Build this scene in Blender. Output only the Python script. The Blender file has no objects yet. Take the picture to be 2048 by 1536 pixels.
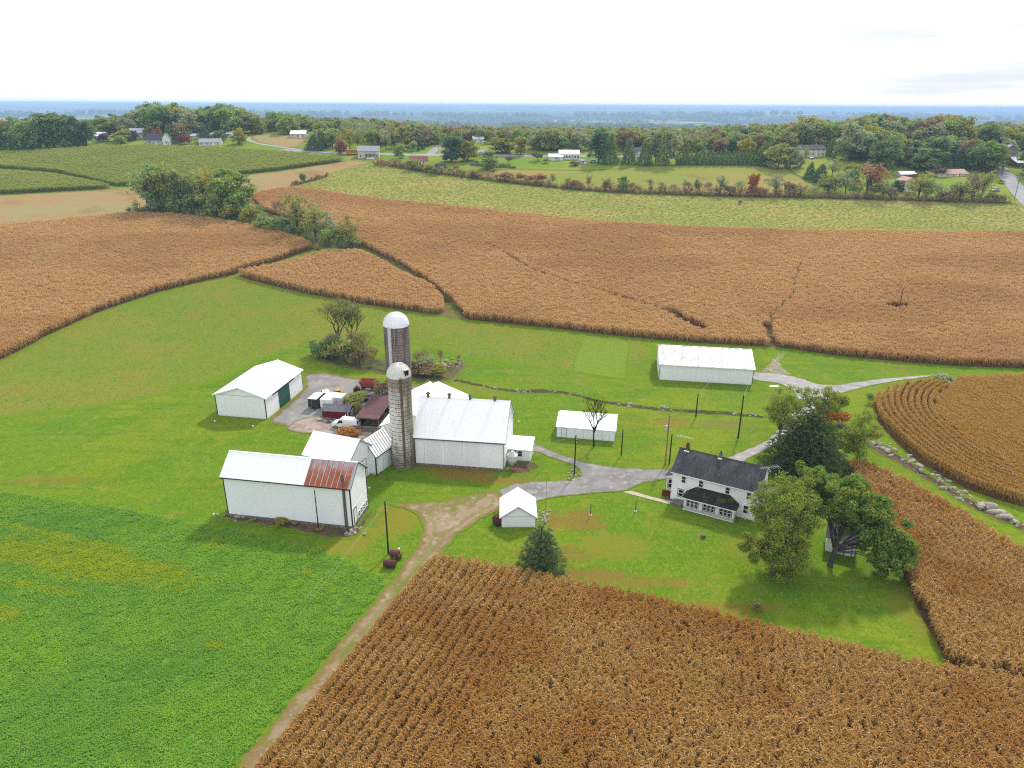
import bpy, math, random
import numpy as np
from mathutils import Vector, Matrix, geometry
rnd = random.Random(7)
RS = np.random.RandomState(11)
HAZE, CLOUD, SUN, EXPO, DENOISE = .00015, 1.25, 3.8, 0.06, False
C = bpy.context.scene.collection
PI = math.pi
# ------------------------------------------------------------------ camera model, ground height
F = 1422.0; PITCH = math.radians(21.4); RHO = math.radians(0.3); EYE = 60.0
RM = (Matrix.Rotation(PI/2 - PITCH, 3, 'X') @ Matrix.Rotation(RHO, 3, 'Z'))
RN = np.array(RM)
KX = [-600, 0, 185, 460, 560, 640, 900, 1400, 3000, 40000]
KZ = [0, 0, 0, 36.5, 38.5, 36, 5, -30, -40, -40]

def hgt(x, y):
    x = np.asarray(x, float); y = np.asarray(y, float)
    b = sum(np.interp(y + d, KX, KZ) for d in (-24, -16, -8, 0, 8, 16, 24)) / 7
    f = np.clip((y - 1500) / 3000, 0, 1)
    w = (np.sin(x/1900 + 1.3) * np.sin(y/1100 + .4) + .5*np.sin(x/830 + y/1500) + .6*np.sin(y/520 - x/2600 + 2))
    g = np.clip((y - 9000) / 9000, 0, 1)
    rid = np.clip((x - 110)/120, 0, 1) * np.clip((y - 430)/60, 0, 1) * np.clip((800 - y)/150, 0, 1) * 4
    lef = np.clip((-40 - x)/60, 0, 1) * np.clip((y - 450)/70, 0, 1) * np.clip((800 - y)/150, 0, 1) * np.clip((x + 330)/60, 0, 1) * 5
    return b + f * (24*w) + g * 62 + rid + lef

def h1(x, y):
    return float(hgt(x, y))

def at(px, py, z=0.0):
    d = RN @ np.array([(px - 1024)/F, -(py - 768)/F, -1.0])
    ts = np.geomspace(20, 30000, 700)
    P = d[None, :] * ts[:, None] + np.array([0, 0, EYE])
    below = P[:, 2] - hgt(P[:, 0], P[:, 1]) - z < 0
    k = int(np.argmax(below)) if below.any() else 699
    lo, hi = ts[max(k-1, 0)], ts[k]
    for _ in range(40):
        m = (lo + hi)/2; p = d*m + np.array([0, 0, EYE])
        if p[2] - float(hgt(p[0], p[1])) - z < 0: hi = m
        else: lo = m
    return d*lo + np.array([0, 0, EYE])

def proj(p):
    c = RN.T @ (np.asarray(p, float) - np.array([0, 0, EYE]))
    return 1024 + F*c[0]/-c[2], 768 - F*c[1]/-c[2]

def depth(p):
    return -(RN.T @ (np.asarray(p, float) - np.array([0, 0, EYE])))[2]

def hfor(p, py):
    """height above p at which the picture row py is reached"""
    lo, hi = 0.0, 60.0
    for _ in range(40):
        m = (lo + hi)/2
        if proj((p[0], p[1], p[2] + m))[1] > py: lo = m
        else: hi = m
    return lo

# ------------------------------------------------------------------ materials
MATS = {}
def _mix(nt, fac, a, b):
    n = nt.nodes.new('ShaderNodeMix'); n.data_type = 'RGBA'
    for k, v in ((0, fac), (6, a), (7, b)):
        if isinstance(v, bpy.types.NodeSocket): nt.links.new(v, n.inputs[k])
        elif k == 0: n.inputs[0].default_value = v
        else: n.inputs[k].default_value = (*v, 1)
    return n.outputs[2]

def _math(nt, op, a, b=None, clamp=False):
    n = nt.nodes.new('ShaderNodeMath'); n.operation = op; n.use_clamp = clamp
    for k, v in ((0, a), (1, b)):
        if v is None: continue
        if isinstance(v, bpy.types.NodeSocket): nt.links.new(v, n.inputs[k])
        else: n.inputs[k].default_value = v
    return n.outputs[0]

def _ss(nt, v, lo, hi, out=1.0):
    n = nt.nodes.new('ShaderNodeMapRange'); n.interpolation_type = 'SMOOTHSTEP'
    nt.links.new(v, n.inputs[0])
    n.inputs[1].default_value = lo; n.inputs[2].default_value = hi
    n.inputs[3].default_value = 0; n.inputs[4].default_value = out
    return n.outputs[0]

def _noise(nt, vec, scale, stretch=(1, 1, 1), detail=3, off=0.0, rough=.55):
    mp = nt.nodes.new('ShaderNodeMapping')
    mp.inputs['Scale'].default_value = [scale*s for s in stretch]
    mp.inputs['Location'].default_value = (off*17.3, off*7.1, off*3.7)
    nt.links.new(vec, mp.inputs[0])
    n = nt.nodes.new('ShaderNodeTexNoise'); n.inputs['Scale'].default_value = 1
    n.inputs['Detail'].default_value = detail; n.inputs['Roughness'].default_value = rough
    nt.links.new(mp.outputs[0], n.inputs['Vector'])
    return n.outputs[0]

def mat(name, base, layers=(), rough=.8, coord='P', bump=None, metal=0.0, spec=.3, trans=0.0):
    """layers: ('N',colour,scale,lo,hi,amount[,stretch,detail]) noise; ('I',colour,lo,hi,amount) per island; ('O',colour,amount) per object;
    ('S',colour,x,y,rx,ry,amount) soft spot; ('E',colour,width,jitter) ragged edge of a sheet"""
    if name in MATS: return MATS[name]
    m = bpy.data.materials.new(name); m.use_nodes = True; nt = m.node_tree
    bs = nt.nodes['Principled BSDF']
    if coord == 'P':
        v = nt.nodes.new('ShaderNodeNewGeometry').outputs['Position']
    else:
        v = nt.nodes.new('ShaderNodeTexCoord').outputs['Object']
    col = base
    for i, L in enumerate(layers):
        k = L[0]
        if k == 'N':
            st = L[6] if len(L) > 6 else (1, 1, 1); dt = L[7] if len(L) > 7 else 3
            f = _ss(nt, _noise(nt, v, L[2], st, dt, i + 1.0), L[3], L[4], L[5])
        elif k == 'I':
            g = nt.nodes.new('ShaderNodeNewGeometry')
            f = _ss(nt, g.outputs['Random Per Island'], L[2], L[3], L[4])
        elif k == 'O':
            g = nt.nodes.new('ShaderNodeObjectInfo')
            f = _math(nt, 'MULTIPLY', g.outputs['Random'], L[2])
        elif k == 'S':
            sp = nt.nodes.new('ShaderNodeSeparateXYZ'); nt.links.new(v, sp.inputs[0])
            ca, sa = (math.cos(L[7]), math.sin(L[7])) if len(L) > 7 else (1, 0)
            dx, dy = _math(nt, 'SUBTRACT', sp.outputs[0], L[2]), _math(nt, 'SUBTRACT', sp.outputs[1], L[3])
            a = _math(nt, 'DIVIDE', _math(nt, 'ADD', _math(nt, 'MULTIPLY', dx, ca), _math(nt, 'MULTIPLY', dy, sa)), L[4])
            b = _math(nt, 'DIVIDE', _math(nt, 'SUBTRACT', _math(nt, 'MULTIPLY', dy, ca), _math(nt, 'MULTIPLY', dx, sa)), L[5])
            d = _math(nt, 'ADD', _math(nt, 'MULTIPLY', a, a), _math(nt, 'MULTIPLY', b, b))
            nz = _noise(nt, v, .45, (1, 1, 1), 5, i*2.0)
            d = _math(nt, 'ADD', d, _math(nt, 'MULTIPLY', _math(nt, 'SUBTRACT', nz, .5), 2.4))
            f = _ss(nt, _math(nt, 'SUBTRACT', 1.1, d), 0, .9, L[6])
        elif k == 'E':
            at_ = nt.nodes.new('ShaderNodeAttribute'); at_.attribute_name = 'edge'
            nz = _noise(nt, v, .9, (1, 1, 1), 5, i*2.0, .65)
            d = _math(nt, 'ADD', at_.outputs['Fac'], _math(nt, 'MULTIPLY', _math(nt, 'SUBTRACT', nz, .5), L[3]))
            f = _math(nt, 'SUBTRACT', 1.0, _ss(nt, d, L[2]*.3, L[2]), True)
        elif k == 'R':          # stripe at a given distance from the sheet's boundary
            at_ = nt.nodes.new('ShaderNodeAttribute'); at_.attribute_name = 'edge'
            d = _math(nt, 'ADD', at_.outputs['Fac'], _math(nt, 'MULTIPLY', _math(nt, 'SUBTRACT', _noise(nt, v, .7, (1, 1, 1), 4, i*2.0), .5), .9))
            f = _math(nt, 'MULTIPLY', _ss(nt, d, L[2], L[2] + .25, L[4]), _math(nt, 'SUBTRACT', 1.0, _ss(nt, d, L[3], L[3] + .3), True))
        elif k == 'Z':          # height on the thing: colour between z lo and hi
            sp = nt.nodes.new('ShaderNodeSeparateXYZ'); nt.links.new(v, sp.inputs[0])
            nz = _noise(nt, v, L[5] if len(L) > 5 else 1.2, (1, 1, .3), 4, i*1.0)
            z = _math(nt, 'ADD', sp.outputs[2], _math(nt, 'MULTIPLY', _math(nt, 'SUBTRACT', nz, .5), (L[3]-L[2])*2.0))
            f = _ss(nt, z, L[2], L[3], L[4])
        col = _mix(nt, f, col, L[1])
    if isinstance(col, bpy.types.NodeSocket): nt.links.new(col, bs.inputs['Base Color'])
    else: bs.inputs['Base Color'].default_value = (*col, 1)
    bs.inputs['Roughness'].default_value = rough; bs.inputs['Metallic'].default_value = metal
    bs.inputs['Specular IOR Level'].default_value = spec if rough < .7 else min(spec, .04)
    if bump:
        n = _noise(nt, v, bump[0], bump[2] if len(bump) > 2 else (1, 1, 1), 4, 9.0)
        bp = nt.nodes.new('ShaderNodeBump'); bp.inputs['Strength'].default_value = bump[1]
        bp.inputs['Distance'].default_value = bump[3] if len(bump) > 3 else .1
        nt.links.new(n, bp.inputs['Height']); nt.links.new(bp.outputs[0], bs.inputs['Normal'])
    if trans:
        tr = nt.nodes.new('ShaderNodeBsdfTranslucent')
        if isinstance(col, bpy.types.NodeSocket): nt.links.new(col, tr.inputs[0])
        else: tr.inputs[0].default_value = (*col, 1)
        mx = nt.nodes.new('ShaderNodeMixShader'); mx.inputs[0].default_value = trans
        nt.links.new(bs.outputs[0], mx.inputs[1]); nt.links.new(tr.outputs[0], mx.inputs[2])
        nt.links.new(mx.outputs[0], nt.nodes['Material Output'].inputs[0])
    MATS[name] = m
    return m

# ------------------------------------------------------------------ mesh building
class MB:
    def __init__(s): s.v = []; s.f = []; s.fm = []; s.mats = []
    def mi(s, m):
        if m not in s.mats: s.mats.append(m)
        return s.mats.index(m)
    def face(s, pts, m):
        k = len(s.v); s.v += [tuple(p) for p in pts]; s.f.append(tuple(range(k, k+len(pts)))); s.fm.append(s.mi(m))
    def poly(s, vs, fs, m):
        k = len(s.v); s.v += [tuple(p) for p in vs]; i = s.mi(m)
        for f in fs: s.f.append(tuple(k + q for q in f)); s.fm.append(i)
    def box(s, a, b, m, M=None):
        x0, y0, z0 = a; x1, y1, z1 = b
        vs = [Vector(p) for p in ((x0,y0,z0),(x1,y0,z0),(x1,y1,z0),(x0,y1,z0),(x0,y0,z1),(x1,y0,z1),(x1,y1,z1),(x0,y1,z1))]
        if M: vs = [M @ p for p in vs]
        s.poly(vs, [(0,3,2,1),(4,5,6,7),(0,1,5,4),(1,2,6,5),(2,3,7,6),(3,0,4,7)], m)
    def taper(s, c, w, d, h, t, m, M=None):
        """box on c (bottom centre), top scaled by t"""
        x, y, z = c; vs = []
        for k, zz in ((1, z), (t, z+h)):
            for sx, sy in ((-1,-1),(1,-1),(1,1),(-1,1)): vs.append(Vector((x+sx*w/2*k, y+sy*d/2*k, zz)))
        if M: vs = [M @ p for p in vs]
        s.poly(vs, [(0,3,2,1),(4,5,6,7),(0,1,5,4),(1,2,6,5),(2,3,7,6),(3,0,4,7)], m)
    def tube(s, pts, rad, m, n=6, cap=True):
        pts = [Vector(p) for p in pts]
        if not isinstance(rad, (list, tuple)): rad = [rad]*len(pts)
        vs = []; fs = []
        up = Vector((0,0,1))
        for i, p in enumerate(pts):
            t = (pts[min(i+1, len(pts)-1)] - pts[max(i-1, 0)]).normalized()
            a = t.cross(up if abs(t.z) < .95 else Vector((1,0,0))).normalized(); b = t.cross(a)
            for k in range(n):
                q = 2*PI*k/n; vs.append(p + (a*math.cos(q) + b*math.sin(q))*rad[i])
        for i in range(len(pts)-1):
            for k in range(n):
                fs.append((i*n+k, i*n+(k+1)%n, (i+1)*n+(k+1)%n, (i+1)*n+k))
        if cap: fs += [tuple(range(n)), tuple(range((len(pts)-1)*n, len(pts)*n))[::-1]]
        s.poly(vs, fs, m)
    def lathe(s, prof, m, n=32, c=(0,0,0)):
        vs = []; fs = []
        for r, z in prof:
            for k in range(n):
                q = 2*PI*k/n; vs.append((c[0]+r*math.cos(q), c[1]+r*math.sin(q), c[2]+z))
        for i in range(len(prof)-1):
            for k in range(n): fs.append((i*n+k, i*n+(k+1)%n, (i+1)*n+(k+1)%n, (i+1)*n+k))
        s.poly(vs, fs, m)
    def prism(s, outline, d0, d1, m, axis='y'):
        """outline in the (x,z) plane extruded along y (or (y,z) along x)"""
        n = len(outline)
        g = (lambda p, d: (p[0], d, p[1])) if axis == 'y' else (lambda p, d: (d, p[0], p[1]))
        vs = [g(p, d0) for p in outline] + [g(p, d1) for p in outline]
        fs = [tuple(range(n)), tuple(range(2*n-1, n-1, -1))] + [(i, i+n, (i+1)%n+n, (i+1)%n) for i in range(n)]
        s.poly(vs, fs, m)
    def data(s, name, smooth=False):
        me = bpy.data.meshes.new(name); me.from_pydata(s.v, [], s.f)
        for m in s.mats: me.materials.append(m)
        me.polygons.foreach_set('material_index', s.fm)
        if smooth: me.polygons.foreach_set('use_smooth', [True]*len(s.f))
        me.update()
        return me
    def build(s, name, parent=None, smooth=False, bevel=0):
        o = bpy.data.objects.new(name, s.data(name, smooth)); C.objects.link(o)
        if parent: o.parent = parent
        if bevel:
            b = o.modifiers.new('bevel', 'BEVEL'); b.width = bevel; b.segments = 2; b.limit_method = 'ANGLE'
        return o

def tag(o, label=None, cat=None, group=None, kind=None):
    for k, v in (('label', label), ('category', cat), ('group', group), ('kind', kind)):
        if v: o[k] = v
    return o
def thing(name, label, cat, loc=(0,0,0), rz=0, group=None, scale=None):
    o = bpy.data.objects.new(name, None); C.objects.link(o); o.location = loc; o.rotation_euler = (0,0,rz)
    if scale: o.scale = scale
    o.empty_display_size = .5
    return tag(o, label, cat, group)
def copy_tree(o, parent=None):
    c = o.copy(); C.objects.link(c)
    if parent: c.parent = parent
    for ch in list(o.children): copy_tree(ch, c)
    return c

# ------------------------------------------------------------------ ground sheets
def inside(P, poly):
    x, y = P[:, 0], P[:, 1]; r = np.zeros(len(P), bool); n = len(poly)
    for i in range(n):
        x0, y0 = poly[i]; x1, y1 = poly[(i+1) % n]
        c = ((y0 > y) != (y1 > y))
        with np.errstate(divide='ignore', invalid='ignore'):
            xi = (x1-x0)*(y-y0)/(y1-y0+1e-12) + x0
        r ^= c & (x < xi)
    return r
def dist_poly(P, poly, closed=True):
    d = np.full(len(P), 1e9); n = len(poly)
    for i in range(n if closed else n-1):
        a = np.array(poly[i]); b = np.array(poly[(i+1) % n]); ab = b-a
        t = np.clip(((P-a) @ ab)/max(ab @ ab, 1e-9), 0, 1)
        d = np.minimum(d, np.hypot(*(P - (a + t[:, None]*ab)).T))
    return d
def wpoly(px, z=0.0):
    out = []
    for p in px:
        q = at(p[0], p[1], p[2] if len(p) > 2 else z); out.append((float(q[0]), float(q[1])))
    return out
def smooth_poly(pts, step, jit, rng):
    """Catmull-Rom through the corner points, then jitter"""
    n = len(pts); out = []
    for i in range(n):
        p0, p1, p2, p3 = (np.array(pts[(i+k) % n]) for k in (-1, 0, 1, 2))
        L = np.hypot(*(p2-p1)); m = max(1, int(L/step))
        for k in range(m):
            t = k/m
            lin = p1 + (p2-p1)*t
            cr = .5*((2*p1) + (-p0+p2)*t + (2*p0-5*p1+4*p2-p3)*t*t + (-p0+3*p1-3*p2+p3)*t**3)
            q = .5*lin + .5*cr
            out.append((q[0] + rng.uniform(-jit, jit), q[1] + rng.uniform(-jit, jit)))
    return out
def sheet(name, px, off, m, label, cat, step=2.0, grid=3.0, jit=.15, kind='structure', world=False):
    poly = px if world else wpoly(px)
    rng = np.random.RandomState(abs(len(name)*31 + len(px)) % 1000)
    bd = smooth_poly(poly, step, jit, rng)
    B = np.array(bd)
    x0, y0 = B.min(0); x1, y1 = B.max(0)
    gx, gy = np.meshgrid(np.arange(x0, x1, grid), np.arange(y0, y1, grid))
    G = np.stack([gx.ravel(), gy.ravel()], 1) + rng.uniform(-.2, .2, (gx.size, 2))*grid
    G = G[inside(G, bd)]
    if len(G): G = G[dist_poly(G, bd) > grid*.35]
    V = [Vector((float(p[0]), float(p[1]))) for p in np.concatenate([B, G])]
    n = len(B)
    r = geometry.delaunay_2d_cdt(V, [], [list(range(n))], 1, 1e-4)
    co = np.array([(p.x, p.y) for p in r[0]])
    z = hgt(co[:, 0], co[:, 1]) + off
    me = bpy.data.meshes.new(name)
    me.from_pydata([(float(a), float(b), float(c)) for (a, b), c in zip(co, z)], [], [tuple(f) for f in r[2]])
    me.materials.append(m)
    e = me.attributes.new('edge', 'FLOAT', 'POINT'); e.data.foreach_set('value', dist_poly(co, bd).astype(np.float32))
    me.polygons.foreach_set('use_smooth', [True]*len(me.polygons)); me.update()
    if len(me.polygons) and sum(p.normal.z for p in list(me.polygons)[:30]) < 0: me.flip_normals()
    o = bpy.data.objects.new(name, me); C.objects.link(o)
    return tag(o, label, cat, None, kind)

# ------------------------------------------------------------------ scattered plants (uncountable): instances on points
def scatter(name, pts, protos, label, cat):
    """pts: array n x 6 (x,y,z,rotz,scale,index)"""
    P = np.asarray(pts, np.float32)
    me = bpy.data.meshes.new(name); me.vertices.add(len(P))
    me.vertices.foreach_set('co', P[:, :3].ravel())
    for k, nm in ((3, 'rot'), (4, 'scl')):
        a = me.attributes.new(nm, 'FLOAT', 'POINT'); a.data.foreach_set('value', np.ascontiguousarray(P[:, k]))
    a = me.attributes.new('pick', 'INT', 'POINT'); a.data.foreach_set('value', P[:, 5].astype(np.int32))
    o = bpy.data.objects.new(name, me); C.objects.link(o)
    col = bpy.data.collections.new(name + '_kinds')
    for p in protos: col.objects.link(p)
    ng = bpy.data.node_groups.new(name + '_scatter', 'GeometryNodeTree')
    ng.interface.new_socket('Geometry', in_out='INPUT', socket_type='NodeSocketGeometry')
    ng.interface.new_socket('Geometry', in_out='OUTPUT', socket_type='NodeSocketGeometry')
    N = ng.nodes.new
    gi, go = N('NodeGroupInput'), N('NodeGroupOutput')
    ci = N('GeometryNodeCollectionInfo'); ci.inputs['Collection'].default_value = col
    ci.inputs['Separate Children'].default_value = True; ci.inputs['Reset Children'].default_value = True
    ip = N('GeometryNodeInstanceOnPoints'); ip.inputs['Pick Instance'].default_value = True
    def attr(nm, tp):
        n = N('GeometryNodeInputNamedAttribute'); n.data_type = tp; n.inputs[0].default_value = nm
        return [q for q in n.outputs if q.enabled and q.name == 'Attribute'][0]
    cx = N('ShaderNodeCombineXYZ'); L = ng.links.new
    L(attr('rot', 'FLOAT'), cx.inputs[2]); L(gi.outputs[0], ip.inputs['Points']); L(ci.outputs[0], ip.inputs['Instance'])
    L(attr('pick', 'INT'), ip.inputs['Instance Index']); L(cx.outputs[0], ip.inputs['Rotation']); L(attr('scl', 'FLOAT'), ip.inputs['Scale'])
    L(ip.outputs[0], go.inputs[0])
    md = o.modifiers.new('scatter', 'NODES'); md.node_group = ng
    return tag(o, label, cat, None, 'stuff')
def loose(name, me):
    return bpy.data.objects.new(name, me)
# ------------------------------------------------------------------ setting materials
GR = (.115,.195,.008); GR2 = (.185,.22,.010); BRN = (.2,.11,.035)
def spot(px, py, rx, ry, c, a):
    p = at(px, py); return ('S', c, float(p[0]), float(p[1]), rx, ry, a)
RED = (.215,.115,.03); OLV = (.19,.175,.02)
lawn_m = mat('lawn grass', GR, [
    ('N', GR2, .03, .45, .60, .8), ('N', (.085,.175,.008), .09, .5, .64, .8), ('N', OLV, .06, .55, .68, .45), ('N', (.19,.125,.03), .10, .62, .76, .22), ('N', (.07,.145,.008), .55, .5, .62, .4, (.1,1,1)), ('N', (.05,.12,.008), .9, .54, .7, .45), ('N', (.045,.10,.006), 5.5, .5, .66, .55, (1,.6,1), 2), ('N', (.25,.31,.03), 7, .56, .7, .5, (1,.6,1), 2), ('N', (.2,.2,.02), .4, .54, .72, .6),
    ('N', (.065,.15,.010), 1.6, .48, .7, .45, (1,.5,1)), ('N', (.24,.27,.04), 3.2, .52, .72, .45, (1,.4,1)),
    spot(1150,1040,6,3.5,RED,.7), spot(1120,1105,7,2.5,RED,.5), spot(1290,1165,9,1.5,RED,.5), spot(1480,1215,8,1.5,RED,.5), spot(1230,1090,6,4,OLV,.7), spot(930,945,6,3,RED,.8), spot(880,935,4,3,RED,.6),
    spot(1000,960,7,1.5,RED,.7), spot(790,1040,4,6,OLV,.9), spot(1170,1150,8,1.6,RED,.7), spot(1180,745,6,2.2,(.17,.12,.05),.6), spot(1520,1100,6,5,OLV,.5),
    spot(100,960,9,2.0,RED,.3), spot(640,600,10,4,RED,.2), spot(1450,850,7,3,(.16,.15,.04),.6), spot(1350,845,4,3,RED,.5),
    spot(1850,1230,5,7,OLV,.6), spot(700,1080,4,5,OLV,.8), spot(1560,780,3,1.5,OLV,.5)],
    rough=.95, bump=(2.5,.6,(1,1,1),.2))
far_m = mat('distant farmland', (.022,.04,.018), [
    ('N', (.42,.36,.2), .0026, .53, .55, 1, (.4,1,1), 2), ('N', (.17,.30,.09), .0038, .56, .58, 1, (.45,1,1), 2), ('N', (.30,.20,.13), .005, .60, .62, .9, (.45,1,1), 2), ('N', (.03,.05,.025), .0015, .47, .52, .8, (.5,1,1), 3),
    ('N', (.03,.05,.02), .05, .4, .6, .6)], rough=1)
ridge_m = mat('ridge grass', (.15,.235,.02), [('N', (.235,.25,.04), .03, .42, .62, .8), ('N', (.25,.19,.06), .06, .58, .72, .7), ('N', (.09,.16,.018), .5, .5, .7, .5)], rough=.95)

def ground():
    xs = np.unique(np.concatenate([np.arange(-420, 421, 6.0), np.geomspace(426, 18000, 60), -np.geomspace(426, 18000, 60)]))
    ys = np.unique(np.concatenate([np.arange(-60, 161, 10.0), np.arange(164, 700, 4.0), np.geomspace(700, 22000, 130), [-600.0]]))
    X, Y = np.meshgrid(xs, ys); Z = hgt(X, Y)
    nx, ny = len(xs), len(ys)
    V = np.stack([X, Y, Z], -1).reshape(-1, 3)
    i, j = np.meshgrid(np.arange(nx-1), np.arange(ny-1)); a = (j*nx + i).ravel()
    Fq = np.stack([a, a+1, a+nx+1, a+nx], 1)
    me = bpy.data.meshes.new('ground'); me.from_pydata(V.tolist(), [], Fq.tolist())
    yc = Y[:-1, :-1].ravel(); xc = X[:-1, :-1].ravel()
    mi = np.where((yc > 690) | (np.abs(xc) > 900), 2, np.where(yc > 250, 1, 0)).astype(np.int32)
    for m in (lawn_m, ridge_m, far_m): me.materials.append(m)
    me.polygons.foreach_set('material_index', mi); me.polygons.foreach_set('use_smooth', [True]*len(me.polygons)); me.update()
    o = bpy.data.objects.new('ground', me); C.objects.link(o)
    return tag(o, 'green mown farm grass rising to a ridge and a far valley', 'ground', None, 'structure')
ground()

# ------------------------------------------------------------------ fields
soil_m = mat('corn soil', (.10,.058,.028), [('N', (.17,.10,.045), .8, .4, .7, .8), ('N', (.05,.03,.016), 3, .5, .7, .6)], rough=1)
stub_m = mat('cut stubble', (.30,.205,.085), [('N', (.26,.24,.10), .03, .45, .65, .8), ('N', (.22,.13,.06), .05, .55, .7, .6), ('N', (.34,.24,.12), .7, .5, .7, .5, (.3,1,1)), ('E', (.2,.16,.06), 2, 3)], rough=1)
mead_m = mat('rough meadow', (.138,.188,.016), [('N', (.185,.18,.022), .05, .42, .60, .75), ('N', (.22,.135,.035), .10, .57, .72, .35), ('N', (.09,.18,.014), .35, .5, .7, .55, (1,.4,1)),
    ('N', (.27,.28,.06), 2.2, .5, .75, .4, (1,.35,1)), ('N', (.08,.13,.012), 3.1, .55, .75, .5, (1,.35,1)), ('N', (.07,.11,.008), 5.5, .5, .66, .5, (1,.5,1), 2), ('N', (.30,.33,.05), 7, .56, .7, .45, (1,.5,1), 2), ('E', GR, 2.5, 4)], rough=1, bump=(2,.6,(1,1,1),.25))
strip_m = mat('pale clover strip', (.148,.215,.02), [('N', (.12,.19,.016), .8, .45, .65, .6), ('N', (.2,.25,.05), 2.5, .5, .7, .6), ('E', GR, .8, .8)], rough=1, bump=(1.5,.7,(1,1,1),.3))
alf_m = mat('alfalfa soil', (.09,.24,.025), [('N', (.06,.18,.02), .5, .45, .7, .7), ('N', (.09,.22,.02), 1.5, .45, .7, .5)], rough=1)
soy_m = mat('weedy stubble', (.24,.255,.055), [('N', (.33,.28,.08), .06, .45, .62, .8, (.4,1,1)), ('N', (.19,.24,.05), .4, .52, .7, .5, (.5,1,1)), ('N', (.33,.20,.08), .13, .6, .74, .6), ('N', (.38,.35,.13), 1.2, .55, .75, .5)], rough=1)
upm_m = mat('brown pasture', (.27,.215,.055), [('N', (.19,.23,.035), .03, .42, .58, .9, (.4,1,1)), ('N', (.22,.12,.05), .05, .55, .68, .7), ('N', (.28,.21,.09), .4, .5, .72, .5), ('E', (.1,.15,.02), 3, 5)], rough=1)
grav_m = mat('driveway gravel', (.235,.22,.21), [('N', (.17,.155,.15), .25, .42, .62, .75), ('N', (.34,.315,.30), .9, .5, .68, .7), ('N', (.20,.155,.11), .4, .58, .74, .6), ('N', (.38,.36,.34), 6, .55, .75, .5), ('E', (.15,.13,.05), .5, 1.2), ('E', GR, .2, .8)], rough=.95, bump=(5,.5,(1,1,1),.08))
pgrav_m = mat('pale driveway gravel', (.33,.31,.295), [('N', (.24,.225,.215), .25, .42, .62, .75), ('N', (.46,.43,.41), .9, .5, .68, .7), ('N', (.22,.19,.12), .4, .6, .76, .5), ('E', (.16,.14,.05), .4, 1.0), ('E', GR, .15, .7)], rough=.95)
yard_m = mat('yard gravel', (.25,.24,.225), [('N', (.19,.18,.165), .16, .42, .6, .8), ('N', (.33,.30,.27), .6, .52, .7, .7), ('N', (.21,.12,.07), .28, .58, .72, .75), ('N', (.36,.34,.32), 5, .55, .75, .5), ('E', (.19,.11,.055), 1.6, 3), ('E', GR, .5, 1.2)], rough=.95, bump=(5,.5,(1,1,1),.08))
conc_m = mat('worn concrete pad', (.34,.27,.23), [('N', (.24,.18,.14), .6, .45, .65, .8), ('N', (.12,.12,.05), .9, .6, .7, .8), ('E', (.16,.13,.05), .5, .8)], rough=.95)
dirt_m = mat('reddish dirt', (.28,.205,.13), [('N', (.22,.14,.08), .3, .45, .62, .85), ('N', (.36,.29,.21), .9, .5, .66, .7), ('R', (.14,.17,.02), 1.35, 1.9, .5), ('N', (.15,.16,.03), .16, .56, .64, .85, (1,.5,1)), ('N', (.13,.16,.02), .5, .6, .7, .7), ('N', (.42,.36,.3), 2.4, .62, .75, .7), ('E', (.19,.14,.045), 1.3, 2.6), ('E', (.11,.18,.015), .4, 2.2)], rough=1, bump=(3,.7,(1,1,1),.15))
asph_m = mat('grey asphalt', (.33,.32,.32), [('N', (.26,.25,.25), .2, .4, .6, .7)], rough=.9)
ditch_m = mat('ditch weeds', (.075,.06,.03), [('N', (.035,.06,.014), .5, .42, .6, .8), ('N', (.25,.19,.12), 1.0, .56, .68, .8), ('E', GR, .25, .7)], rough=1, bump=(2,.8,(1,1,1),.3))
bare_m = mat('bare rubbly soil', (.13,.08,.05), [('N', (.07,.05,.03), .7, .45, .65, .8), ('N', (.07,.11,.02), .5, .55, .68, .8), ('N', (.3,.27,.23), 2.2, .62, .72, .7), ('E', GR, .7, 1.2)], rough=1, bump=(3,.8,(1,1,1),.2))
walk_m = mat('concrete walk', (.45,.37,.29), [('N', (.36,.29,.22), 1, .45, .65, .6)], rough=.9)
track_m = mat('grass track', (.15,.12,.04), [('N', (.09,.14,.018), .3, .45, .6, .8), ('N', (.22,.15,.08), .8, .55, .7, .6)], rough=1)

FG = [(520,1536),(640,1402),(760,1262),(840,1160),(872,1122,1),(884,1106,2.3),(960,1115,2.3),(1040,1130,2.3),(1130,1150,2.3),(1250,1175,2.3),(1400,1208,2.3),(1530,1240,2.3),(1640,1265,2.3),(1760,1295,2.3),(1885,1327,2.3),(1960,1345,1.5),(2120,1385,1),(2350,1700),(1500,2100),(700,2000),(380,1690)]
RF = [(1688,918,2.3),(1705,950,1),(1722,990),(1760,1065),(1805,1150),(1835,1215),(1870,1280),(1893,1330),(1965,1352),(2130,1395),(2300,1330),(2200,1180,2.3),(2048,1092,2.3),(1975,1046,2.3),(1895,998,2.3),(1800,948,2.3),(1730,918,2.3)]
RD = [(1744,810),(1752,838),(1800,890),(1860,938),(1930,977),(1990,998),(2060,1018),(2300,1080),(2500,900),(2300,745,2.3),(2048,746,2.3),(1920,749,2.3),(1835,756,2.3),(1780,768,2.3),(1750,785,2.3)]
CF = [(2048,737),(1900,731),(1700,714),(1560,695),(1400,686),(1250,673),(1100,656),(935,638),(905,603),(858,566),(800,530),(734,497),(712,486),(650,466),(590,444),(530,424),(504,398),(512,383,2.3),(560,374,2.3),(590,372,2.3),(640,378,2.3),(700,388,2.3),(830,402,2.3),(1000,420,2.3),(1200,440,2.3),(1400,452,2.3),(1600,458,2.3),(2048,461,2.3),(2400,470,2.3),(2500,740)]
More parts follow.
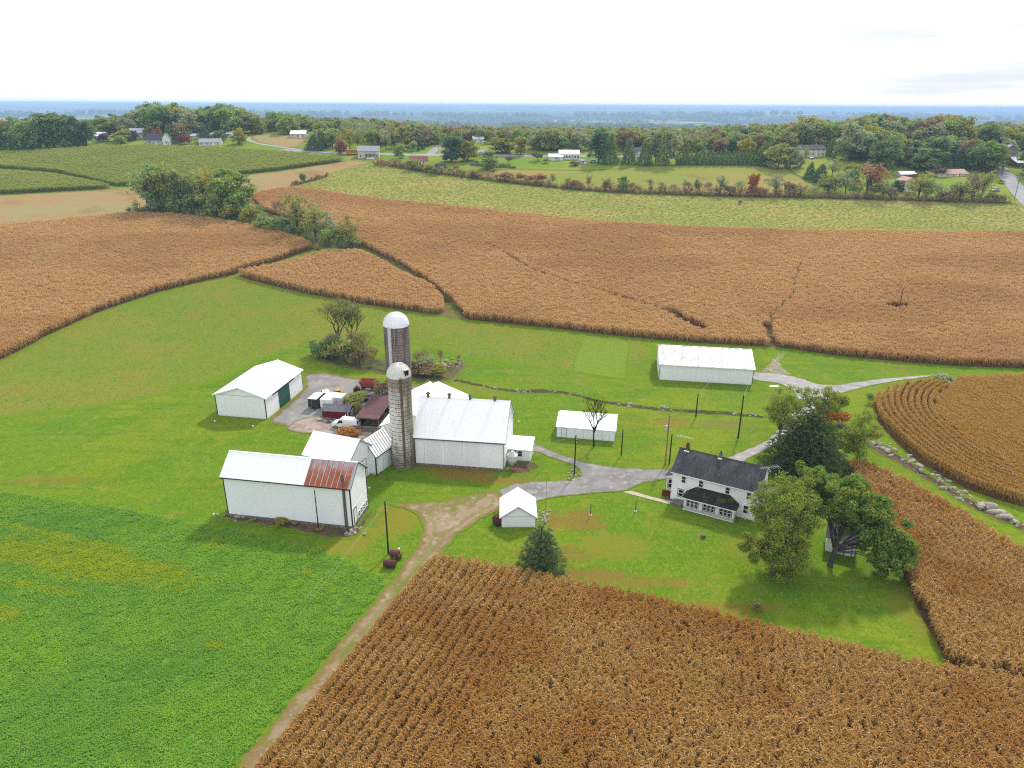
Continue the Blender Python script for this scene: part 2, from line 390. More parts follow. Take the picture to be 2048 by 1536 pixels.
SF = [(477,551),(560,575),(700,604),(868,629),(889,626),(885,602),(862,580),(800,538,2.3),(745,508,2.3),(715,497,2.3),(650,497,2.3),(560,523,2.3)]
LF = [(-60,750),(0,720),(100,668),(200,622),(300,588),(400,563),(470,549),(560,522),(636,496),(638,491,2.3),(600,472,2.3),(500,447,2.3),(420,432,2.3),(340,424,2.3),(250,424,2.3),(120,436,2.3),(0,447,2.3),(-300,470,2.3),(-300,800)]
GC1 = [(-200,398),(0,389),(120,383),(222,377),(200,362,2.2),(100,345,2.2),(0,338,2.2),(-200,332,2.2)]
GC2 = [(233,373),(300,370),(480,350),(560,341),(690,323),(688,314,2.2),(640,308,2.2),(560,300,2.2),(480,296,2.2),(300,288,2.2),(200,290,2.2),(100,297,2.2),(0,303,2.2),(-200,310,2.2),(-200,332),(0,337),(110,345)]
SOY = [(590,378),(640,352),(690,337),(735,331),(790,337),(880,350),(1000,368),(1150,383),(1300,391),(1500,396),(1800,402),(2048,408),(2400,412),(2400,480),(2048,466),(1600,463),(1400,457),(1200,446),(1000,426),(830,408),(700,394)]
STB = [(-300,480),(0,452),(120,440),(250,428),(300,430),(500,425),(560,392),(640,356),(700,335),(745,325),(690,322),(560,343),(480,352),(300,373),(222,379),(0,391),(-300,405)]
UPM = [(1010,366),(1150,380),(1300,388),(1580,392),(1640,378),(1590,345),(1560,332),(1330,330),(1180,340),(1020,338),(940,345)]
MEAD = [(-100,760),(0,716),(100,664),(200,618),(300,584),(400,559),(472,545),(560,570),(700,600),(900,635),(1100,655),(1260,676),(1310,690),(1310,715),(1255,758),(1140,745),(930,715),(830,690),(620,690),(520,722),(420,768),(200,815),(0,838),(-100,850)]
MEAD2 = [(0,870),(200,820),(420,790),(430,835),(560,860),(620,880),(600,905),(455,930),(430,965),(300,985),(200,975),(0,965)]
STRIP = [(1165,672),(1168,672.3),(1258,683.5),(1262,684),(1261.5,688),(1250.5,757),(1250,760),(1246,759.4),(1144,742.6),(1140,742),(1141,739),(1164,675)]
ALF = [(-150,965),(0,985),(150,1006),(300,1031),(450,1061),(560,1082),(660,1113),(740,1146),(768,1164),(755,1185),(700,1250),(600,1372),(500,1492),(440,1560),(330,1700),(-200,1900),(-600,1500),(-400,1100)]
DRV = [(1030,868),(1060,880),(1090,895),(1130,912),(1170,924),(1220,933),(1270,937),(1330,937),(1345,940),(1345,955),(1290,966),(1250,982),(1180,988),(1120,993),(1075,1002),(1010,1014),(965,1026),(930,1020),(935,998),(1000,977),(1030,967),(1080,962),(1135,960),(1162,951),(1150,932),(1100,915),(1075,905),(1045,900),(1028,888)]
DRV2 = [(1506,744),(1560,748),(1600,756),(1640,769),(1680,769),(1740,760),(1800,754),(1870,749),(1870,753),(1800,761),(1740,772),(1690,785),(1645,805),(1618,828),(1590,862),(1545,893),(1490,922),(1420,955),(1380,960),(1400,938),(1470,908),(1530,882),(1562,852),(1588,820),(1597,800),(1585,783),(1560,768),(1506,759)]
DRV3 = [(1518,742),(1535,728),(1550,708),(1575,706),(1562,728),(1590,752),(1560,752)]
YARD = [(534,842),(570,812),(608,776),(606,750),(650,744),(700,754),(770,764),(850,772),(890,790),(880,850),(790,870),(740,885),(690,880),(640,866),(580,862),(560,850)]
PAD = [(572,858),(600,838),(650,832),(740,845),(745,870),(690,885),(640,868),(600,866)]
TRK = [(780,1008),(825,1024),(846,1055),(832,1090),(798,1138),(772,1172),(708,1250),(608,1370),(506,1490),(448,1560),(360,1680),(440,1690),(545,1536),(640,1412),(722,1318),(800,1222),(860,1145),(890,1105),(920,1068),(960,1040),(1010,1014),(1000,982),(930,990),(870,1003)]

sheet('soil', FG, .012, soil_m, 'brown litter under the corn nearest the camera', 'soil', 2, 5)
for pl in (RF, RD, CF, SF, LF): sheet('soil', pl, .03, soil_m, 'brown soil under standing dry corn', 'soil', 3, 6)
for pl in (GC1, GC2): sheet('soil', pl, .03, track_m, 'soil under the standing green corn', 'soil', 4, 7)
sheet('stubble_field', STB, .02, stub_m, 'tan harvested stubble strip between brown and green corn', 'field', 3, 5, .4)
sheet('weedy_field', SOY, .025, soy_m, 'yellow green weedy field beyond the brown corn', 'field', 3, 5, .3)
sheet('pasture', UPM, .02, upm_m, 'brownish pasture above the far hedgerow', 'pasture', 3, 5, .5)
sheet('meadow', MEAD, .012, mead_m, 'olive rough meadow between farmyard and brown corn', 'meadow', 3, 4, .3)
sheet('clover_strip', STRIP, .03, strip_m, 'pale green rectangle of clover in the meadow', 'strip', 1.5, 2, .1)
sheet('alfalfa_ground', ALF, .016, alf_m, 'green ground of the alfalfa field', 'field', 2, 3, .15)
sheet('dirt_track', TRK, .05, dirt_m, 'reddish dirt farm track beside the corn', 'track', 1.2, .8, .3)
sheet('gravel_yard', YARD, .03, yard_m, 'grey gravel yard in front of the machine shed', 'yard', 1.2, .9, .25)
sheet('concrete_pad', PAD, .045, conc_m, 'worn pinkish concrete pad below the white van', 'pad', .8, .7, .1)
sheet('driveway', DRV, .045, grav_m, 'grey gravel driveway forking between barn and house', 'driveway', 1.0, .7, .12)
sheet('driveway', DRV2, .045, pgrav_m, 'pale gravel driveway curving behind the big trees', 'driveway', 1.0, .7, .12)
sheet('driveway', DRV3, .035, mat('thin stony gravel', (.23,.2,.17), [('N', (.2,.2,.03), .5, .42, .56, .9), ('N', (.38,.35,.31), 1.5, .55, .66, .8), ('E', GR, 1.0, 2.6)], rough=1), 'thin gravel patch at the end of the long shed', 'driveway', 1.0, .7, .35)
sheet('bare_soil', [(430,1030),(455,1024),(560,1040),(690,1050),(712,1050),(745,1010),(752,1022),(716,1075),(660,1078),(560,1058),(440,1038)], .03, bare_m, 'bare rubbly soil strip along the foot of the barn', 'soil', 1, .7, .2)
sheet('bare_soil', [(1012,938),(1030,922),(1070,922),(1085,935),(1050,950),(1018,948)], .03, bare_m, 'bare muddy patch around the feed bin', 'soil', 1, .7, .2)
sheet('bare_soil', [(1320,985),(1345,985),(1350,1003),(1322,1000)], .03, bare_m, 'planting bed by the house corner', 'soil', .6, .5, .1)
sheet('garden_walk', [(1245,984),(1262,982),(1300,993),(1345,1004),(1340,1009),(1296,998)], .05, walk_m, 'tan concrete walk from driveway to house porch', 'walk', 1, 1, .03)
sheet('corn_path', [(880,592),(900,602),(938,640),(885,634)], .02, track_m, 'grassy path between two brown corn fields', 'path', 2, 2, .1)
sheet('corn_path', [(720,492),(740,497),(800,530),(860,568),(905,605),(890,606),(800,540),(745,508)], .02, track_m, 'narrow grassy lane along the corn edge', 'path', 2, 2, .1)
DL = [(880,752),(930,765),(985,776),(1040,783),(1085,782),(1140,787),(1200,803),(1260,812),(1330,819),(1400,823),(1460,828),(1530,834)]
dl = [at(*p)[:2] for p in DL]
ditch_poly = [(p[0], p[1] + .95 + .3*math.sin(i*2.1)) for i, p in enumerate(dl)] + [(p[0], p[1] - .95 + .3*math.sin(i*1.3)) for i, p in reversed(list(enumerate(dl)))]
sheet('ditch', ditch_poly, .03, ditch_m, 'narrow weedy drainage ditch winding across the lawn', 'ditch', .8, .5, .18, world=True)
def ribbon(name, px, w, off, m, label, cat):
    P = [at(*p)[:2] for p in px]; L = []; Rr = []
    for i, p in enumerate(P):
        t = P[min(i+1, len(P)-1)] - P[max(i-1, 0)]; t = t/np.hypot(*t); n = np.array([-t[1], t[0]])
        L.append(tuple(p + n*w/2)); Rr.append(tuple(p - n*w/2))
    return sheet(name, L + Rr[::-1], off, m, label, cat, 4, 3, 0, world=True)
ribbon('tyre_track', [(541,912),(549,892),(560,868)], .5, .02, strip_m, 'pale wheel mark in the grass, leftmost beside the small white barn', 'track')
ribbon('tyre_track', [(556,912),(566,892),(578,868)], .5, .02, strip_m, 'pale wheel mark in the grass closest to the small white barn', 'track')
ribbon('road', [(560,300),(640,304.5),(700,307),(800,309.5),(900,310.5),(1100,312),(1300,313),(1420,314)], 5.5, .12, asph_m, 'pale country road along the ridge behind the houses', 'road')
ribbon('road', [(858,309.5),(872,298),(884,290),(890,284)], 5, .1, asph_m, 'side road climbing away from the country road', 'road')
ribbon('road', [(2300,620),(2120,468),(2048,396),(2022,364),(2003,341),(1995,330),(1990,322)], 7.6, .12, asph_m, 'grey road running down past the stone house', 'road')
ribbon('driveway', [(2003,345),(2030,353),(2060,356)], 4, .1, asph_m, 'pale farm entrance off the grey road', 'driveway')
ribbon('lane', [(495,275),(500,282),(520,288),(560,294),(600,300)], 3, .1, asph_m, 'pale lane curving past the hilltop building', 'lane')
sheet('hilltop_field', [(500,270),(600,270),(612,282),(590,296),(520,286)], .05, stub_m, 'tan mown field before the hilltop building', 'field', 4, 6, .5)

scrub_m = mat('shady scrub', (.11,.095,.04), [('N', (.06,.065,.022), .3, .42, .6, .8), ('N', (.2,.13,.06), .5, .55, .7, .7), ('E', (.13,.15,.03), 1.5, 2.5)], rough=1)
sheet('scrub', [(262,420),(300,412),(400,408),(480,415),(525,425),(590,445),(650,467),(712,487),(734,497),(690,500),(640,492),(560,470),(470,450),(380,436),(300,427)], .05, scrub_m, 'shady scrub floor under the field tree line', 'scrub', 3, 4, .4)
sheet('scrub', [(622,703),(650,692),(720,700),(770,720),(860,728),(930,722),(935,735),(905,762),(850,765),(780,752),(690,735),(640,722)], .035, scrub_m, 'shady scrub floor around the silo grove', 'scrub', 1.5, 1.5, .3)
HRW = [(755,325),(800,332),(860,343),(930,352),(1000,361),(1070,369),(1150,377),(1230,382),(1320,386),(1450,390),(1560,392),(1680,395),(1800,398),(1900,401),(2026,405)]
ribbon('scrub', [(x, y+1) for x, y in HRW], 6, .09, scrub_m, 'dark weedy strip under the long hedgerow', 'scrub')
# ------------------------------------------------------------------ crops
def corn_mesh(name, seed, nst, length, rows, m, h=2.3, leaves=9, lw=.085, ns=3, green=False):
    r = np.random.RandomState(seed); V = []; Q = []
    for rw in range(rows):
        for k in range(nst):
            x = (k + .5 + r.uniform(-.35, .35))/nst*length - length/2; y = (rw - (rows-1)/2)*.76 + r.uniform(-.06, .06)
            H = h*r.uniform(.95, 1.04); lx, ly = r.uniform(-.07, .07, 2)
            b = len(V); w = .02 if ns > 2 else .035
            for z, q in ((0, 1), (H, .5)):
                for a in range(3): V.append((x + lx*z/H + w*q*math.cos(a*2.09), y + ly*z/H + w*q*math.sin(a*2.09), z))
            for a in range(3): Q.append((b+a, b+(a+1) % 3, b+3+(a+1) % 3, b+3+a))
            for l in range(leaves):
                z0 = H*(.40 + .57*((l + r.uniform(0, .8))/leaves)**.75); az = r.uniform(0, 6.28)
                ln = r.uniform(.32, .60)*(1.0 if ns > 2 else 1.35); dx, dy = math.cos(az), math.sin(az)
                dr = r.uniform(.35, 1.0) if not green else r.uniform(.1, .45)
                P = [(0, 0), (.34*ln, .20*ln), (.74*ln, (.18 - .30*dr)*ln), (1.0*ln, (.05 - .8*dr)*ln)]
                W = [lw*.7, lw, lw*.85, lw*.2]
                if ns == 2: P = [P[0], P[1], P[3]]; W = [lw*.7, lw*1.1, lw*.4]
                tw = r.uniform(-.5, .5); b = len(V); x0, y0 = x + lx*z0/H, y + ly*z0/H
                for i, (u, z) in enumerate(P):
                    t = tw*i; sx, sy, sz = -dy*W[i]/2*math.cos(t), dx*W[i]/2*math.cos(t), W[i]/2*math.sin(t)
                    V.append((x0 + dx*u + sx, y0 + dy*u + sy, z0 + z + sz)); V.append((x0 + dx*u - sx, y0 + dy*u - sy, z0 + z - sz))
                for i in range(len(P)-1): Q.append((b+2*i, b+2*i+1, b+2*i+3, b+2*i+2))
            for a in range(3):      # tassel
                az = r.uniform(0, 6.28); b = len(V); g = .10; tx, ty = x+lx, y+ly
                ww = .016 if ns > 2 else .03
                V += [(tx-ww, ty, H-.05), (tx+ww, ty, H-.05), (tx+g*math.cos(az)+ww*.4, ty+g*math.sin(az), H+r.uniform(.06,.14)), (tx+g*math.cos(az)-ww*.4, ty+g*math.sin(az), H+.08)]
                Q.append((b, b+1, b+2, b+3))
    me = bpy.data.meshes.new(name); me.from_pydata(V, [], Q); me.materials.append(m); me.update()
    return loose(name, me)
corn_m = mat('dry corn', (.62,.38,.115), [('I', (.37,.18,.042), .35, .6, .8), ('I', (.86,.67,.34), .74, .80, .95), ('N', (.44,.18,.028), .06, .46, .64, .6), ('N', (.50,.35,.08), .12, .58, .7, .5),
    ('O', (.32,.165,.038), .4)], rough=.7, trans=.38)
corn2_m = mat('dry pink corn', (.79,.535,.22), [('I', (.55,.31,.11), .35, .65, .85), ('I', (.86,.65,.40), .8, .86, .8), ('N', (.60,.36,.14), .028, .46, .60, .7, (.5,1,1)), ('N', (.68,.48,.18), .05, .58, .7, .5), ('O', (.53,.32,.14), .45)], rough=.8, trans=.45)
corn3_m = mat('golden corn', (.66,.44,.13), [('I', (.42,.22,.055), .4, .65, .85), ('I', (.50,.36,.07), .84, .88, .5), ('I', (.8,.62,.32), .92, .95, .8), ('N', (.54,.33,.06), .08, .5, .66, .6), ('O', (.43,.24,.06), .35)], rough=.75, trans=.42)
gcorn_m = mat('green corn', (.40,.45,.09), [('I', (.24,.34,.065), .35, .65, .8), ('I', (.62,.52,.18), .82, .88, .8), ('N', (.50,.46,.13), .04, .5, .66, .5), ('O', (.26,.36,.07), .4)], rough=.75, trans=.5)
def crop(name, px, protos, label, dx, dy, ang, lanes=(), keep=1.0, smin=.95, smax=1.05, fade=None, wob=.05, holes=(), contour=None):
    poly = wpoly(px); B = np.array(poly); rng = np.random.RandomState(len(px)*7 + len(name))
    c, s = math.cos(ang), math.sin(ang); Rm = np.array([[c, -s], [s, c]])
    L = B @ Rm          # into the row frame
    a0, b0 = L.min(0); a1, b1 = L.max(0)
    gx, gy = np.meshgrid(np.arange(a0, a1, dx), np.arange(b0, b1, dy))
    G = np.stack([gx.ravel(), gy.ravel()], 1); G[:, 0] += rng.uniform(-.08, .08, len(G))*dx + (np.floor((gy.ravel()-b0)/dy + .5)*.37 % 1)*dx
    if fade:        # rows stay crisp near a line and close up away from it
        q = [tuple(at(*p)[:2]) for p in fade]; k = np.clip((dist_poly(G @ Rm.T, q, False) - 12)/8, 0, 1); G[:, 1] += rng.normal(0, 1, len(G))*(.04 + .08*k) + (1-k)*.17*np.where(np.floor((gy.ravel()-b0)/dy + .5) % 2 > .5, -1, 1)
    else: G[:, 1] += rng.normal(0, wob, len(G))
    W = G @ Rm.T; rot = np.full(len(W), ang)
    if contour:     # rows that run along the field's curved edge: rings at equal distances from it
        q = np.array([at(*p)[:2] for p in contour[0]]); u = np.concatenate([[0], np.cumsum(np.hypot(*np.diff(q, axis=0).T))]); tt = np.arange(0, u[-1], .8); line = np.stack([np.interp(tt, u, q[:, 0]), np.interp(tt, u, q[:, 1])], 1)
        for _ in range(40): line[1:-1] = (line[:-2] + 2*line[1:-1] + line[2:])/4
        W2 = []; R2 = []
        for k in range(contour[1]):
            off = .5 + k*contour[2]
            for i in range(len(line)-1):
                t = line[i+1]-line[i]; ln = np.hypot(*t)
                if ln > 8 or ln < .05: continue
                t = t/ln; nn = np.array([-t[1], t[0]])*contour[3]
                for s_ in np.arange(0, ln, dx): W2.append(line[i] + t*(s_ + rng.uniform(-.2, .2)) + nn*(off + rng.normal(0, .04))); R2.append(math.atan2(t[1], t[0]))
        W2 = np.array(W2); R2 = np.array(R2); far = dist_poly(W, [tuple(p) for p in line], False) > contour[1]*contour[2] + .1
        W = np.concatenate([W[far], W2]); rot = np.concatenate([rot[far], R2])
    ok = inside(W, poly)
    # only what a camera near this one could ever see
    ok &= (W[:, 1] > 34) & (np.abs(W[:, 0]) < 30 + .86*W[:, 1])
    W = W[ok]; rot = rot[ok]
    d = dist_poly(W, poly)
    keepm = rng.uniform(0, 1, len(W)) < keep
    for pl, wd in lanes:
        q = [tuple(at(*p)[:2]) for p in pl]; keepm &= dist_poly(W, q, False) > wd*rng.uniform(.75, 1.3, len(W))
    for hx, hy, hr in holes:
        p = at(hx, hy); keepm &= np.hypot(W[:, 0]-p[0], W[:, 1]-p[1]) > hr*rng.uniform(.7, 1.3, len(W))
    W, rot = W[keepm], rot[keepm]
    n = len(W)
    patch = np.sin(W[:, 0]*.11 + 1)*np.sin(W[:, 1]*.13) * .05
    rot = rot + rng.normal(0, .12, n) + PI*rng.randint(0, 2, n)
    if fade: rot = rot + rng.normal(0, .55, n)*np.clip((dist_poly(W, [tuple(at(*p)[:2]) for p in fade], False) - 12)/8, 0, 1)
    sc = rng.uniform(smin, smax, n) + patch
    P = np.column_stack([W, hgt(W[:, 0], W[:, 1]), rot, sc, rng.randint(0, len(protos), n)])
    return scatter(name, P, protos, label, 'corn field')
v = [tuple(at(*p)[:2]) for p in ((640,1402),(840,1160))]
row_ang = math.atan2(v[1][1]-v[0][1], v[1][0]-v[0][0])
pA = [corn_mesh('corn_near_%02d' % i, i, 7, 1.0, 1, corn_m, 2.25, 13, .08, 3) for i in range(10)]
crop('corn_field', FG, pA, 'rust brown dry corn in the big field closest to the camera', .92, .60, row_ang, keep=.985, fade=[(470,1600),(640,1402),(840,1160)])
pB = [corn_mesh('corn_side_%02d' % i, 20+i, 7, 1.1, 1, corn_m, 2.3, 13, .08, 3) for i in range(6)]
crop('corn_field', RF, pB, 'dry brown corn strip between farmhouse trees and the stone row', 1.0, .62, row_ang + .35, keep=.98, wob=.12)
pC = [corn_mesh('corn_gold_%02d' % i, 40+i, 7, 1.3, 1, corn3_m, 2.3, 11, .10, 3) for i in range(6)]
crop('corn_field', RD, pC, 'golden corn block with rounded corner beside the curved driveway', 1.2, .78, 1.75, contour=([(1800,756),(1760,775),(1746,805),(1752,838),(1800,890),(1860,938),(1930,977),(1990,998),(2060,1018)], 9, 1.25, 1), holes=[(1880,762,1.6)])
pD = [corn_mesh('corn_far_%02d' % i, 60+i, 4, 1.0, 1, corn2_m, 2.4, 9, .13, 2) for i in range(8)]
crop('corn_field', CF, pD, 'wide pinkish brown corn field sloping up behind the farm', .95, .85, -.12, wob=.18, smin=.88, smax=1.10,
     lanes=[([(975,497),(1020,522),(1060,548),(1130,572),(1200,592)], .55), ([(1200,592),(1270,612),(1335,632),(1390,655)], .8), ([(1335,630),(1400,664)], 2.0), ([(1545,694),(1540,640),(1585,600),(1592,560),(1600,535)], .45), ([(1545,696),(1530,660)], 1.2), ([(1180,450),(1190,470)], .5), ([(1910,505),(1960,520)], .4)],
     holes=[(1785,622,2.2),(1800,622,2.2),(1165,477,1.2),(770,470,1),(1670,560,.8)])
crop('corn_field', SF, pD, 'small wedge of brown corn below the tree line', .95, .85, -.5, wob=.18, smin=.88, smax=1.10)
crop('corn_field', LF, pD, 'brown corn field left of the tree line', .95, .85, .3, wob=.18, smin=.88, smax=1.10, lanes=[([(470,549),(560,522),(640,494)], 1.0)])
pG = [corn_mesh('corn_green_%02d' % i, 80+i, 5, 1.5, 1, gcorn_m, 2.3, 7, .2, 2, True) for i in range(6)]
crop('corn_field', GC1, pG, 'small triangle of green corn at the stubble edge', 1.3, .95, .25, wob=.15, smin=.85, smax=1.1)
crop('corn_field', GC2, pG, 'broad field of green corn below the left wood', 1.4, 1.0, .25, wob=.15, smin=.85, smax=1.1)

def tuft(name, seed, n, rad, h, lw, m, lean=.6):
    r = np.random.RandomState(seed); V = []; Q = []
    for i in range(n):
        a = r.uniform(0, 6.28); d = rad*math.sqrt(r.uniform(0, 1)); x, y = d*math.cos(a), d*math.sin(a)
        az = r.uniform(0, 6.28); hh = h*r.uniform(.5, 1.1); le = lean*hh*r.uniform(.3, 1.2); w = lw*r.uniform(.6, 1.2)
        dx, dy = math.cos(az), math.sin(az); b = len(V)
        V += [(x-dy*w, y+dx*w, 0), (x+dy*w, y-dx*w, 0), (x+dx*le*.5+dy*w, y+dy*le*.5-dx*w, hh*.75), (x+dx*le*.5-dy*w, y+dy*le*.5+dx*w, hh*.75),
              (x+dx*le*1.3, y+dy*le*1.3, hh*.85)]
        Q += [(b, b+1, b+2, b+3), (b+3, b+2, b+4)]
    me = bpy.data.meshes.new(name); me.from_pydata(V, [], Q); me.materials.append(m); me.update()
    return loose(name, me)
def band(px0, py0, px1, py1, ry, c, a):
    p, q = at(px0, py0), at(px1, py1); m_ = (p+q)/2; return ('S', c, float(m_[0]), float(m_[1]), float(np.hypot(*(q-p)[:2]))*.55, ry, a, math.atan2(q[1]-p[1], q[0]-p[0]))
YL = (.42,.47,.025)
alfp_m = mat('alfalfa leaves', (.25,.45,.045), [('I', (.35,.55,.065), .5, .7, .8), ('N', (.17,.36,.07), .05, .48, .64, .5), ('N', (.14,.32,.045), .35, .5, .68, .45), band(-80,1080,410,1170,4.2,YL,.9), band(-60,1038,300,1110,.9,YL,.75), band(0,1160,180,1195,1.0,YL,.7), band(-30,1215,40,1240,1.5,YL,.8),
    band(405,1085,460,1090,1.6,YL,.6), band(410,1285,450,1300,.8,YL,.7), band(600,1145,625,1150,.6,YL,.7), ('O', (.19,.36,.03), .4)], rough=.7, trans=.45)
pT = [tuft('alfalfa_%02d' % i, 100+i, 72, .58, .26, .036, alfp_m, 1.3) for i in range(8)]
def carpet(name, px, protos, label, cat, step, smin, smax, keep=1.0, holes=(), ylim=9999):
    poly = wpoly(px); B = np.array(poly); rng = np.random.RandomState(len(px)*3 + len(name))
    x0, y0 = B.min(0); x1, y1 = B.max(0)
    gx, gy = np.meshgrid(np.arange(x0, x1, step), np.arange(y0, y1, step)); W = np.stack([gx.ravel(), gy.ravel()], 1) + rng.uniform(-.5, .5, (gx.size, 2))*step
    W = W[inside(W, poly) & (W[:, 1] > 34) & (np.abs(W[:, 0]) < 30 + .86*W[:, 1]) & (rng.uniform(0, 1, len(W)) < keep)]
    n = len(W)
    P = np.column_stack([W, hgt(W[:, 0], W[:, 1]), rng.uniform(0, 6.28, n), rng.uniform(smin, smax, n), rng.randint(0, len(protos), n)])
    o = scatter(name, P, protos, label, cat); return o
carpet('alfalfa', ALF, pT, 'dense bright green alfalfa filling the near left field', 'crop', .62, .6, 1.3)
soyp_m = mat('weed leaves', (.36,.36,.11), [('I', (.24,.34,.08), .4, .6, .75), ('I', (.55,.42,.18), .75, .82, .8), ('N', (.27,.36,.12), .06, .54, .68, .6, (.5,1,1)), ('N', (.48,.29,.12), .09, .54, .68, .7), ('O', (.34,.33,.09), .4)], rough=.8, trans=.45)
pS = [tuft('weed_%02d' % i, 120+i, 30, .7, .24, .07, soyp_m) for i in range(6)]
carpet('weeds', SOY, pS, 'yellow green weeds covering the field before the hedgerow', 'weeds', 1.25, .5, 1.15)
mdp_m = mat('meadow tufts', (.20,.27,.026), [('I', (.27,.29,.04), .4, .6, .8), ('N', (.29,.19,.05), .1, .56, .7, .6), ('N', (.13,.24,.02), .25, .5, .66, .6), ('O', (.15,.23,.02), .4)], rough=.8, trans=.45)
pM = [tuft('meadow_tuft_%02d' % i, 140+i, 16, .35, .10, .045, mdp_m, 1.2) for i in range(5)]
carpet('meadow_grass', MEAD, pM, 'short olive grass tufts in the rough meadow', 'grass', 1.2, .4, .9, .6)
clv_m = mat('clover leaves', (.17,.34,.06), [('I', (.24,.40,.11), .4, .6, .8), ('O', (.13,.27,.05), .5)], rough=.8, trans=.45)
pV = [tuft('clover_%02d' % i, 150+i, 24, .5, .22, .06, clv_m, 1.0) for i in range(4)]

# ------------------------------------------------------------------ buildings
wall_m = mat('white painted siding', (.88,.885,.89), [('N', (.76,.77,.77), .9, .52, .75, .4, (1,1,.25)), ('Z', (.58,.57,.50), .55, .05, .5, 1.5)], rough=.6, coord='O', bump=(9,.35,(1,1,.02),.03))
metal_m = mat('white ribbed metal wall', (.87,.88,.89), [('N', (.78,.79,.80), 2.4, .45, .7, .4, (1,1,.05)), ('Z', (.60,.58,.52), .4, .0, .4, 1.5)], rough=.45, coord='O')
roof_m = mat('white metal roof', (.90,.90,.90), [('N', (.82,.82,.83), .35, .5, .72, .5), ('N', (.70,.69,.68), 1.6, .62, .8, .35, (1,.2,1))], rough=.35, coord='O', spec=.5)
groof_m = mat('pale metal barn roof', (.91,.91,.915), [('N', (.85,.85,.86), 1.1, .45, .7, .45, (1,.12,1)), ('N', (.62,.58,.53), .5, .62, .78, .4, (1,.3,1))], rough=.4, coord='O', spec=.5)
longroof_m = mat('streaked metal roof', (.80,.80,.80), [('N', (.36,.35,.34), .8, .50, .58, .85, (1,.08,1)), ('N', (.28,.27,.27), 1.8, .56, .66, .7, (1,.06,1))], rough=.5, coord='O')
rust_m = mat('rusted roof sheets', (.37,.09,.037), [('N', (.30,.20,.19), 1.8, .52, .70, .8, (2,.08,1)), ('Z', (.50,.42,.42), 8.0, 9.9, .8, .8), ('N', (.2,.05,.022), 3, .55, .75, .6, (2,.15,1))], rough=.75, coord='O')
seam_m = mat('dark roof seam', (.17,.15,.14), rough=.6)
pale_seam_m = mat('pale roof seam', (.52,.48,.46), rough=.5)
dark_m = mat('dark green black trim', (.018,.026,.022), rough=.5)
green_m = mat('dark green door paint', (.012,.085,.055), [('N', (.02,.11,.075), 1.2, .4, .7, .5, (1,1,.2))], rough=.5, coord='O')
stone_m = mat('rubble stone foundation', (.17,.15,.13), [('N', (.30,.27,.24), 2.2, .5, .62, .8), ('N', (.06,.055,.05), 3.5, .52, .64, .7)], rough=.95, coord='O', bump=(4,.9,(1,1,1),.1))
red_m = mat('barn red boards', (.15,.013,.016), [('N', (.09,.01,.012), 2, .45, .7, .6, (1,1,.15))], rough=.7, coord='O')
greyroof_m = mat('weathered grey shingles', (.16,.16,.165), [('N', (.10,.10,.10), 1.2, .45, .7, .7), ('N', (.24,.23,.22), 3, .55, .75, .5)], rough=.9, coord='O')
brownroof_m = mat('brown rusted sheet roof', (.095,.032,.030), [('N', (.14,.055,.05), .6, .45, .68, .7, (.3,1,1)), ('N', (.06,.02,.02), 2.4, .5, .7, .6, (1,.1,1))], rough=.6, coord='O')
slate_m = mat('black asphalt shingles', (.06,.06,.064), [('N', (.09,.089,.092), .5, .45, .68, .8, (1,.4,1)), ('N', (.12,.117,.115), 1.4, .55, .75, .6, (1,.15,1)), ('N', (.016,.016,.018), 2.6, .5, .7, .5, (1,.2,1))], rough=.9, coord='O', bump=(5,.5,(.5,6,6),.04))
moss_m = mat('mossy black shingles', (.026,.027,.024), [('N', (.055,.085,.012), .55, .52, .62, .9, (1,1,1)), ('N', (.06,.058,.055), 1.4, .5, .75, .6, (1,.15,1))], rough=.95, coord='O', bump=(5,.5,(.5,6,6),.04))
glass_m = mat('dark window glass', (.012,.014,.017), rough=.12, spec=.6)
white_m = mat('white trim paint', (.8,.8,.8), rough=.5)
brick_m = mat('chimney brick', (.20,.06,.035), [('N', (.11,.05,.035), 5, .45, .65, .7)], rough=.9, coord='O')
wood_m = mat('weathered timber', (.17,.13,.09), [('N', (.09,.065,.045), 4, .45, .65, .7, (1,1,.1))], rough=.9, coord='O')
dwood_m = mat('dark creosote pole', (.028,.022,.018), [('N', (.06,.05,.04), 6, .5, .7, .6, (1,1,.1))], rough=.9, coord='O')
tan_m = mat('tan siding', (.50,.45,.36), rough=.8); cream_m = mat('cream siding', (.62,.52,.33), rough=.8)
blk_m = mat('black rubber', (.015,.015,.016), rough=.7); steel_m = mat('galvanised steel', (.45,.46,.47), rough=.4, metal=.6)

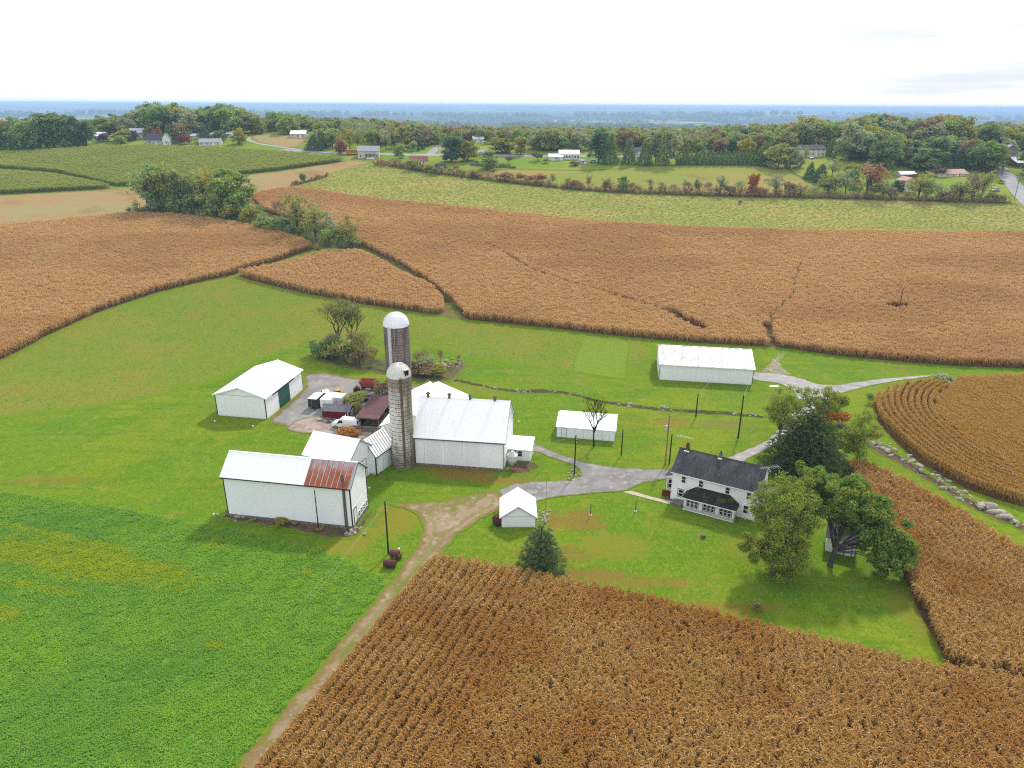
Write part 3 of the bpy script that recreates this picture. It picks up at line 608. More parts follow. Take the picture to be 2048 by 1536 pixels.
def face_fn(face, L, W):
    """(u, z, d) on a wall face -> local point; d outward"""
    return {'f': lambda u, z, d: (u, -d, z), 'b': lambda u, z, d: (L-u, W+d, z),
            'r': lambda u, z, d: (L+d, u, z), 'l': lambda u, z, d: (-d, W-u, z)}[face]
def fbox(mb, fn, u0, u1, z0, z1, d0, d1, m):
    a = fn(u0, z0, d0); b = fn(u1, z1, d1)
    mb.box([min(p, q) for p, q in zip(a, b)], [max(p, q) for p, q in zip(a, b)], m)
def window(root, fn, u, z, w, h, trim=white_m, mull=True, d=.02, outer=None, fw=.09):
    mb = MB(); fbox(mb, fn, u, u+w, z, z+h, -.03, d, glass_m); g = mb.build('window', root)
    mb = MB(); t = fw
    for a, b, c, e in ((u-t, u, z-t, z+h+t), (u+w, u+w+t, z-t, z+h+t), (u, u+w, z+h, z+h+t), (u, u+w, z-t, z)): fbox(mb, fn, a, b, c, e, -.02, d+.05, trim)
    if mull: fbox(mb, fn, u, u+w, z+h*.48, z+h*.54, d+.002, d+.04, trim)
    if outer:
        q = t + .09
        for a, b, c, e in ((u-q, u-t, z-q, z+h+q), (u+w+t, u+w+q, z-q, z+h+q), (u-t, u+w+t, z+h+t, z+h+q), (u-t, u+w+t, z-q, z-t)): fbox(mb, fn, a, b, c, e, -.02, d+.03, outer)
    mb.build('frame', g)
    return g
def door(root, fn, u, z, w, h, m, handle=True, frame=None, d=.05, name='door'):
    mb = MB(); fbox(mb, fn, u, u+w, z, z+h, -.02, d, m); o = mb.build(name, root)
    if handle:
        mb = MB(); fbox(mb, fn, u+w*.86, u+w*.93, z+h*.45, z+h*.5, d, d+.08, steel_m); mb.build('handle', o)
    if frame:
        mb = MB()
        for a, b, c, e in ((u-.1, u, z, z+h+.1), (u+w, u+w+.1, z, z+h+.1), (u, u+w, z+h, z+h+.1)): fbox(mb, fn, a, b, c, e, -.02, d+.02, frame)
        mb.build('frame', o)
    return o
def walls(root, L, W, H, R, m, sink=.5, name='wall', base=0.0):
    mb = MB(); out = [(0, base-sink), (W, base-sink), (W, H), (W/2, H+R), (0, H)] if R else [(0, base-sink), (W, base-sink), (W, H), (0, H)]
    mb.prism(out, 0, L, m, 'x'); return mb.build(name, root)
def slope(mb, x0, x1, ya, za, yb, zb, t, m, ribs=0, ribm=None, rh=.05, rw=.05, xa=None, xb=None):
    """roof plane from eave (ya,za) to ridge (yb,zb) between x0 and x1, thickness t upward"""
    n = Vector((0, -(zb-za), (yb-ya))).normalized()
    if n.z < 0: n = -n
    def P(x, s, k): return Vector((x, ya + (yb-ya)*s, za + (zb-za)*s)) + n*k
    vs = [P(x0,0,0), P(x1,0,0), P(x1,1,0), P(x0,1,0), P(x0,0,t), P(x1,0,t), P(x1,1,t), P(x0,1,t)]
    mb.poly(vs, [(0,3,2,1),(4,5,6,7),(0,1,5,4),(1,2,6,5),(2,3,7,6),(3,0,4,7)], m)
    if ribs:
        k = max(1, int((x1-x0)/ribs)); dx = (x1-x0)/k
        for i in range(k+1):
            x = x0 + i*dx; a, b = max(x0+.002, x-rw/2), min(x1-.002, x+rw/2)
            vs = [P(a,.004,t), P(b,.004,t), P(b,.985,t), P(a,.985,t), P(a,.004,t+rh), P(b,.004,t+rh), P(b,.985,t+rh), P(a,.985,t+rh)]
            mb.poly(vs, [(4,5,6,7),(0,1,5,4),(1,2,6,5),(2,3,7,6),(3,0,4,7)], ribm or m)
def gable_roof(root, L, W, H, R, o, m, ribs=.9, t=.07, ribm=None, name='roof', cap=True, rh=.04):
    s = R/(W/2); mb = MB(); z = H + .015
    slope(mb, -o, L+o, -o, z - s*o, W/2, z+R, t, m, ribs, ribm, rh); slope(mb, -o, L+o, W+o, z - s*o, W/2, z+R, t, m, ribs, ribm, rh)
    if cap:
        mb.prism([(W/2-.22, z+R+t-.22*s+.04), (W/2, z+R+t+.06), (W/2+.22, z+R+t-.22*s+.04), (W/2, z+R+t-.04)], -o-.01, L+o+.01, m, 'x')
    return mb.build(name, root)
def corners(root, L, W, H, m, w=.14, which='flrb', base=0.0):
    for a, b in ((0,0), (L,0), (0,W), (L,W)):
        mb = MB(); sx = 1 if a else -1; sy = 1 if b else -1
        mb.box((a + sx*.03 - (w if sx > 0 else 0), min(b + sy*.03, b - sy*w), base-.3), (a + sx*.03 + (w if sx < 0 else 0), max(b + sy*.03, b - sy*w), H - .02), m)
        mb.build('corner_trim', root)
def fascia(root, L, W, H, R, o, m):
    """gable verge boards and eave gutters"""
    s = R/(W/2)
    for x0 in (-o-.03, L+o-.02):
        for ya, yb in ((-o, W/2), (W+o, W/2)):
            za, zb = H - s*o, H + R; mb = MB()
            mb.poly([(x0, ya, za-.12), (x0+.05, ya, za-.12), (x0+.05, yb, zb-.12), (x0, yb, zb-.12), (x0, ya, za+.06), (x0+.05, ya, za+.06), (x0+.05, yb, zb+.06), (x0, yb, zb+.06)],
                [(0,3,2,1),(4,5,6,7),(0,1,5,4),(1,2,6,5),(2,3,7,6),(3,0,4,7)], m)
            mb.build('verge_board', root)
    for y0 in (-o-.12, W+o+.01):
        mb = MB(); mb.box((-o, y0, H-s*o-.1), (L+o, y0+.11, H-s*o+.02), m); mb.build('gutter', root)
def root_at(name, label, cat, x, y, th, group=None, dz=0):
    return thing(name, label, cat, (x, y, h1(x, y) + dz), math.radians(th), group)

# machine shed with green doors
L, W, H, R = 16.7, 11.0, 4.72, 1.81
r = root_at('machine_shed', 'white metal machine shed with dark green sliding doors beside the gravel yard', 'shed', -50.04, 132.68, 80.18)
walls(r, L, W, H, R, metal_m); gable_roof(r, L, W, H, R, .3, roof_m, .95); corners(r, L, W, H, dark_m); fascia(r, L, W, H, R, .3, white_m)
fn = face_fn('f', L, W)
for u in (5.6, 8.0): door(r, fn, u, .05, 2.36, 3.9, green_m, d=.1, name='sliding_door')
mb = MB(); fbox(mb, fn, 3.2, 12.8, 4.0, 4.2, .0, .16, dark_m); mb.build('door_rail', r)
mb = MB(); mb.box((-.02, .1, H-.02), (.03, W-.1, H+.06), steel_m); mb.build('gable_trim', r)
# barn with rusted roof end
L, W, H, R = 20.5, 6.5, 7.2, 2.55
r = root_at('barn', 'long white barn whose roof end is rusted red', 'barn', -44.2, 95.9, -9.8)
walls(r, L, W, H, R, wall_m, .1, base=.5)
s = R/(W/2); o = .3; z = H + .015; xr = 13.4
mb = MB(); slope(mb, -o, xr, -o, z-s*o, W/2, z+R, .07, roof_m, .9, None, .03); slope(mb, -o, L+o, W+o, z-s*o, W/2, z+R, .07, roof_m, .9, None, .03); mb.build('roof', r)
mb = MB(); slope(mb, xr+.004, L+o-.45, -o, z-s*o, W/2, z+R, .065, rust_m, .84, pale_seam_m, .05, .07)
for i in range(9):      # dark seam lines beside the pale ones
    x = xr + .1 + i*.84
    slope(mb, x+.42-.42+.10, x+.18, -o+.01, z-s*o+.008, W/2, z+R, .075, seam_m)
ro = mb.build('rusty_roof', r); ro['label'] = 'rust red sheets on the roof end'
mb = MB(); slope(mb, L+o-.446, L+o, -o, z-s*o, W/2, z+R, .07, mat('grey verge flashing', (.36,.37,.39), rough=.5)); mb.build('verge_flashing', r)
mb = MB(); mb.prism([(W/2-.2, z+R+.0), (W/2, z+R+.13), (W/2+.2, z+R+.0)], -o, L+o, roof_m, 'x'); mb.build('ridge_cap', r)
corners(r, L, W, H, dark_m, .16, base=.5); fascia(r, L, W, H, R, o, dark_m)
mb = MB(); mb.box((-.06, -.06, -.6), (L+.06, W+.06, .48), stone_m); mb.build('foundation', r)
fn = face_fn('r', L, W); door(r, fn, .75, .6, .95, 2.3, white_m, frame=dark_m)
for k in range(4): window(r, fn, 2.35 + k*1.02, .75, .55, .85, white_m)
mb = MB(); fbox(mb, fn, -.01, W+.01, 3.3, 3.36, .0, .03, white_m); mb.build('belt_board', r)
# middle barn
L, W, H, R = 8.7, 7.0, 5.2, 2.6
r = root_at('barn', 'short white gabled barn between the rusty barn and the silo shed', 'barn', -35.0, 107.2, -21)
walls(r, L, W, H, R, wall_m); gable_roof(r, L, W, H, R, .3, roof_m, .9); fascia(r, L, W, H, R, .3, mat('sage green trim', (.16,.22,.19), rough=.6)); corners(r, L, W, H, white_m)
fn = face_fn('r', L, W); door(r, fn, 2.9, .1, 2.2, 3.4, white_m, frame=mat('sage green trim', (0,0,0)), name='barn_door')
mb = MB(); fbox(mb, fn, .0, W, H-.25, H-.18, 0, .03, white_m); mb.build('belt_board', r)
# seamed connector
L, W, H, R = 5.4, 3.9, 3.75, 2.6
r = root_at('shed', 'small white shed with dark roof seams wedged beside the tall silo', 'shed', -23.5, 109.4, 65)
walls(r, L, W, H, R, wall_m); gable_roof(r, L, W, H, R, .25, roof_m, .62, ribm=seam_m, rh=.05); corners(r, L, W, H, dark_m, .1); fascia(r, L, W, H, R, .25, dark_m)
fn = face_fn('f', L, W)
for u in (.5, 2.2, 3.7):
    mb = MB(); fbox(mb, fn, u, u+.05, .1, H-.2, 0, .03, steel_m); mb.build('door_seam', r)
mb = MB(); mb.box((-.25, -.32, 0), (-.15, -.22, H-.2), dark_m); mb.build('downspout', r)
# main barn
L, W, H, R = 15.95, 12.3, 5.78, 5.0
r = root_at('barn', 'largest white barn with steep pale roof and four ridge vents behind the silos', 'barn', -17.15, 113.1, -7.6)
walls(r, L, W, H, R, wall_m, .1, base=.5); gable_roof(r, L, W, H, R, .32, groof_m, .75, rh=.025); fascia(r, L, W, H, R, .32, mat('dark gutter', (.09,.085,.085), rough=.5))
corners(r, L, W, H, dark_m, .12, base=.5)
mb = MB(); mb.box((-.05, -.05, -.6), (L+.05, W+.05, .48), stone_m); mb.build('foundation', r)
fn = face_fn('f', L, W)
seamw = mat('grey board joint', (.5,.51,.53), rough=.7)
for u in (1.7, 5.4, 8.6, 11.3): 
    mb = MB(); fbox(mb, fn, u, u+.05, .5, H-.5, 0, .025, seamw); mb.build('wall_batten', r)
for u in (2.2, 5.8, 9.0): door(r, fn, u, .55, 2.6, H-1.3, white_m, False, d=.04, name='sliding_door')
mb = MB(); fbox(mb, fn, 0, L, H-.62, H-.54, 0, .1, seamw); mb.build('door_rail', r)
vent_m = mat('rusty ridge vent', (.16,.11,.09), rough=.7)
for u in (1.2, 5.1, 8.9, 13.4):
    mb = MB(); zz = H+R+.1; mb.lathe([(.26, zz-.25), (.24, zz+.45), (.38, zz+.5), (.38, zz+.62), (.12, zz+.85), (.0, zz+.86)], vent_m, 12, (u, W/2, 0)); mb.build('ridge_vent', r)
fn = face_fn('r', L, W); door(r, fn, 7.2, .5, 1.0, 2.1, white_m, frame=dark_m); window(r, fn, 3.0, 1.4, .7, 1.0); window(r, fn, 5.6, 7.3, .8, 1.0)
mb = MB(); mb.box((L+.02, -.36, 0), (L+.12, -.26, H-.3), steel_m); mb.build('downspout', r)
# wing at the back left of the main barn
r = root_at('barn_wing', 'low white wing with twin roof peaks behind the largest barn', 'barn wing', -11.4, 120.6, 81)
walls(r, 17.0, 13.6, 3.3, 2.7, wall_m); gable_roof(r, 17.0, 13.6, 3.3, 2.7, .3, roof_m, .9)
mb = MB(); mb.prism([(6.3, 4.0), (12.4, 4.0), (8.6, 5.98)], 15.2, 17.5, roof_m, 'x'); mb.build('second_peak', r)
mb = MB(); fbox(mb, face_fn('r', 17.0, 13.6), 6, 9, 0, 2.8, 0, .06, dark_m); mb.build('door', r)
# milk house
r = root_at('milk_house', 'small white milk house with windows at the big barn end', 'milk house', -.75, 115.4, -9)
L, W, H = 4.2, 3.6, 2.3
walls(r, L, W, H, 0, wall_m)
mb = MB(); slope(mb, -.2, L+.3, -.35, H-.02, W+.3, H+.75, .08, roof_m, .7, None, .03); mb.build('roof', r)
mb = MB(); mb.prism([(0, H), (W, H), (W, H+.7)], .02, L-.02, wall_m, 'x'); mb.build('gable', r)
fn = face_fn('f', L, W); window(r, fn, 1.9, .9, .75, 1.0); window(r, face_fn('r', L, W), 1.2, .9, .8, .9)
door(r, fn, .6, 0, .85, 2.0, white_m, frame=dark_m)
# small gabled shed
L, W, H, R = 5.45, 5.1, 1.9, 1.76
r = root_at('garden_shed', 'small white gabled shed beside the drive near the young spruce', 'shed', 3.63, 93.2, 91)
walls(r, L, W, H, R, metal_m); gable_roof(r, L, W, H, R, .25, roof_m, .8); fascia(r, L, W, H, R, .25, mat('grey edge trim', (.4,.41,.42), rough=.6))
mb = MB(); fbox(mb, face_fn('r', L, W), 1.3, 3.7, 0, 1.8, 0, .05, white_m); mb.build('door', r)
mb = MB(); fbox(mb, face_fn('l', L, W), 0, W, H-.04, H+.02, 0, .03, seamw); mb.build('gable_trim', r)
# low shed
L, W, H, R = 11.2, 7.7, 2.24, 1.2
r = root_at('low_shed', 'low white shed with small door behind the bare tree', 'shed', 8.72, 125.07, -10.1)
walls(r, L, W, H, R, metal_m); gable_roof(r, L, W, H, R, .2, roof_m, .8); corners(r, L, W, H, seamw, .08)
fn = face_fn('f', L, W); door(r, fn, .95, .05, .9, 1.8, white_m, frame=mat('grey edge trim', (0,0,0)))
for u in (3.4, 5.2, 7.0, 8.8):
    mb = MB(); fbox(mb, fn, u, u+.04, .1, H-.1, 0, .025, seamw); mb.build('panel_joint', r)
# long shed
L, W, H, R = 21.2, 14.2, 3.96, 2.3
r = root_at('long_shed', 'long white metal shed with streaky roof beside the brown corn', 'shed', 34.58, 156.45, -8.5)
walls(r, L, W, H, R, metal_m); gable_roof(r, L, W, H, R, .3, longroof_m, .9, rh=.03); corners(r, L, W, H, dark_m, .12); fascia(r, L, W, H, R, .3, white_m)
mb = MB(); slope(mb, 3.4, 3.9, W/2*.45, H+R*.45+.02, W/2*.62, H+R*.62+.02, .13, steel_m); mb.build('roof_patch', r)
for x, a, b in ((3.3, .2, .52), (10.6, .45, .62), (17.4, .45, .9)):
    mb = MB(); slope(mb, x, x+.55, W/2*a, H+R*a+.02, W/2*b, H+R*b+.02, .09, mat('translucent roof panel', (.50,.49,.46), rough=.5)); mb.build('skylight_panel', r)
door(r, face_fn('l', L, W), 5, .05, 4, 3.2, white_m, d=.06, name='sliding_door')
door(r, face_fn('r', L, W), 4, .05, 4.5, 3.3, white_m, d=.06, name='sliding_door')
# red shed
L, W, H, R = 5.67, 2.9, 1.85, .75
r = root_at('red_shed', 'dark red board shed with grey roof next to the trailers', 'shed', -38.75, 133.12, -7)
walls(r, L, W, H, R, red_m); gable_roof(r, L, W, H, R, .22, greyroof_m, 0); corners(r, L, W, H, red_m, .1)
window(r, face_fn('r', L, W), 1.0, .7, .6, .8, white_m); mb = MB(); fbox(mb, face_fn('r', L, W), 1.9, 2.7, .05, 1.7, 0, .05, white_m); mb.build('door', r)
mb = MB(); fbox(mb, face_fn('f', L, W), L-.35, L-.2, 0, H-.1, .0, .05, white_m); mb.build('downspout', r)
# open-sided rusty roofed shelter
r = root_at('pole_shelter', 'open timber shelter under a brown rusted lean-to roof', 'shelter', -30.8, 128.4, -10)
L, W = 4.7, 9.5
mb = MB(); M_ = Matrix.Rotation(math.radians(-7.5), 4, 'Z')
n0 = len(mb.v); slope(mb, -.1, L+.1, -.3, 2.5, W+.2, 3.3, .08, brownroof_m, .62, brownroof_m, .03); mb.build('roof', r)
for x in (.1, L-.2):
    for y in (0, 3.1, 6.2, 9.3):
        mb = MB(); mb.box((x, y, -.2), (x+.16, y+.16, 2.48 + y*.083), wood_m); mb.build('post', r)
mb = MB(); mb.box((.1, W-.2, 0), (L-.1, W-.1, 3.1), dwood_m); mb.box((.12, .4, 0), (.2, W-.2, 1.7), dwood_m); mb.build('back_wall', r)
mb = MB(); mb.box((.1, -.05, 2.2), (L-.1, .05, 2.42), wood_m); mb.build('beam', r)
mb = MB()
for k in range(9): mb.box((.5+k*.4, 1.2, 0), (.8+k*.4, 6.5, .5+.3*math.sin(k*2.3)**2), wood_m)
o_ = mb.build('lumber_pile', None); o_.location = r.location; o_.rotation_euler = r.rotation_euler; tag(o_, 'dark heap of old timber stored under the rusted shelter', 'lumber pile')
# low block wall in front of the shelter
mb = MB(); mb.box((0, 0, -.2), (8.2, .35, 1.1), stone_m); mb.box((8.2, -.02, -.2), (8.5, 3, 1.0), stone_m); wl = mb.build('block_wall'); p = at(705, 862); wl.location = (p[0], p[1], 0); wl.rotation_euler[2] = math.radians(-8); tag(wl, 'low grey block retaining wall behind the small white barns', 'wall')

# farmhouse
L, W, H, R = 13.45, 7.6, 5.25, 2.35
hx, hy, ht = 26.08, 101.83, -29.4
r = root_at('farmhouse', 'white two storey farmhouse with black roof and enclosed front porch', 'house', hx, hy, ht)
side_m = mat('white clapboard', (.87,.87,.88), [('N', (.70,.70,.69), 1.5, .5, .75, .4, (1,1,.4)), ('Z', (.55,.56,.48), .5, .1, .4, 1.5)], rough=.6, coord='O', bump=(1,.4,(.05,.05,14),.03))
walls(r, L, W, H, R, side_m); gable_roof(r, L, W, H, R, .3, slate_m, 0, .1); corners(r, L, W, H, white_m, .13); fascia(r, L, W, H, R, .3, white_m)
fn = face_fn('f', L, W)
for u in (1.55, 4.35, 8.55, 11.8): window(r, fn, u, 3.55, .62, 1.05)
window(r, fn, 1.25, 1.0, .7, 1.15, outer=dark_m); window(r, fn, 11.6, 1.0, .65, 1.3)
fl = face_fn('l', L, W); window(r, fl, 2.0, 3.5, .7, 1.1); window(r, fl, 5.0, 3.5, .7, 1.1); window(r, fl, 1.2, .9, .7, 1.2)
fr = face_fn('r', L, W); window(r, fr, 1.6, 3.5, .7, 1.1); window(r, fr, 5.2, 3.5, .7, 1.1); window(r, fr, 2.0, .9, .7, 1.2)
for u, w_, h_, m_ in ((.75, .55, 1.0, brick_m), (6.2, .42, .8, greyroof_m)):
    mb = MB(); zz = H+R; mb.box((u, W/2-w_/2, zz-.5), (u+w_, W/2+w_/2, zz+h_), m_); mb.box((u-.05, W/2-w_/2-.05, zz+h_-.18), (u+w_+.05, W/2+w_/2+.05, zz+h_-.06), m_); ch = mb.build('chimney', r)
    mb = MB(); mb.lathe([(.14, zz+h_), (.12, zz+h_+.25), (.0, zz+h_+.25)], blk_m, 8, (u+w_/2, W/2, 0)); mb.build('chimney_pot', ch)
    mb = MB(); mb.box((u-.1, W/2-w_/2-.35, zz-.16), (u+w_+.1, W/2-w_/2-.06, zz-.02), white_m); mb.build('flashing', ch)
# porch
px0, px1, pd, ph = 2.75, 10.65, 2.1, 2.25
mb = MB(); mb.box((px0, -pd, -.4), (px1, .02, ph), mat('weathered porch wall', (.74,.74,.73), [('Z', (.34,.34,.28), .9, .3, .75, 2.0)], rough=.7, coord='O')); po = mb.build('porch', r)
e = .3; z0 = ph - .05; z1 = ph + 1.15
A = [(px0-e, -pd-e, z0), (px1+e, -pd-e, z0), (px1+e, .0, z0), (px0-e, .0, z0), (px0+1.3, .0, z1), (px1-1.3, .0, z1)]
mb = MB(); mb.poly(A, [(0,1,5,4), (1,2,5), (0,4,3), (0,3,2,1), (2,3,4,5)], moss_m); mb.build('porch_roof', po)
mb = MB(); mb.box((px0-e, -pd-e-.04, z0-.12), (px1+e, -pd-e, z0+.02), white_m); mb.box((px0-.06, -pd-.06, -.1), (px1+.06, -pd, .1), white_m); mb.build('porch_trim', po)
pf = lambda u, z, d: (px0 + u, -pd - d, z)
for g in (.55, 3.15, 5.75):
    for k in range(3): window(po, pf, g + k*.62, .85, .42, 1.05, white_m, True, .02, dark_m, .055)
mb = MB(); fbox(mb, lambda u, z, d: (px0 - d, -u, z), .5, 1.4, 0, 2.0, 0, .05, white_m); mb.build('door', po)
# bay room at the left end and small room at the right end
mb = MB(); mb.prism([(2.6, -.4), (6.0, -.4), (6.0, 2.7), (2.6, 2.7)], -1.6, 0.0, side_m, 'x'); s_ = mb.build('side_room', r)
mb = MB(); mb.poly([(-1.9, 2.3, 2.65), (0, 2.3, 3.45), (0, 6.3, 3.45), (-1.9, 6.3, 2.65), (-1.9, 2.3, 2.75), (0, 2.3, 3.55), (0, 6.3, 3.55), (-1.9, 6.3, 2.75)], [(0,1,2,3), (4,7,6,5), (0,4,5,1), (3,2,6,7), (0,3,7,4), (1,5,6,2)], slate_m); mb.build('side_roof', s_)
mb = MB(); mb.prism([(-1.6, 2.69), (0, 2.69), (0, 3.4)], 2.62, 5.98, side_m, 'y'); mb.build('gable', s_)
window(s_, lambda u, z, d: (-1.6 + u, 2.6 - d, z), .35, .6, .95, 1.5, white_m, True, outer=dark_m)
mb = MB(); mb.box((px0-2.0, -1.7, -.2), (px0-.02, -.1, .42), stone_m); mb.box((px0-2.3, -1.5, -.2), (px0-2.0, -.4, .2), stone_m); mb.build('porch_step', r)
mb = MB(); mb.prism([(1.5, -.4), (6.0, -.4), (6.0, 2.6), (1.5, 2.6)], L, L+2.6, side_m, 'x'); s_ = mb.build('kitchen_room', r)
mb = MB(); mb.poly([(L, 1.2, 3.5), (L+2.9, 1.2, 2.6), (L+2.9, 6.3, 2.6), (L, 6.3, 3.5), (L, 1.2, 3.6), (L+2.9, 1.2, 2.7), (L+2.9, 6.3, 2.7), (L, 6.3, 3.6)], [(0,3,2,1), (4,5,6,7), (0,1,5,4), (3,7,6,2), (1,2,6,5), (0,4,7,3)], greyroof_m); mb.build('kitchen_roof', s_)
def loc_of(root, p): 
    return Matrix.Translation(root.location) @ Matrix.Rotation(root.rotation_euler[2], 4, 'Z') @ Vector(p)
# television antennas
def antenna(name, label, p, hgt_, n=9, ln=2.6, rz=0.0):
    t = thing(name, label, 'antenna', p, rz); mb = MB(); mb.tube([(0,0,0), (0,0,hgt_)], .025, steel_m, 5); mb.build('mast', t)
    mb = MB(); mb.tube([(-ln*.3, 0, hgt_-.1), (ln*.7, 0, hgt_-.1)], .022, white_m, 4); mb.build('boom', t)
    mb = MB()
    for k in range(n):
        x = -ln*.28 + k*ln*.95/(n-1); w = .25 + .55*k/(n-1)
        mb.tube([(x, -w, hgt_-.1), (x, w, hgt_-.1)], .014, white_m, 3)
    mb.build('antenna_rods', t)
antenna('antenna', 'white television antenna above the red brick chimney', loc_of(r, (.75, W/2+.5, H+R-.05)), 2.1, 9, 2.6, 2.6)
antenna('antenna', 'large pale antenna at the tree end of the farmhouse roof', loc_of(r, (L+.1, W/2-.6, 0)), H+R+.4, 9, 3.2, .2)
mb = MB(); M2 = Matrix.Translation((L+.38, 1.6, 0))
for k in range(3): mb.tube([Vector((L+.5+.18*math.cos(k*2.1), 2.6+.18*math.sin(k*2.1), 0)), Vector((L+.5+.12*math.cos(k*2.1), 2.6+.12*math.sin(k*2.1), H+1.6))], .02, white_m, 4)
for q in range(14):
    zz = .4 + q*.45
    for k in range(3): mb.tube([(L+.5+.16*math.cos(k*2.1), 2.6+.16*math.sin(k*2.1), zz), (L+.5+.16*math.cos(k*2.1+2.1), 2.6+.16*math.sin(k*2.1+2.1), zz+.3)], .012, white_m, 3)
ob = mb.build('antenna_tower'); ob.location = r.location; ob.rotation_euler = r.rotation_euler; tag(ob, 'slim white lattice tower against the farmhouse end', 'tower')
# outbuilding under the big tree
r = root_at('outbuilding', 'small white outbuilding with dark roof hidden under the dark broad tree', 'shed', 45.6, 87.4, -24)
L, W, H, R = 3.8, 4.6, 2.5, 1.3
walls(r, L, W, H, R, side_m); gable_roof(r, L, W, H, R, .3, greyroof_m, 0, .08); door(r, face_fn('f', L, W), 2.5, 0, .85, 2.0, white_m, frame=dark_m); window(r, face_fn('f', L, W), .8, 1.0, .6, .9)

# ------------------------------------------------------------------ silos
def silo_mat(name, base, grime, moss, gl, ml, pat=True):
    m = bpy.data.materials.new(name); m.use_nodes = True; nt = m.node_tree; bs = nt.nodes['Principled BSDF']
    v = nt.nodes.new('ShaderNodeTexCoord').outputs['Object']
    sp = nt.nodes.new('ShaderNodeSeparateXYZ'); nt.links.new(v, sp.inputs[0])
    an = _math(nt, 'MULTIPLY', _math(nt, 'ARCTAN2', sp.outputs[1], sp.outputs[0]), 2.05)
    cb = nt.nodes.new('ShaderNodeCombineXYZ'); nt.links.new(an, cb.inputs[0]); nt.links.new(sp.outputs[2], cb.inputs[1])
    br = nt.nodes.new('ShaderNodeTexBrick'); nt.links.new(cb.outputs[0], br.inputs['Vector'])
    br.inputs['Scale'].default_value = 1; br.inputs['Brick Width'].default_value = .32; br.inputs['Row Height'].default_value = .76
    br.inputs['Mortar Size'].default_value = .03; br.inputs['Color1'].default_value = (*base, 1); br.inputs['Color2'].default_value = (*[c*.86 for c in base], 1)
    br.inputs['Mortar'].default_value = (*[c*.6 for c in base], 1)
    col = br.outputs[0]
    col = _mix(nt, _ss(nt, _noise(nt, cb.outputs[0], 1.3, (1.2, .16, 1), 4, 2.), gl[0], gl[1], .85), col, grime)
    col = _mix(nt, _ss(nt, _noise(nt, cb.outputs[0], 2.6, (1, .6, 1), 4, 5.), .52, .68, .6), col, grime)
    if moss:
        # moss growing on the right-hand side
        d = _math(nt, 'ADD', _math(nt, 'MULTIPLY', sp.outputs[0], .55), _math(nt, 'MULTIPLY', _noise(nt, cb.outputs[0], .9, (1, .25, 1), 4, 8.), 1.6))
        col = _mix(nt, _ss(nt, d, ml[0], ml[1], .8), col, moss)
        top = _math(nt, 'ADD', _math(nt, 'MULTIPLY', sp.outputs[2], .1), _noise(nt, cb.outputs[0], 1.2, (1.5, .3, 1), 4, 3.))
        col = _mix(nt, _ss(nt, top, 1.55, 2.15, .8), col, grime)
        bot = _math(nt, 'ADD', _math(nt, 'MULTIPLY', sp.outputs[2], -.14), _noise(nt, cb.outputs[0], 1.2, (1, .6, 1), 4, 4.))
        col = _mix(nt, _ss(nt, bot, -.25, .35, .8), col, grime)
    nt.links.new(col, bs.inputs['Base Color']); bs.inputs['Roughness'].default_value = .9
    return m
silo_a = silo_mat('pale stave concrete', (.72,.68,.63), (.17,.115,.08), (.17,.15,.02), (.55,.70), (1.25,1.85))
silo_b = silo_mat('dark stave concrete', (.24,.195,.17), (.085,.065,.055), None, (.44,.62), (0,0))
dome_m = mat('pale dome sheets', (.68,.65,.60), [('N', (.50,.45,.40), 1.2, .5, .7, .6)], rough=.5, coord='O')
dome2_m = mat('white dome sheets', (.80,.80,.80), [('N', (.7,.7,.69), 1.0, .5, .7, .5)], rough=.45, coord='O')
hoop_m = mat('dark hoop band', (.10,.075,.06), rough=.8); chute_m = mat('rusty chute', (.15,.085,.055), [('N', (.26,.22,.18), 2, .55, .7, .7, (1,1,.2))], rough=.8, coord='O')
pchute_m = mat('pale chute', (.50,.49,.46), [('N', (.3,.28,.25), 2, .5, .7, .6, (1,1,.2))], rough=.7, coord='O')
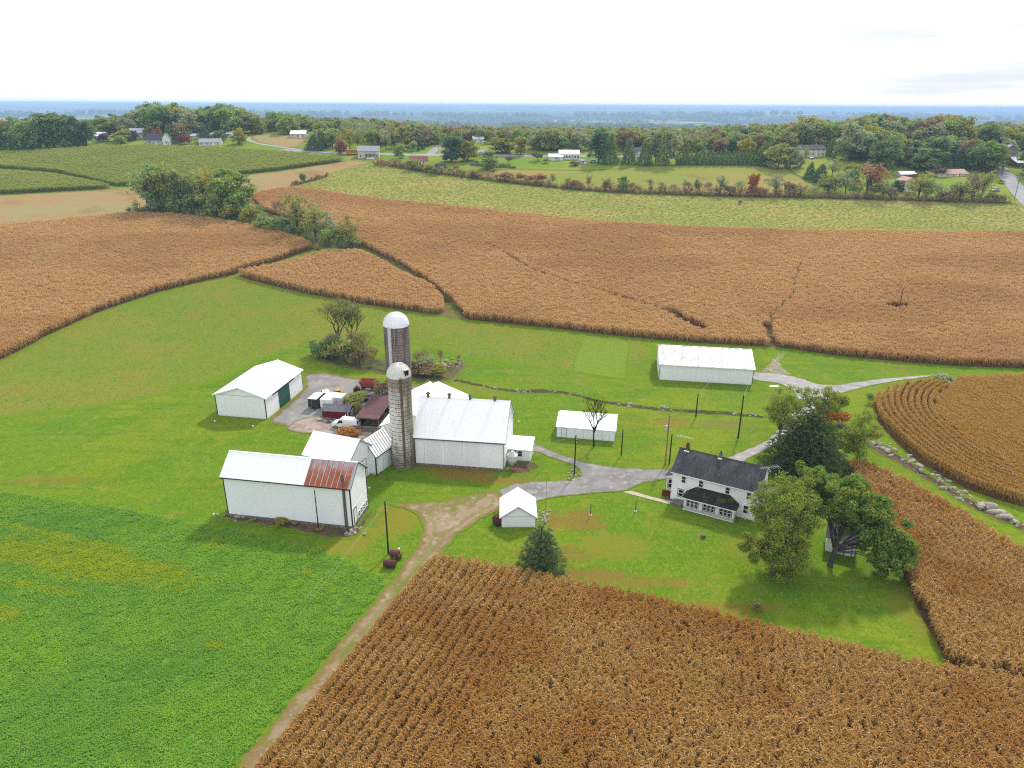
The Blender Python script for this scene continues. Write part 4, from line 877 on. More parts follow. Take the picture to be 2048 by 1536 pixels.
def silo(label, x, y, rad, hc, hd, m, dm, nh, pitch_fn, chute_az, ribs, opening=None, cm=chute_m, cr=.2):
    t = thing('silo', label, 'silo', (x, y, h1(x, y)))
    mb = MB(); mb.lathe([(rad, -.3), (rad, hc)], m, 48); mb.build('silo_wall', t, True)
    z = .3; k = 0
    mb = MB()
    while z < hc - .2:
        mb.lathe([(rad+.0, z-.035), (rad+.03, z-.035), (rad+.03, z+.035), (rad, z+.035)], hoop_m, 40); z += pitch_fn(z/hc)
    mb.build('hoop', t)
    mb = MB(); prof = [(rad+.06, hc-.05), (rad+.06, hc+.05)] + [((rad+.06)*math.cos(q), hc + .05 + hd*math.sin(q)) for q in np.linspace(0, PI/2, 12)[1:]]
    mb.lathe(prof, dm, 48); d = mb.build('dome', t, True)
    mb = MB()
    for q in range(ribs):
        a = 2*PI*q/ribs; pts = [((rad+.09)*math.cos(e)*math.cos(a), (rad+.09)*math.cos(e)*math.sin(a), hc+.05+(hd+.03)*math.sin(e)) for e in np.linspace(0, 1.45, 8)]
        mb.tube(pts, .03, dm, 4)
    mb.build('dome_rib', d)
    ca, sa = math.cos(chute_az), math.sin(chute_az)
    mb = MB(); mb.tube([((rad+cr*.55)*ca, (rad+cr*.55)*sa, .6), ((rad+cr*.55)*ca, (rad+cr*.55)*sa, hc+.15)], cr, cm, 10); mb.build('chute', t)
    for da in (.36, .62):
        mb = MB(); a = chute_az + da; q = rad + .12
        mb.tube([(q*math.cos(a), q*math.sin(a), .4), (q*math.cos(a), q*math.sin(a), hc*.75 if da > .5 else hc-.4)], .035, steel_m if da < .5 else chute_m, 5); mb.build('pipe', t)
    if opening:
        a, e = opening; mb = MB(); q = rad + .0
        M_ = Matrix.Translation((q*math.cos(e)*math.cos(a), q*math.cos(e)*math.sin(a), hc + hd*math.sin(e))) @ Matrix.Rotation(a, 4, 'Z')
        mb.box((-.35, -.42, -.5), (.2, .42, .5), blk_m, M_); mb.box((-.4, -.5, .48), (.28, .5, .58), dm, M_); mb.build('dome_hatch', d)
    return t
silo('tall mossy concrete silo with ribbed pale dome and dark hatch standing before the barn', -19.3, 113.3, 2.0, 17.1, 2.15, silo_a, dome_m, 26, lambda f: .5 if f < .25 else .75, math.radians(-74), 26, (math.radians(-38), .42))
silo('dark grey concrete silo with smooth white dome standing farther back', -25.2, 148.2, 2.75, 15.6, 2.75, silo_b, dome2_m, 26, lambda f: .6, math.radians(-112), 36, None, pchute_m, .36)

# feed bin
p = at(1024.5, 936); t = thing('feed_bin', 'white hopper feed bin on legs beside the barn end', 'feed bin', tuple(p))
bin_m = mat('dirty white bin', (.62,.60,.55), [('N', (.45,.40,.33), 1.5, .5, .7, .6, (1,1,.3))], rough=.5, coord='O')
mb = MB(); mb.lathe([(.15, .5), (.95, 1.7), (.95, 2.6), (.25, 3.25), (.25, 3.35), (0, 3.36)], bin_m, 20); mb.build('hopper', t)
for k in range(4):
    a = PI/4 + k*PI/2; mb = MB(); mb.tube([(.97*math.cos(a), .97*math.sin(a), -.1), (.97*math.cos(a), .97*math.sin(a), 2.5)], .045, steel_m, 5); mb.build('leg', t)
mb = MB()
for s_ in (-.18, .18): mb.tube([(s_, -1.05, 0), (s_, -1.02, 2.7), (s_, -.3, 3.4)], .02, steel_m, 4)
mb.build('ladder', t)
# ------------------------------------------------------------------ poles, wires
def pole(label, b, t_, rad, m, name='utility_pole', arm=None, ins=False):
    p = at(*b); h = hfor(p, t_[1]); t = thing(name, label, 'pole', tuple(p))
    mb = MB(); mb.tube([(0,0,-.4), (0,0,h)], [rad, rad*.75], m, 10); mb.build('shaft', t)
    if ins:
        for zz in (h-.2, h-.8, h-1.4): mb = MB(); mb.lathe([(.05, zz-.07), (.07, zz), (.05, zz+.07)], white_m, 8, (rad+.06, 0, 0)); mb.build('insulator', t)
    if arm:
        mb = MB(); mb.box((-arm, -.05, h-.7), (arm, .05, h-.58), m); mb.build('crossarm', t)
    return t, p, h
P1 = pole('thick weathered timber post leaning by the rusty barn corner', (694,1057), (688,949), .27, mat('lichened timber', (.12,.10,.075), [('N', (.22,.2,.15), 4, .5, .7, .7, (1,1,.2))], rough=.9, coord='O'), 'timber_post')
P2 = pole('thin black pole standing against the long barn wall', (637.5,1060), (628,981), .09, dwood_m)
P3 = pole('black pole beside the oil drums at the dirt track', (777,1108), (770,1003), .13, dwood_m, ins=True)
P4 = pole('dark pole in a ring of stones at the drive fork', (1148.5,951), (1150.5,870), .13, dwood_m, ins=True)
P5 = pole('bare black pole on the lawn by the low shed', (1242.5,910), (1247,859), .12, dwood_m)
P6 = pole('tall light brown pole carrying a grey transformer', (1330,929), (1336.5,829), .14, mat('light brown pole', (.27,.17,.085), [('N', (.2,.12,.06), 5, .45, .65, .6, (1,1,.1))], rough=.85, coord='O'), ins=True)
mb = MB(); mb.lathe([(.0, 0), (.24, 0), (.24, .75), (.16, .85), (.0, .86)], mat('transformer grey', (.42,.44,.45), rough=.5), 14, (-.38, -.1, P6[2]-2.9)); mb.build('transformer', P6[0])
P7 = pole('short black pole right next to the transformer pole', (1338.5,927.5), (1343.5,868.5), .13, dwood_m)
P8 = pole('black pole at the ditch below the long shed', (1391.5,833.5), (1396,787.5), .14, dwood_m, ins=True)
P9 = pole('tall black pole on the lawn left of the dark conifer', (1476,877), (1485,791), .15, dwood_m, ins=True)
P10 = pole('thin rusty flagpole behind the small gabled shed', (1091.5,1016), (1094,962), .04, chute_m, 'flagpole')
P11 = pole('lone grey pole standing in the wide brown corn', (1797,622), (1803,576), .12, dwood_m)
P12 = pole('dark pole at the bend of the road by the hedgerow end', (2028,401), (2035,358), .14, dwood_m, arm=1)
P13 = pole('pale utility pole among the houses behind the green corn', (231,288), (228,266), .14, wood_m, arm=1)
P14 = pole('pale utility pole next to the hilltop building', (622,282), (621,252), .14, wood_m, arm=1)
P15 = pole('thin pole beside the side road', (877,299), (878,287), .13, wood_m, arm=1)
P16 = pole('dark roadside pole farther along the grey road', (2003,352), (2007,330), .12, dwood_m, arm=1)
def top(P, dz=.2): return Vector((P[1][0], P[1][1], P[1][2] + P[2] - dz))
wire_m = mat('pale wire', (.35,.34,.28), rough=.6)
def wire(label, a, b, sag=.6, r=.02, m=wire_m):
    a, b = Vector(a), Vector(b); mb = MB(); pts = [a.lerp(b, k/14) - Vector((0,0,4*sag*(k/14)*(1-k/14))) for k in range(15)]
    mb.tube(pts, r, m, 4, False); return tag(mb.build('power_wire'), label, 'wire', None)
wire('wire from the stone ring pole to the big barn', top(P4), loc_of(bpy.data.objects['barn.002'], (15.9, -.2, 4.6)), .5)
wire('pale wire from the drum pole toward the alfalfa, upper of two', top(P3, .15), at(590, 1240, 3.0), .3, .015)
wire('pale wire from the drum pole toward the alfalfa, lower of two', top(P3, .7), at(560, 1250, 2.6), .3, .015)
wire('wire between the stone ring pole and transformer pole', top(P4, .6), top(P6, .6), .7)
wire('wire from the ditch pole up to the long shed eave', top(P8), loc_of(bpy.data.objects['long_shed'], (13.5, -.3, 3.7)), .3)
wire('wire from the ditch pole to the transformer pole', top(P8, .5), top(P6, .3), .6)
wire('wire from the tall lawn pole to the long shed corner', top(P9), loc_of(bpy.data.objects['long_shed'], (21, -.3, 3.7)), .4)
wire('wire from the timber post to the drum pole', top(P1), top(P3, .4), .5, .015)

# ------------------------------------------------------------------ vehicles and yard things
vwhite = mat('white vehicle paint', (.80,.80,.80), rough=.25, spec=.5); vblack = mat('black trailer paint', (.02,.025,.03), rough=.3, spec=.5)
orange_m = mat('school bus yellow', (.65,.25,.015), rough=.4); yel_m = mat('loader yellow', (.45,.28,.07), [('N', (.25,.15,.06), 2, .5, .7, .6)], rough=.6, coord='O')
wagon_m = mat('faded red wagon', (.36,.085,.06), [('N', (.24,.09,.06), 1.5, .45, .65, .8), ('N', (.45,.25,.18), 3, .6, .75, .6)], rough=.8, coord='O')
light_m = mat('lamp lens', (.6,.05,.03), rough=.3); hl_m = mat('headlight lens', (.7,.7,.68), rough=.15)
def wheel(root, x, y, r_, w, axis='y'):
    o = bpy.data.objects.new('wheel', None); C.objects.link(o); o.parent = root; o.location = (x, y, r_)
    prof = [(r_*.55, -w/2), (r_*.95, -w/2), (r_, -w*.35), (r_, w*.35), (r_*.95, w/2), (r_*.55, w/2)]
    for nm, pr, mm in (('tyre', prof, blk_m), ('rim', [(0, -w*.3), (r_*.55, -w*.38), (r_*.55, w*.38), (0, w*.3)], steel_m)):
        mb = MB(); mb.lathe(pr, mm, 16); q = mb.build(nm, o); q.rotation_euler = (PI/2, 0, 0) if axis == 'y' else (0, PI/2, 0)
    return o
def van(label, p, rz):
    """nose toward -x"""
    t = thing('cargo_van', label, 'van', tuple(p), rz)
    pr = [(-2.75,.45), (-2.75,.95), (-2.55,1.12), (-1.75,1.3), (-1.05,1.98), (-.8,2.1), (2.35,2.12), (2.6,1.95), (2.72,1.2), (2.72,.45)]
    mb = MB(); n = len(pr)
    yw = lambda z: .98 if z < 1.25 else .98 - .16*(z-1.25)/.85
    vs = [(x, -yw(z), z) for x, z in pr] + [(x, yw(z), z) for x, z in pr]
    mb.poly(vs, [tuple(range(n)), tuple(range(2*n-1, n-1, -1))] + [(i, i+n, (i+1) % n + n, (i+1) % n) for i in range(n)], vwhite); mb.build('body', t, bevel=.06)
    mb = MB(); mb.poly([(-1.70,-.80,1.37), (-1.70,.80,1.37), (-1.09,.75,1.96), (-1.09,-.75,1.96)], [(0,1,2,3)], glass_m)
    for i, q in enumerate(mb.v): mb.v[i] = (q[0]-.03, q[1], q[2]+.03)
    mb.build('windshield', t)
    for s_ in (-1, 1):
        mb = MB(); k = .012*s_; mb.poly([(-1.38, s_*.985+k, 1.32), (-.35, s_*.985+k, 1.32), (-.35, s_*.90+k, 1.88), (-.95, s_*.90+k, 1.88)], [(0,1,2,3)], glass_m); mb.build('side_window', t)
        mb = MB(); mb.box((2.70, s_*.5-.28, 1.3), (2.745, s_*.5+.28, 1.85), glass_m); mb.build('rear_window', t)
        mb = MB(); mb.box((2.70, s_*.86-.07, .8), (2.75, s_*.86+.07, 1.15), light_m); mb.build('tail_lamp', t)
        mb = MB(); mb.box((-2.79, s_*.7-.2, .72), (-2.74, s_*.7+.2, .92), hl_m); mb.build('headlight', t)
        mb = MB(); mb.box((-1.3, s_*1.0-.02, 1.2), (-1.15, s_*1.2+.02, 1.42), blk_m); mb.build('mirror', t)
    mb = MB(); mb.box((-2.83, -.95, .42), (-2.72, .95, .6), steel_m); mb.box((2.7, -.95, .42), (2.82, .95, .6), steel_m); mb.build('bumper', t)
    mb = MB()
    for x in (-.4, 1.9): mb.box((x, -.85, 2.1), (x+.06, .85, 2.32), white_m); mb.box((x, -.85, 2.3), (x+.06, -.79, 2.55), white_m); mb.box((x, .79, 2.3), (x+.06, .85, 2.55), white_m)
    mb.build('ladder_rack', t)
    for x in (-1.8, 1.75):
        for y in (-.88, .88): wheel(t, x, y, .36, .24)
    return t
p = at(693, 855); van('white cargo van with roof rack parked below the rusted shelter', p, math.radians(-12))
def box_trailer(label, p, rz, L, W, H, m, roofm, vnose=True):
    t = thing('cargo_trailer', label, 'trailer', tuple(p), rz)
    z = .55; mb = MB(); out = [(0,-W/2), (L,-W/2), (L+.5,0), (L,W/2), (0,W/2)] if vnose else [(0,-W/2), (L,-W/2), (L,W/2), (0,W/2)]
    n = len(out); vs = [(x, y, z) for x, y in out] + [(x, y, z+H) for x, y in out]
    mb.poly(vs, [tuple(range(n))[::-1], tuple(range(n, 2*n))] + [(i, (i+1) % n, (i+1) % n+n, i+n) for i in range(n)], m); mb.build('body', t, bevel=.05)
    mb = MB(); vs = [(x*1.005-.02, y*1.01, z+H+.003) for x, y in out] + [(x*1.005-.02, y*1.01, z+H+.07) for x, y in out]
    mb.poly(vs, [tuple(range(n))[::-1], tuple(range(n, 2*n))] + [(i, (i+1) % n, (i+1) % n+n, i+n) for i in range(n)], roofm); mb.build('roof', t)
    mb = MB(); mb.box((-.04, -W/2+.12, z+.12), (0, W/2-.12, z+H-.12), m); d = mb.build('rear_door', t)
    mb = MB(); mb.box((-.09, .1, z+.2), (-.04, .14, z+H-.2), steel_m); mb.build('handle', d)
    for s_ in (-1, 1):
        mb = MB(); mb.box((-.06, s_*(W/2-.09)-.05, z+.1), (-.02, s_*(W/2-.09)+.05, z+.3), light_m); mb.build('tail_lamp', t); wheel(t, L*.42, s_*(W/2+.05), .34, .22)
    mb = MB(); mb.tube([(L, -.5, z-.1), (L+1.3, 0, z-.1), (L, .5, z-.1)], .05, blk_m, 5); mb.build('hitch', t)
    return t
ry = math.radians(80)
pale_top = mat('dusty trailer roof', (.68,.64,.62), [('N', (.5,.42,.4), 1.2, .5, .7, .7)], rough=.5, coord='O')
p = at(626, 820); box_trailer('black cargo trailer with pale roof parked on the gravel', p, ry, 3.6, 2.0, 1.9, vblack, pale_top)
p = at(652, 822); box_trailer('larger white box trailer standing behind the red shed', p, ry, 4.2, 2.3, 2.0, vwhite, roof_m, False)
p = at(676, 816); box_trailer('small greyish white box trailer nearest the weeds', p, ry, 2.6, 2.0, 1.8, mat('dirty white panel', (.6,.59,.57), rough=.5), roof_m, False)
# pickup behind the trailers
p = at(652, 797); t = thing('pickup_truck', 'white pickup mostly hidden behind the parked trailers', 'pickup', tuple(p), math.radians(15))
pr = [(-2.6,.45), (-2.6,1.0), (-2.4,1.1), (-1.1,1.15), (-.6,1.75), (.7,1.78), (1.0,1.15), (2.6,1.1), (2.6,.45)]
mb = MB(); mb.prism(pr, -.95, .95, vwhite); mb.build('body', t, bevel=.06)
mb = MB(); mb.prism([(1.1,1.0), (2.5,1.0), (2.5,1.112), (1.1,1.165)], -.8, .8, blk_m); mb.build('cargo_bed', t)
for s_ in (-1, 1):
    mb = MB(); mb.prism([(-.95,1.22), (.75,1.22), (.62,1.68), (-.52,1.66)], s_*.952, s_*.965, glass_m); mb.build('side_window', t)
mb = MB(); mb.poly([(-1.1,-.8,1.19), (-1.1,.8,1.19), (-.66,.75,1.72), (-.66,-.75,1.72)], [(0,1,2,3)], glass_m); mb.build('windshield', t)
for x in (-1.7, 1.6):
    for y in (-.86, .86): wheel(t, x, y, .38, .25)
# skid loader
p = at(678, 797); t = thing('skid_loader', 'muddy yellow loader with raised boom beside the trailers', 'loader', tuple(p), math.radians(200))
mb = MB(); mb.box((-1.2,-.6,.45), (.6,.6,1.15), yel_m); mb.taper((-.8,0,1.15), .8, 1.1, .55, .8, yel_m); mb.build('body', t, bevel=.05)
mb = MB(); mb.box((-.3,-.5,1.15), (.55,.5,2.0), glass_m); mb.box((-.4,-.58,2.0), (.62,.58,2.12), yel_m)
for x in (-.35, .52):
    for y in (-.55, .47): mb.box((x, y, 1.15), (x+.08, y+.08, 2.0), yel_m)
mb.build('cab', t)
for s_ in (-1, 1):
    mb = MB(); mb.tube([(-1.1, s_*.72, 1.5), (.6, s_*.72, 1.7), (1.5, s_*.72, .9)], .1, yel_m, 6); mb.build('boom', t)
mb = MB(); mb.prism([(1.4,.2), (2.1,.15), (2.15,.25), (1.6,.4), (1.6,1.0), (1.45,1.0)], -.85, .85, yel_m); mb.build('bucket', t)
for x in (-.8, .45):
    for y in (-.7, .7): wheel(t, x, y, .42, .3)
# red hopper wagon
p = at(737, 779); t = thing('grain_wagon', 'faded red open grain wagon on the gravel behind the shelter', 'wagon', tuple(p), math.radians(-6))
mb = MB(); l0, l1, w0, w1, z0, z1, k = 1.4, 1.85, .85, 1.25, .9, 2.3, .07
A = [(-l0,-w0,z0), (l0,-w0,z0), (l0,w0,z0), (-l0,w0,z0), (-l1,-w1,z1), (l1,-w1,z1), (l1,w1,z1), (-l1,w1,z1)]
B = [(x*(1-k), y*(1-k), z + (.08 if z < 1 else 0)) for x, y, z in A]
mb.poly(A + B, [(0,3,2,1), (0,1,5,4), (1,2,6,5), (2,3,7,6), (3,0,4,7), (8,9,10,11), (8,12,13,9), (9,13,14,10), (10,14,15,11), (11,15,12,8), (4,5,13,12), (5,6,14,13), (6,7,15,14), (7,4,12,15)], wagon_m); mb.build('wagon_box', t)
mb = MB()
for x in (-1.2, -.4, .4, 1.2): mb.poly([(x-.05,-w0-.03,z0), (x+.05,-w0-.03,z0), (x*1.2+.05,-w1-.05,z1), (x*1.2-.05,-w1-.05,z1), (x-.05,-w0+.02,z0), (x+.05,-w0+.02,z0), (x*1.2+.05,-w1,z1), (x*1.2-.05,-w1,z1)], [(0,1,2,3), (0,3,7,4), (1,5,6,2), (4,7,6,5)], wagon_m)
mb.build('box_stake', t)
mb = MB(); mb.box((-1.5,-.4,.55), (1.5,-.3,.7), blk_m); mb.box((-1.5,.3,.55), (1.5,.4,.7), blk_m); mb.box((-1.1,-.35,.68), (-.9,.35,.92), blk_m); mb.box((.9,-.35,.68), (1.1,.35,.92), blk_m); mb.tube([(-1.5,0,.6), (-3.0,0,.45)], .05, wagon_m, 5); mb.build('chassis', t)
for x in (-1.1, 1.1):
    for y in (-.75, .75): wheel(t, x, y, .38, .22)
# small dark tractor left of the wagon
p = at(714, 783); t = thing('garden_tractor', 'small dark tractor standing just left of the red wagon', 'tractor', tuple(p), math.radians(100))
mb = MB(); mb.box((-.2,-.3,.5), (1.2,.3,1.0), mat('faded dark red hood', (.12,.03,.03), rough=.6)); mb.build('hood', t, bevel=.05)
mb = MB(); mb.box((-.9,-.45,.45), (-.2,.45,.62), blk_m); mb.box((-.8,-.25,.62), (-.35,.25,.8), blk_m); mb.box((-.88,-.25,.8), (-.78,.25,1.2), blk_m); mb.build('seat', t)
mb = MB(); mb.tube([(-.15,0,1.0), (-.3,0,1.3)], .03, blk_m, 5); mb.lathe([(.16,1.3), (.2,1.33), (.16,1.36)], blk_m, 12, (-.3,0,0)); mb.build('steering_wheel', t)
for x, y, q in ((-.5,-.6,.5), (-.5,.6,.5), (1.0,-.45,.3), (1.0,.45,.3)): wheel(t, x, y, q, .22)
# scrap heap by the weeds: each piece its own thing
for i, (px, py, nm, lab, bx, mm, rz) in enumerate((
    (731,801,'car_wreck','dark stripped car wreck lying among the weeds',(1.9,.9,.8),blk_m,.4), (741,802,'washing_machine','pale blue appliance dumped next to the car wreck',(.7,.6,.8),mat('pale blue enamel',(.5,.55,.62),rough=.4),.2),
    (716,797,'plank_stack','light planks thrown down left of the car wreck',(2.2,.5,.3),mat('pale plank',(.55,.45,.3),rough=.8),-.5), (737,792,'scrap_crate','grey crate behind the car wreck',(.9,.7,.5),steel_m,.7))):
    q = at(px, py); t = thing(nm, lab, nm.replace('_', ' '), tuple(q), rz); a, b, c = bx
    if nm == 'car_wreck':
        mb = MB(); mb.prism([(-a,.2), (-a,.6), (-.9,.75), (-.5,1.15), (.6,1.15), (1.0,.75), (a,.65), (a,.2)], -.8, .8, mm); mb.build('body', t, bevel=.05)
        for s_ in (-1, 1):
            mb = MB(); mb.prism([(-.75,.78), (.85,.78), (.5,1.08), (-.42,1.08)], s_*.802, s_*.812, steel_m); mb.build('side_window', t)
        for x in (-1.2, 1.2):
            for y in (-.75, .75): wheel(t, x, y, .3, .2)
    elif nm == 'plank_stack':
        for k in range(5):
            mb = MB(); M_ = Matrix.Rotation(.09*(k-2), 4, 'Z'); mb.box((-a/2, -.4+k*.17, .02+.03*(k % 3)), (a/2, -.28+k*.17, .1+.03*(k % 3)), mm, M_); mb.build('plank', t)
    else:
        mb = MB(); mb.box((-a/2,-b/2,0), (a/2,b/2,c), mm); mb.build('casing', t, bevel=.04)
        mb = MB(); mb.box((-a*.35,-b/2-.02,c*.15), (a*.35,-b/2-.003,c*.7), blk_m); mb.build('door' if nm[0] == 'w' else 'front_slat', t)
# flat trailer with drawbar in front of the red shed
p = at(660, 843); t = thing('utility_trailer', 'low bare trailer frame in front of the red shed', 'trailer', tuple(p), math.radians(-14))
mb = MB(); mb.box((-1.0,-.7,.4), (.9,-.6,.5), steel_m); mb.box((-1.0,.6,.4), (.9,.7,.5), steel_m)
for x in (-.95, -.1, .8): mb.box((x,-.6,.41), (x+.08,.6,.49), steel_m)
mb.tube([(-1.0,-.6,.45), (-2.4,0,.4), (-1.0,.6,.45)], .05, steel_m, 5); mb.build('frame', t)
mb = MB(); mb.box((-2.6,-.35,.15), (-1.9,.3,.42), mat('cream tank', (.65,.6,.5), rough=.5)); mb.build('tool_box', t, bevel=.1)
for y in (-.82, .82): wheel(t, .1, y, .32, .2)
# oil drums
drum_m = mat('rusty drum', (.10,.045,.035), [('N', (.17,.06,.035), 2, .5, .7, .7), ('N', (.05,.04,.045), 1.4, .55, .7, .7)], rough=.7, coord='O')
def drum(label, p, ln, r_, rz, z, stand=True):
    t = thing('oil_drum', label, 'drum', (p[0], p[1], p[2]), rz, 'rusty drums by the black pole')
    mb = MB(); prof = [(0,-ln/2), (r_*.96,-ln/2), (r_,-ln/2+.04), (r_,-ln/6), (r_*1.04,-ln/6+.03), (r_,-ln/6+.06), (r_,ln/6), (r_*1.04,ln/6+.03), (r_,ln/6+.06), (r_,ln/2-.04), (r_*.96,ln/2), (0,ln/2)]
    mb.lathe(prof, drum_m, 20); b = mb.build('drum_shell', t); b.rotation_euler = (0, PI/2, 0); b.location = (0,0,z)
    if stand:
        mb = MB()
        for x in (-ln*.3, ln*.3): mb.box((x-.05,-r_*.8,0), (x+.05,r_*.8,max(z-r_*.8,.1)), wood_m); mb.box((x-.05,-r_*.9,0), (x+.05,-r_*.7,z), wood_m); mb.box((x-.05,r_*.7,0), (x+.05,r_*.9,z), wood_m)
        mb.build('cradle', t)
drum('long dark drum on a cradle closest to the alfalfa edge', at(780, 1134), 1.7, .5, math.radians(-6), .62)
drum('bluish drum on a cradle right behind the longest drum', at(790, 1116), 1.3, .5, math.radians(-10), .75)
drum('shortest rusty drum standing off toward the dirt track', at(797, 1118), .75, .38, math.radians(70), .45)
mb = MB(); mb.tube([(0,0,0), (.1,0,.7)], .03, steel_m, 5); mb.lathe([(.12,.7), (.14,.9), (0,.95)], white_m, 10, (.1,0,0)); q = mb.build('fuel_pump'); q.location = at(797, 1107); tag(q, 'small white topped fuel pump behind the drums', 'pump')
# rusty tank by the small shed
p = at(995, 1049); t = thing('rusty_tank', 'rounded rust brown tank leaning on the small gabled shed', 'tank', tuple(p), .3)
mb = MB(); mb.lathe([(0,-.75), (.55,-.7), (.8,-.4), (.85,0), (.8,.4), (.55,.7), (0,.75)], mat('dark rust tank', (.085,.03,.025), [('N', (.15,.05,.03), 2, .5, .7, .7)], rough=.7, coord='O'), 18); b = mb.build('tank_shell', t); b.rotation_euler = (0, PI/2, 0); b.location = (0,0,.85)
mb = MB(); mb.box((-.5,-.6,0), (-.35,.6,.4), wood_m); mb.box((.35,-.6,0), (.5,.6,.4), wood_m); mb.build('skid', t)
# lawn bits
for lab, b, tt in (('short post with cap on the lawn by the flagpole', (1181,1031), (1180,1008)), ('short post on the lawn toward the farmhouse', (1271,1023), (1271,1002))):
    p = at(*b); h = hfor(p, tt[1]); t = thing('lawn_post', lab, 'post', tuple(p)); mb = MB(); mb.tube([(0,0,-.2), (0,0,h)], .07, wood_m, 8); mb.build('shaft', t)
    mb = MB(); mb.tube([(0,0,h-.08), (.05,-.3,h+.02)], .06, wood_m, 6); mb.build('arm', t); mb = MB(); mb.lathe([(.28,0), (.25,.14), (.0,.2)], mat('concrete collar', (.45,.42,.38), rough=.9), 10); mb.build('collar', t)
p = at(1406, 1075); t = thing('tree_stump', 'small cut stump on the lawn before the porch', 'stump', tuple(p)); mb = MB(); mb.lathe([(.6,-.1), (.42,.12), (.36,.42), (.34,.5), (0,.52)], wood_m, 14); mb.build('stump_wood', t)
mb = MB(); mb.lathe([(.75,.0), (.6,.06), (.3,.1)], bare_m, 14); mb.build('mulch_ring', t)
mk = mat('white cap', (.75,.74,.7), rough=.5)
for lab, b in (('white marker cap nearest the machine shed corner', (430,845)), ('white marker cap in the grass below the machine shed', (506,855)), ('white marker cap by the rusty barn gable', (739,979)), ('white marker cap at the far barn foot', (428,1032)), ('white marker cap in the lawn near the milk house', (1037,846))):
    p = at(*b); mb = MB(); mb.lathe([(.05,-.1), (.05,.25), (.16,.28), (.16,.42), (.06,.52), (0,.53)], mk, 10); q = mb.build('marker_cap'); q.location = p; tag(q, lab, 'marker')
mb = MB(); M_ = Matrix.Rotation(.2, 4, 'Z'); mb.box((-1.1,-.4,0), (1.1,.4,.12), mat('white board', (.75,.74,.7), rough=.6), M_); q = mb.build('white_board'); q.location = at(1548, 773); tag(q, 'white board lying in the grass near the long shed corner', 'board')
p = at(1333, 992); t = thing('red_bench', 'dark red garden bench by the farmhouse corner', 'bench', tuple(p), math.radians(-25))
mb = MB(); mb.box((-.8,-.2,.4), (.8,.2,.46), red_m); mb.build('seat', t); mb = MB(); mb.box((-.8,.18,.5), (.8,.23,.9), red_m); mb.build('backrest', t)
for x in (-.7, .62):
    mb = MB(); mb.box((x,-.18,-.1), (x+.08,.2,.4), red_m); mb.build('leg', t)

# ------------------------------------------------------------------ rocks
def rock_mesh(seed, m, flat=.6):
    r = np.random.RandomState(seed); mb = MB(); n, k = 9, 6; d = r.normal(0, 1, (5, 3)); vs = []; fs = []
    for i in range(k+1):
        ph = PI*i/k
        for j in range(n):
            q = 2*PI*j/n; v_ = np.array([math.sin(ph)*math.cos(q), math.sin(ph)*math.sin(q), math.cos(ph)])
            f = 1 + .16*sum(np.sign(v_ @ e)*abs(v_ @ e)**.5 for e in d[:3])/1.5; vs.append((v_[0]*f, v_[1]*f*.8, v_[2]*f*flat + flat*.45))
    for i in range(k):
        for j in range(n): fs.append((i*n+j, (i+1)*n+j, (i+1)*n+(j+1) % n, i*n+(j+1) % n))
    mb.poly(vs, fs, m); return mb.data('rock')
rock_m = mat('grey tan boulder', (.42,.37,.315), [('N', (.26,.22,.19), .9, .45, .65, .8), ('O', (.30,.25,.21), .8), ('N', (.5,.45,.40), 2, .55, .7, .5)], rough=.95, bump=(3,.6))
rocks = [rock_mesh(i, rock_m, .5 + .1*(i % 3)) for i in range(9)]
def rock(p, s, label, group, rz=None, sx=1.0):
    o = bpy.data.objects.new('boulder', rocks[rnd.randrange(9)]); C.objects.link(o); o.location = p; o.rotation_euler = (rnd.uniform(-.2,.2), rnd.uniform(-.2,.2), rnd.uniform(0,6.3) if rz is None else rz)
    o.scale = (s*sx, s, s); return tag(o, label, 'boulder', group)
WL = [(1727,876),(1777,901),(1842,944),(1917,991),(1977,1021),(2042,1056)]
SL = [(1725,870),(1745,882),(1775,895),(1805,915),(1840,938),(1880,962),(1915,985),(1945,1002),(1975,1015),(2000,1028),(2040,1050)]
def along(pl, f):
    n = len(pl)-1; k = min(int(f*n), n-1); a = f*n-k; return pl[k][0]*(1-a)+pl[k+1][0]*a, pl[k][1]*(1-a)+pl[k+1][1]*a
sheet('rubble_bank', [(1668,836),(1700,850),(1750,880),(1800,908),(1850,940),(1920,985),(1985,1018),(2070,1056),(2070,1072),(1985,1040),(1900,992),(1830,950),(1770,915),(1720,890),(1672,856)], .03, bare_m, 'earth bank under the long row of boulders', 'bank', 1, .8, .25)
for i in range(150):
    f = rnd.random()**1.0; px, py = along(SL, f); big = rnd.random(); p = at(px + rnd.uniform(-10,10), py + rnd.uniform(-7,10)*(1 if f < .8 else .6))
    rock(tuple(p), .18 + .6*big**3, 'rough grey tan boulder in the long stone row by the golden corn', 'boulders in the long stone row', sx=1.2)
for lab, px, py, s, sx in (('largest pale slab at the lower end of the stone row', 1970, 1012, .95, 1.7), ('long flat slab beside the largest pale slab', 1990, 1026, .8, 1.9), ('rounded slab at the very end of the stone row', 2006, 1034, .8, 1.5)):
    rock(tuple(at(px, py)), s, lab, None, -.5, sx)
for i in range(26):
    px, py = 1148.5 + rnd.gauss(0, 9), 952 + rnd.gauss(0, 4); rock(tuple(at(px, py)), rnd.uniform(.12,.32), 'pale stone in the ring around the drive fork pole', 'stones around the drive fork pole')
for i in range(34):
    px, py = rnd.uniform(1075, 1100), rnd.uniform(1016, 1046); rock(tuple(at(px, py)), rnd.uniform(.1,.3), 'pale stone heaped beside the small gabled shed', 'stones beside the small gabled shed')
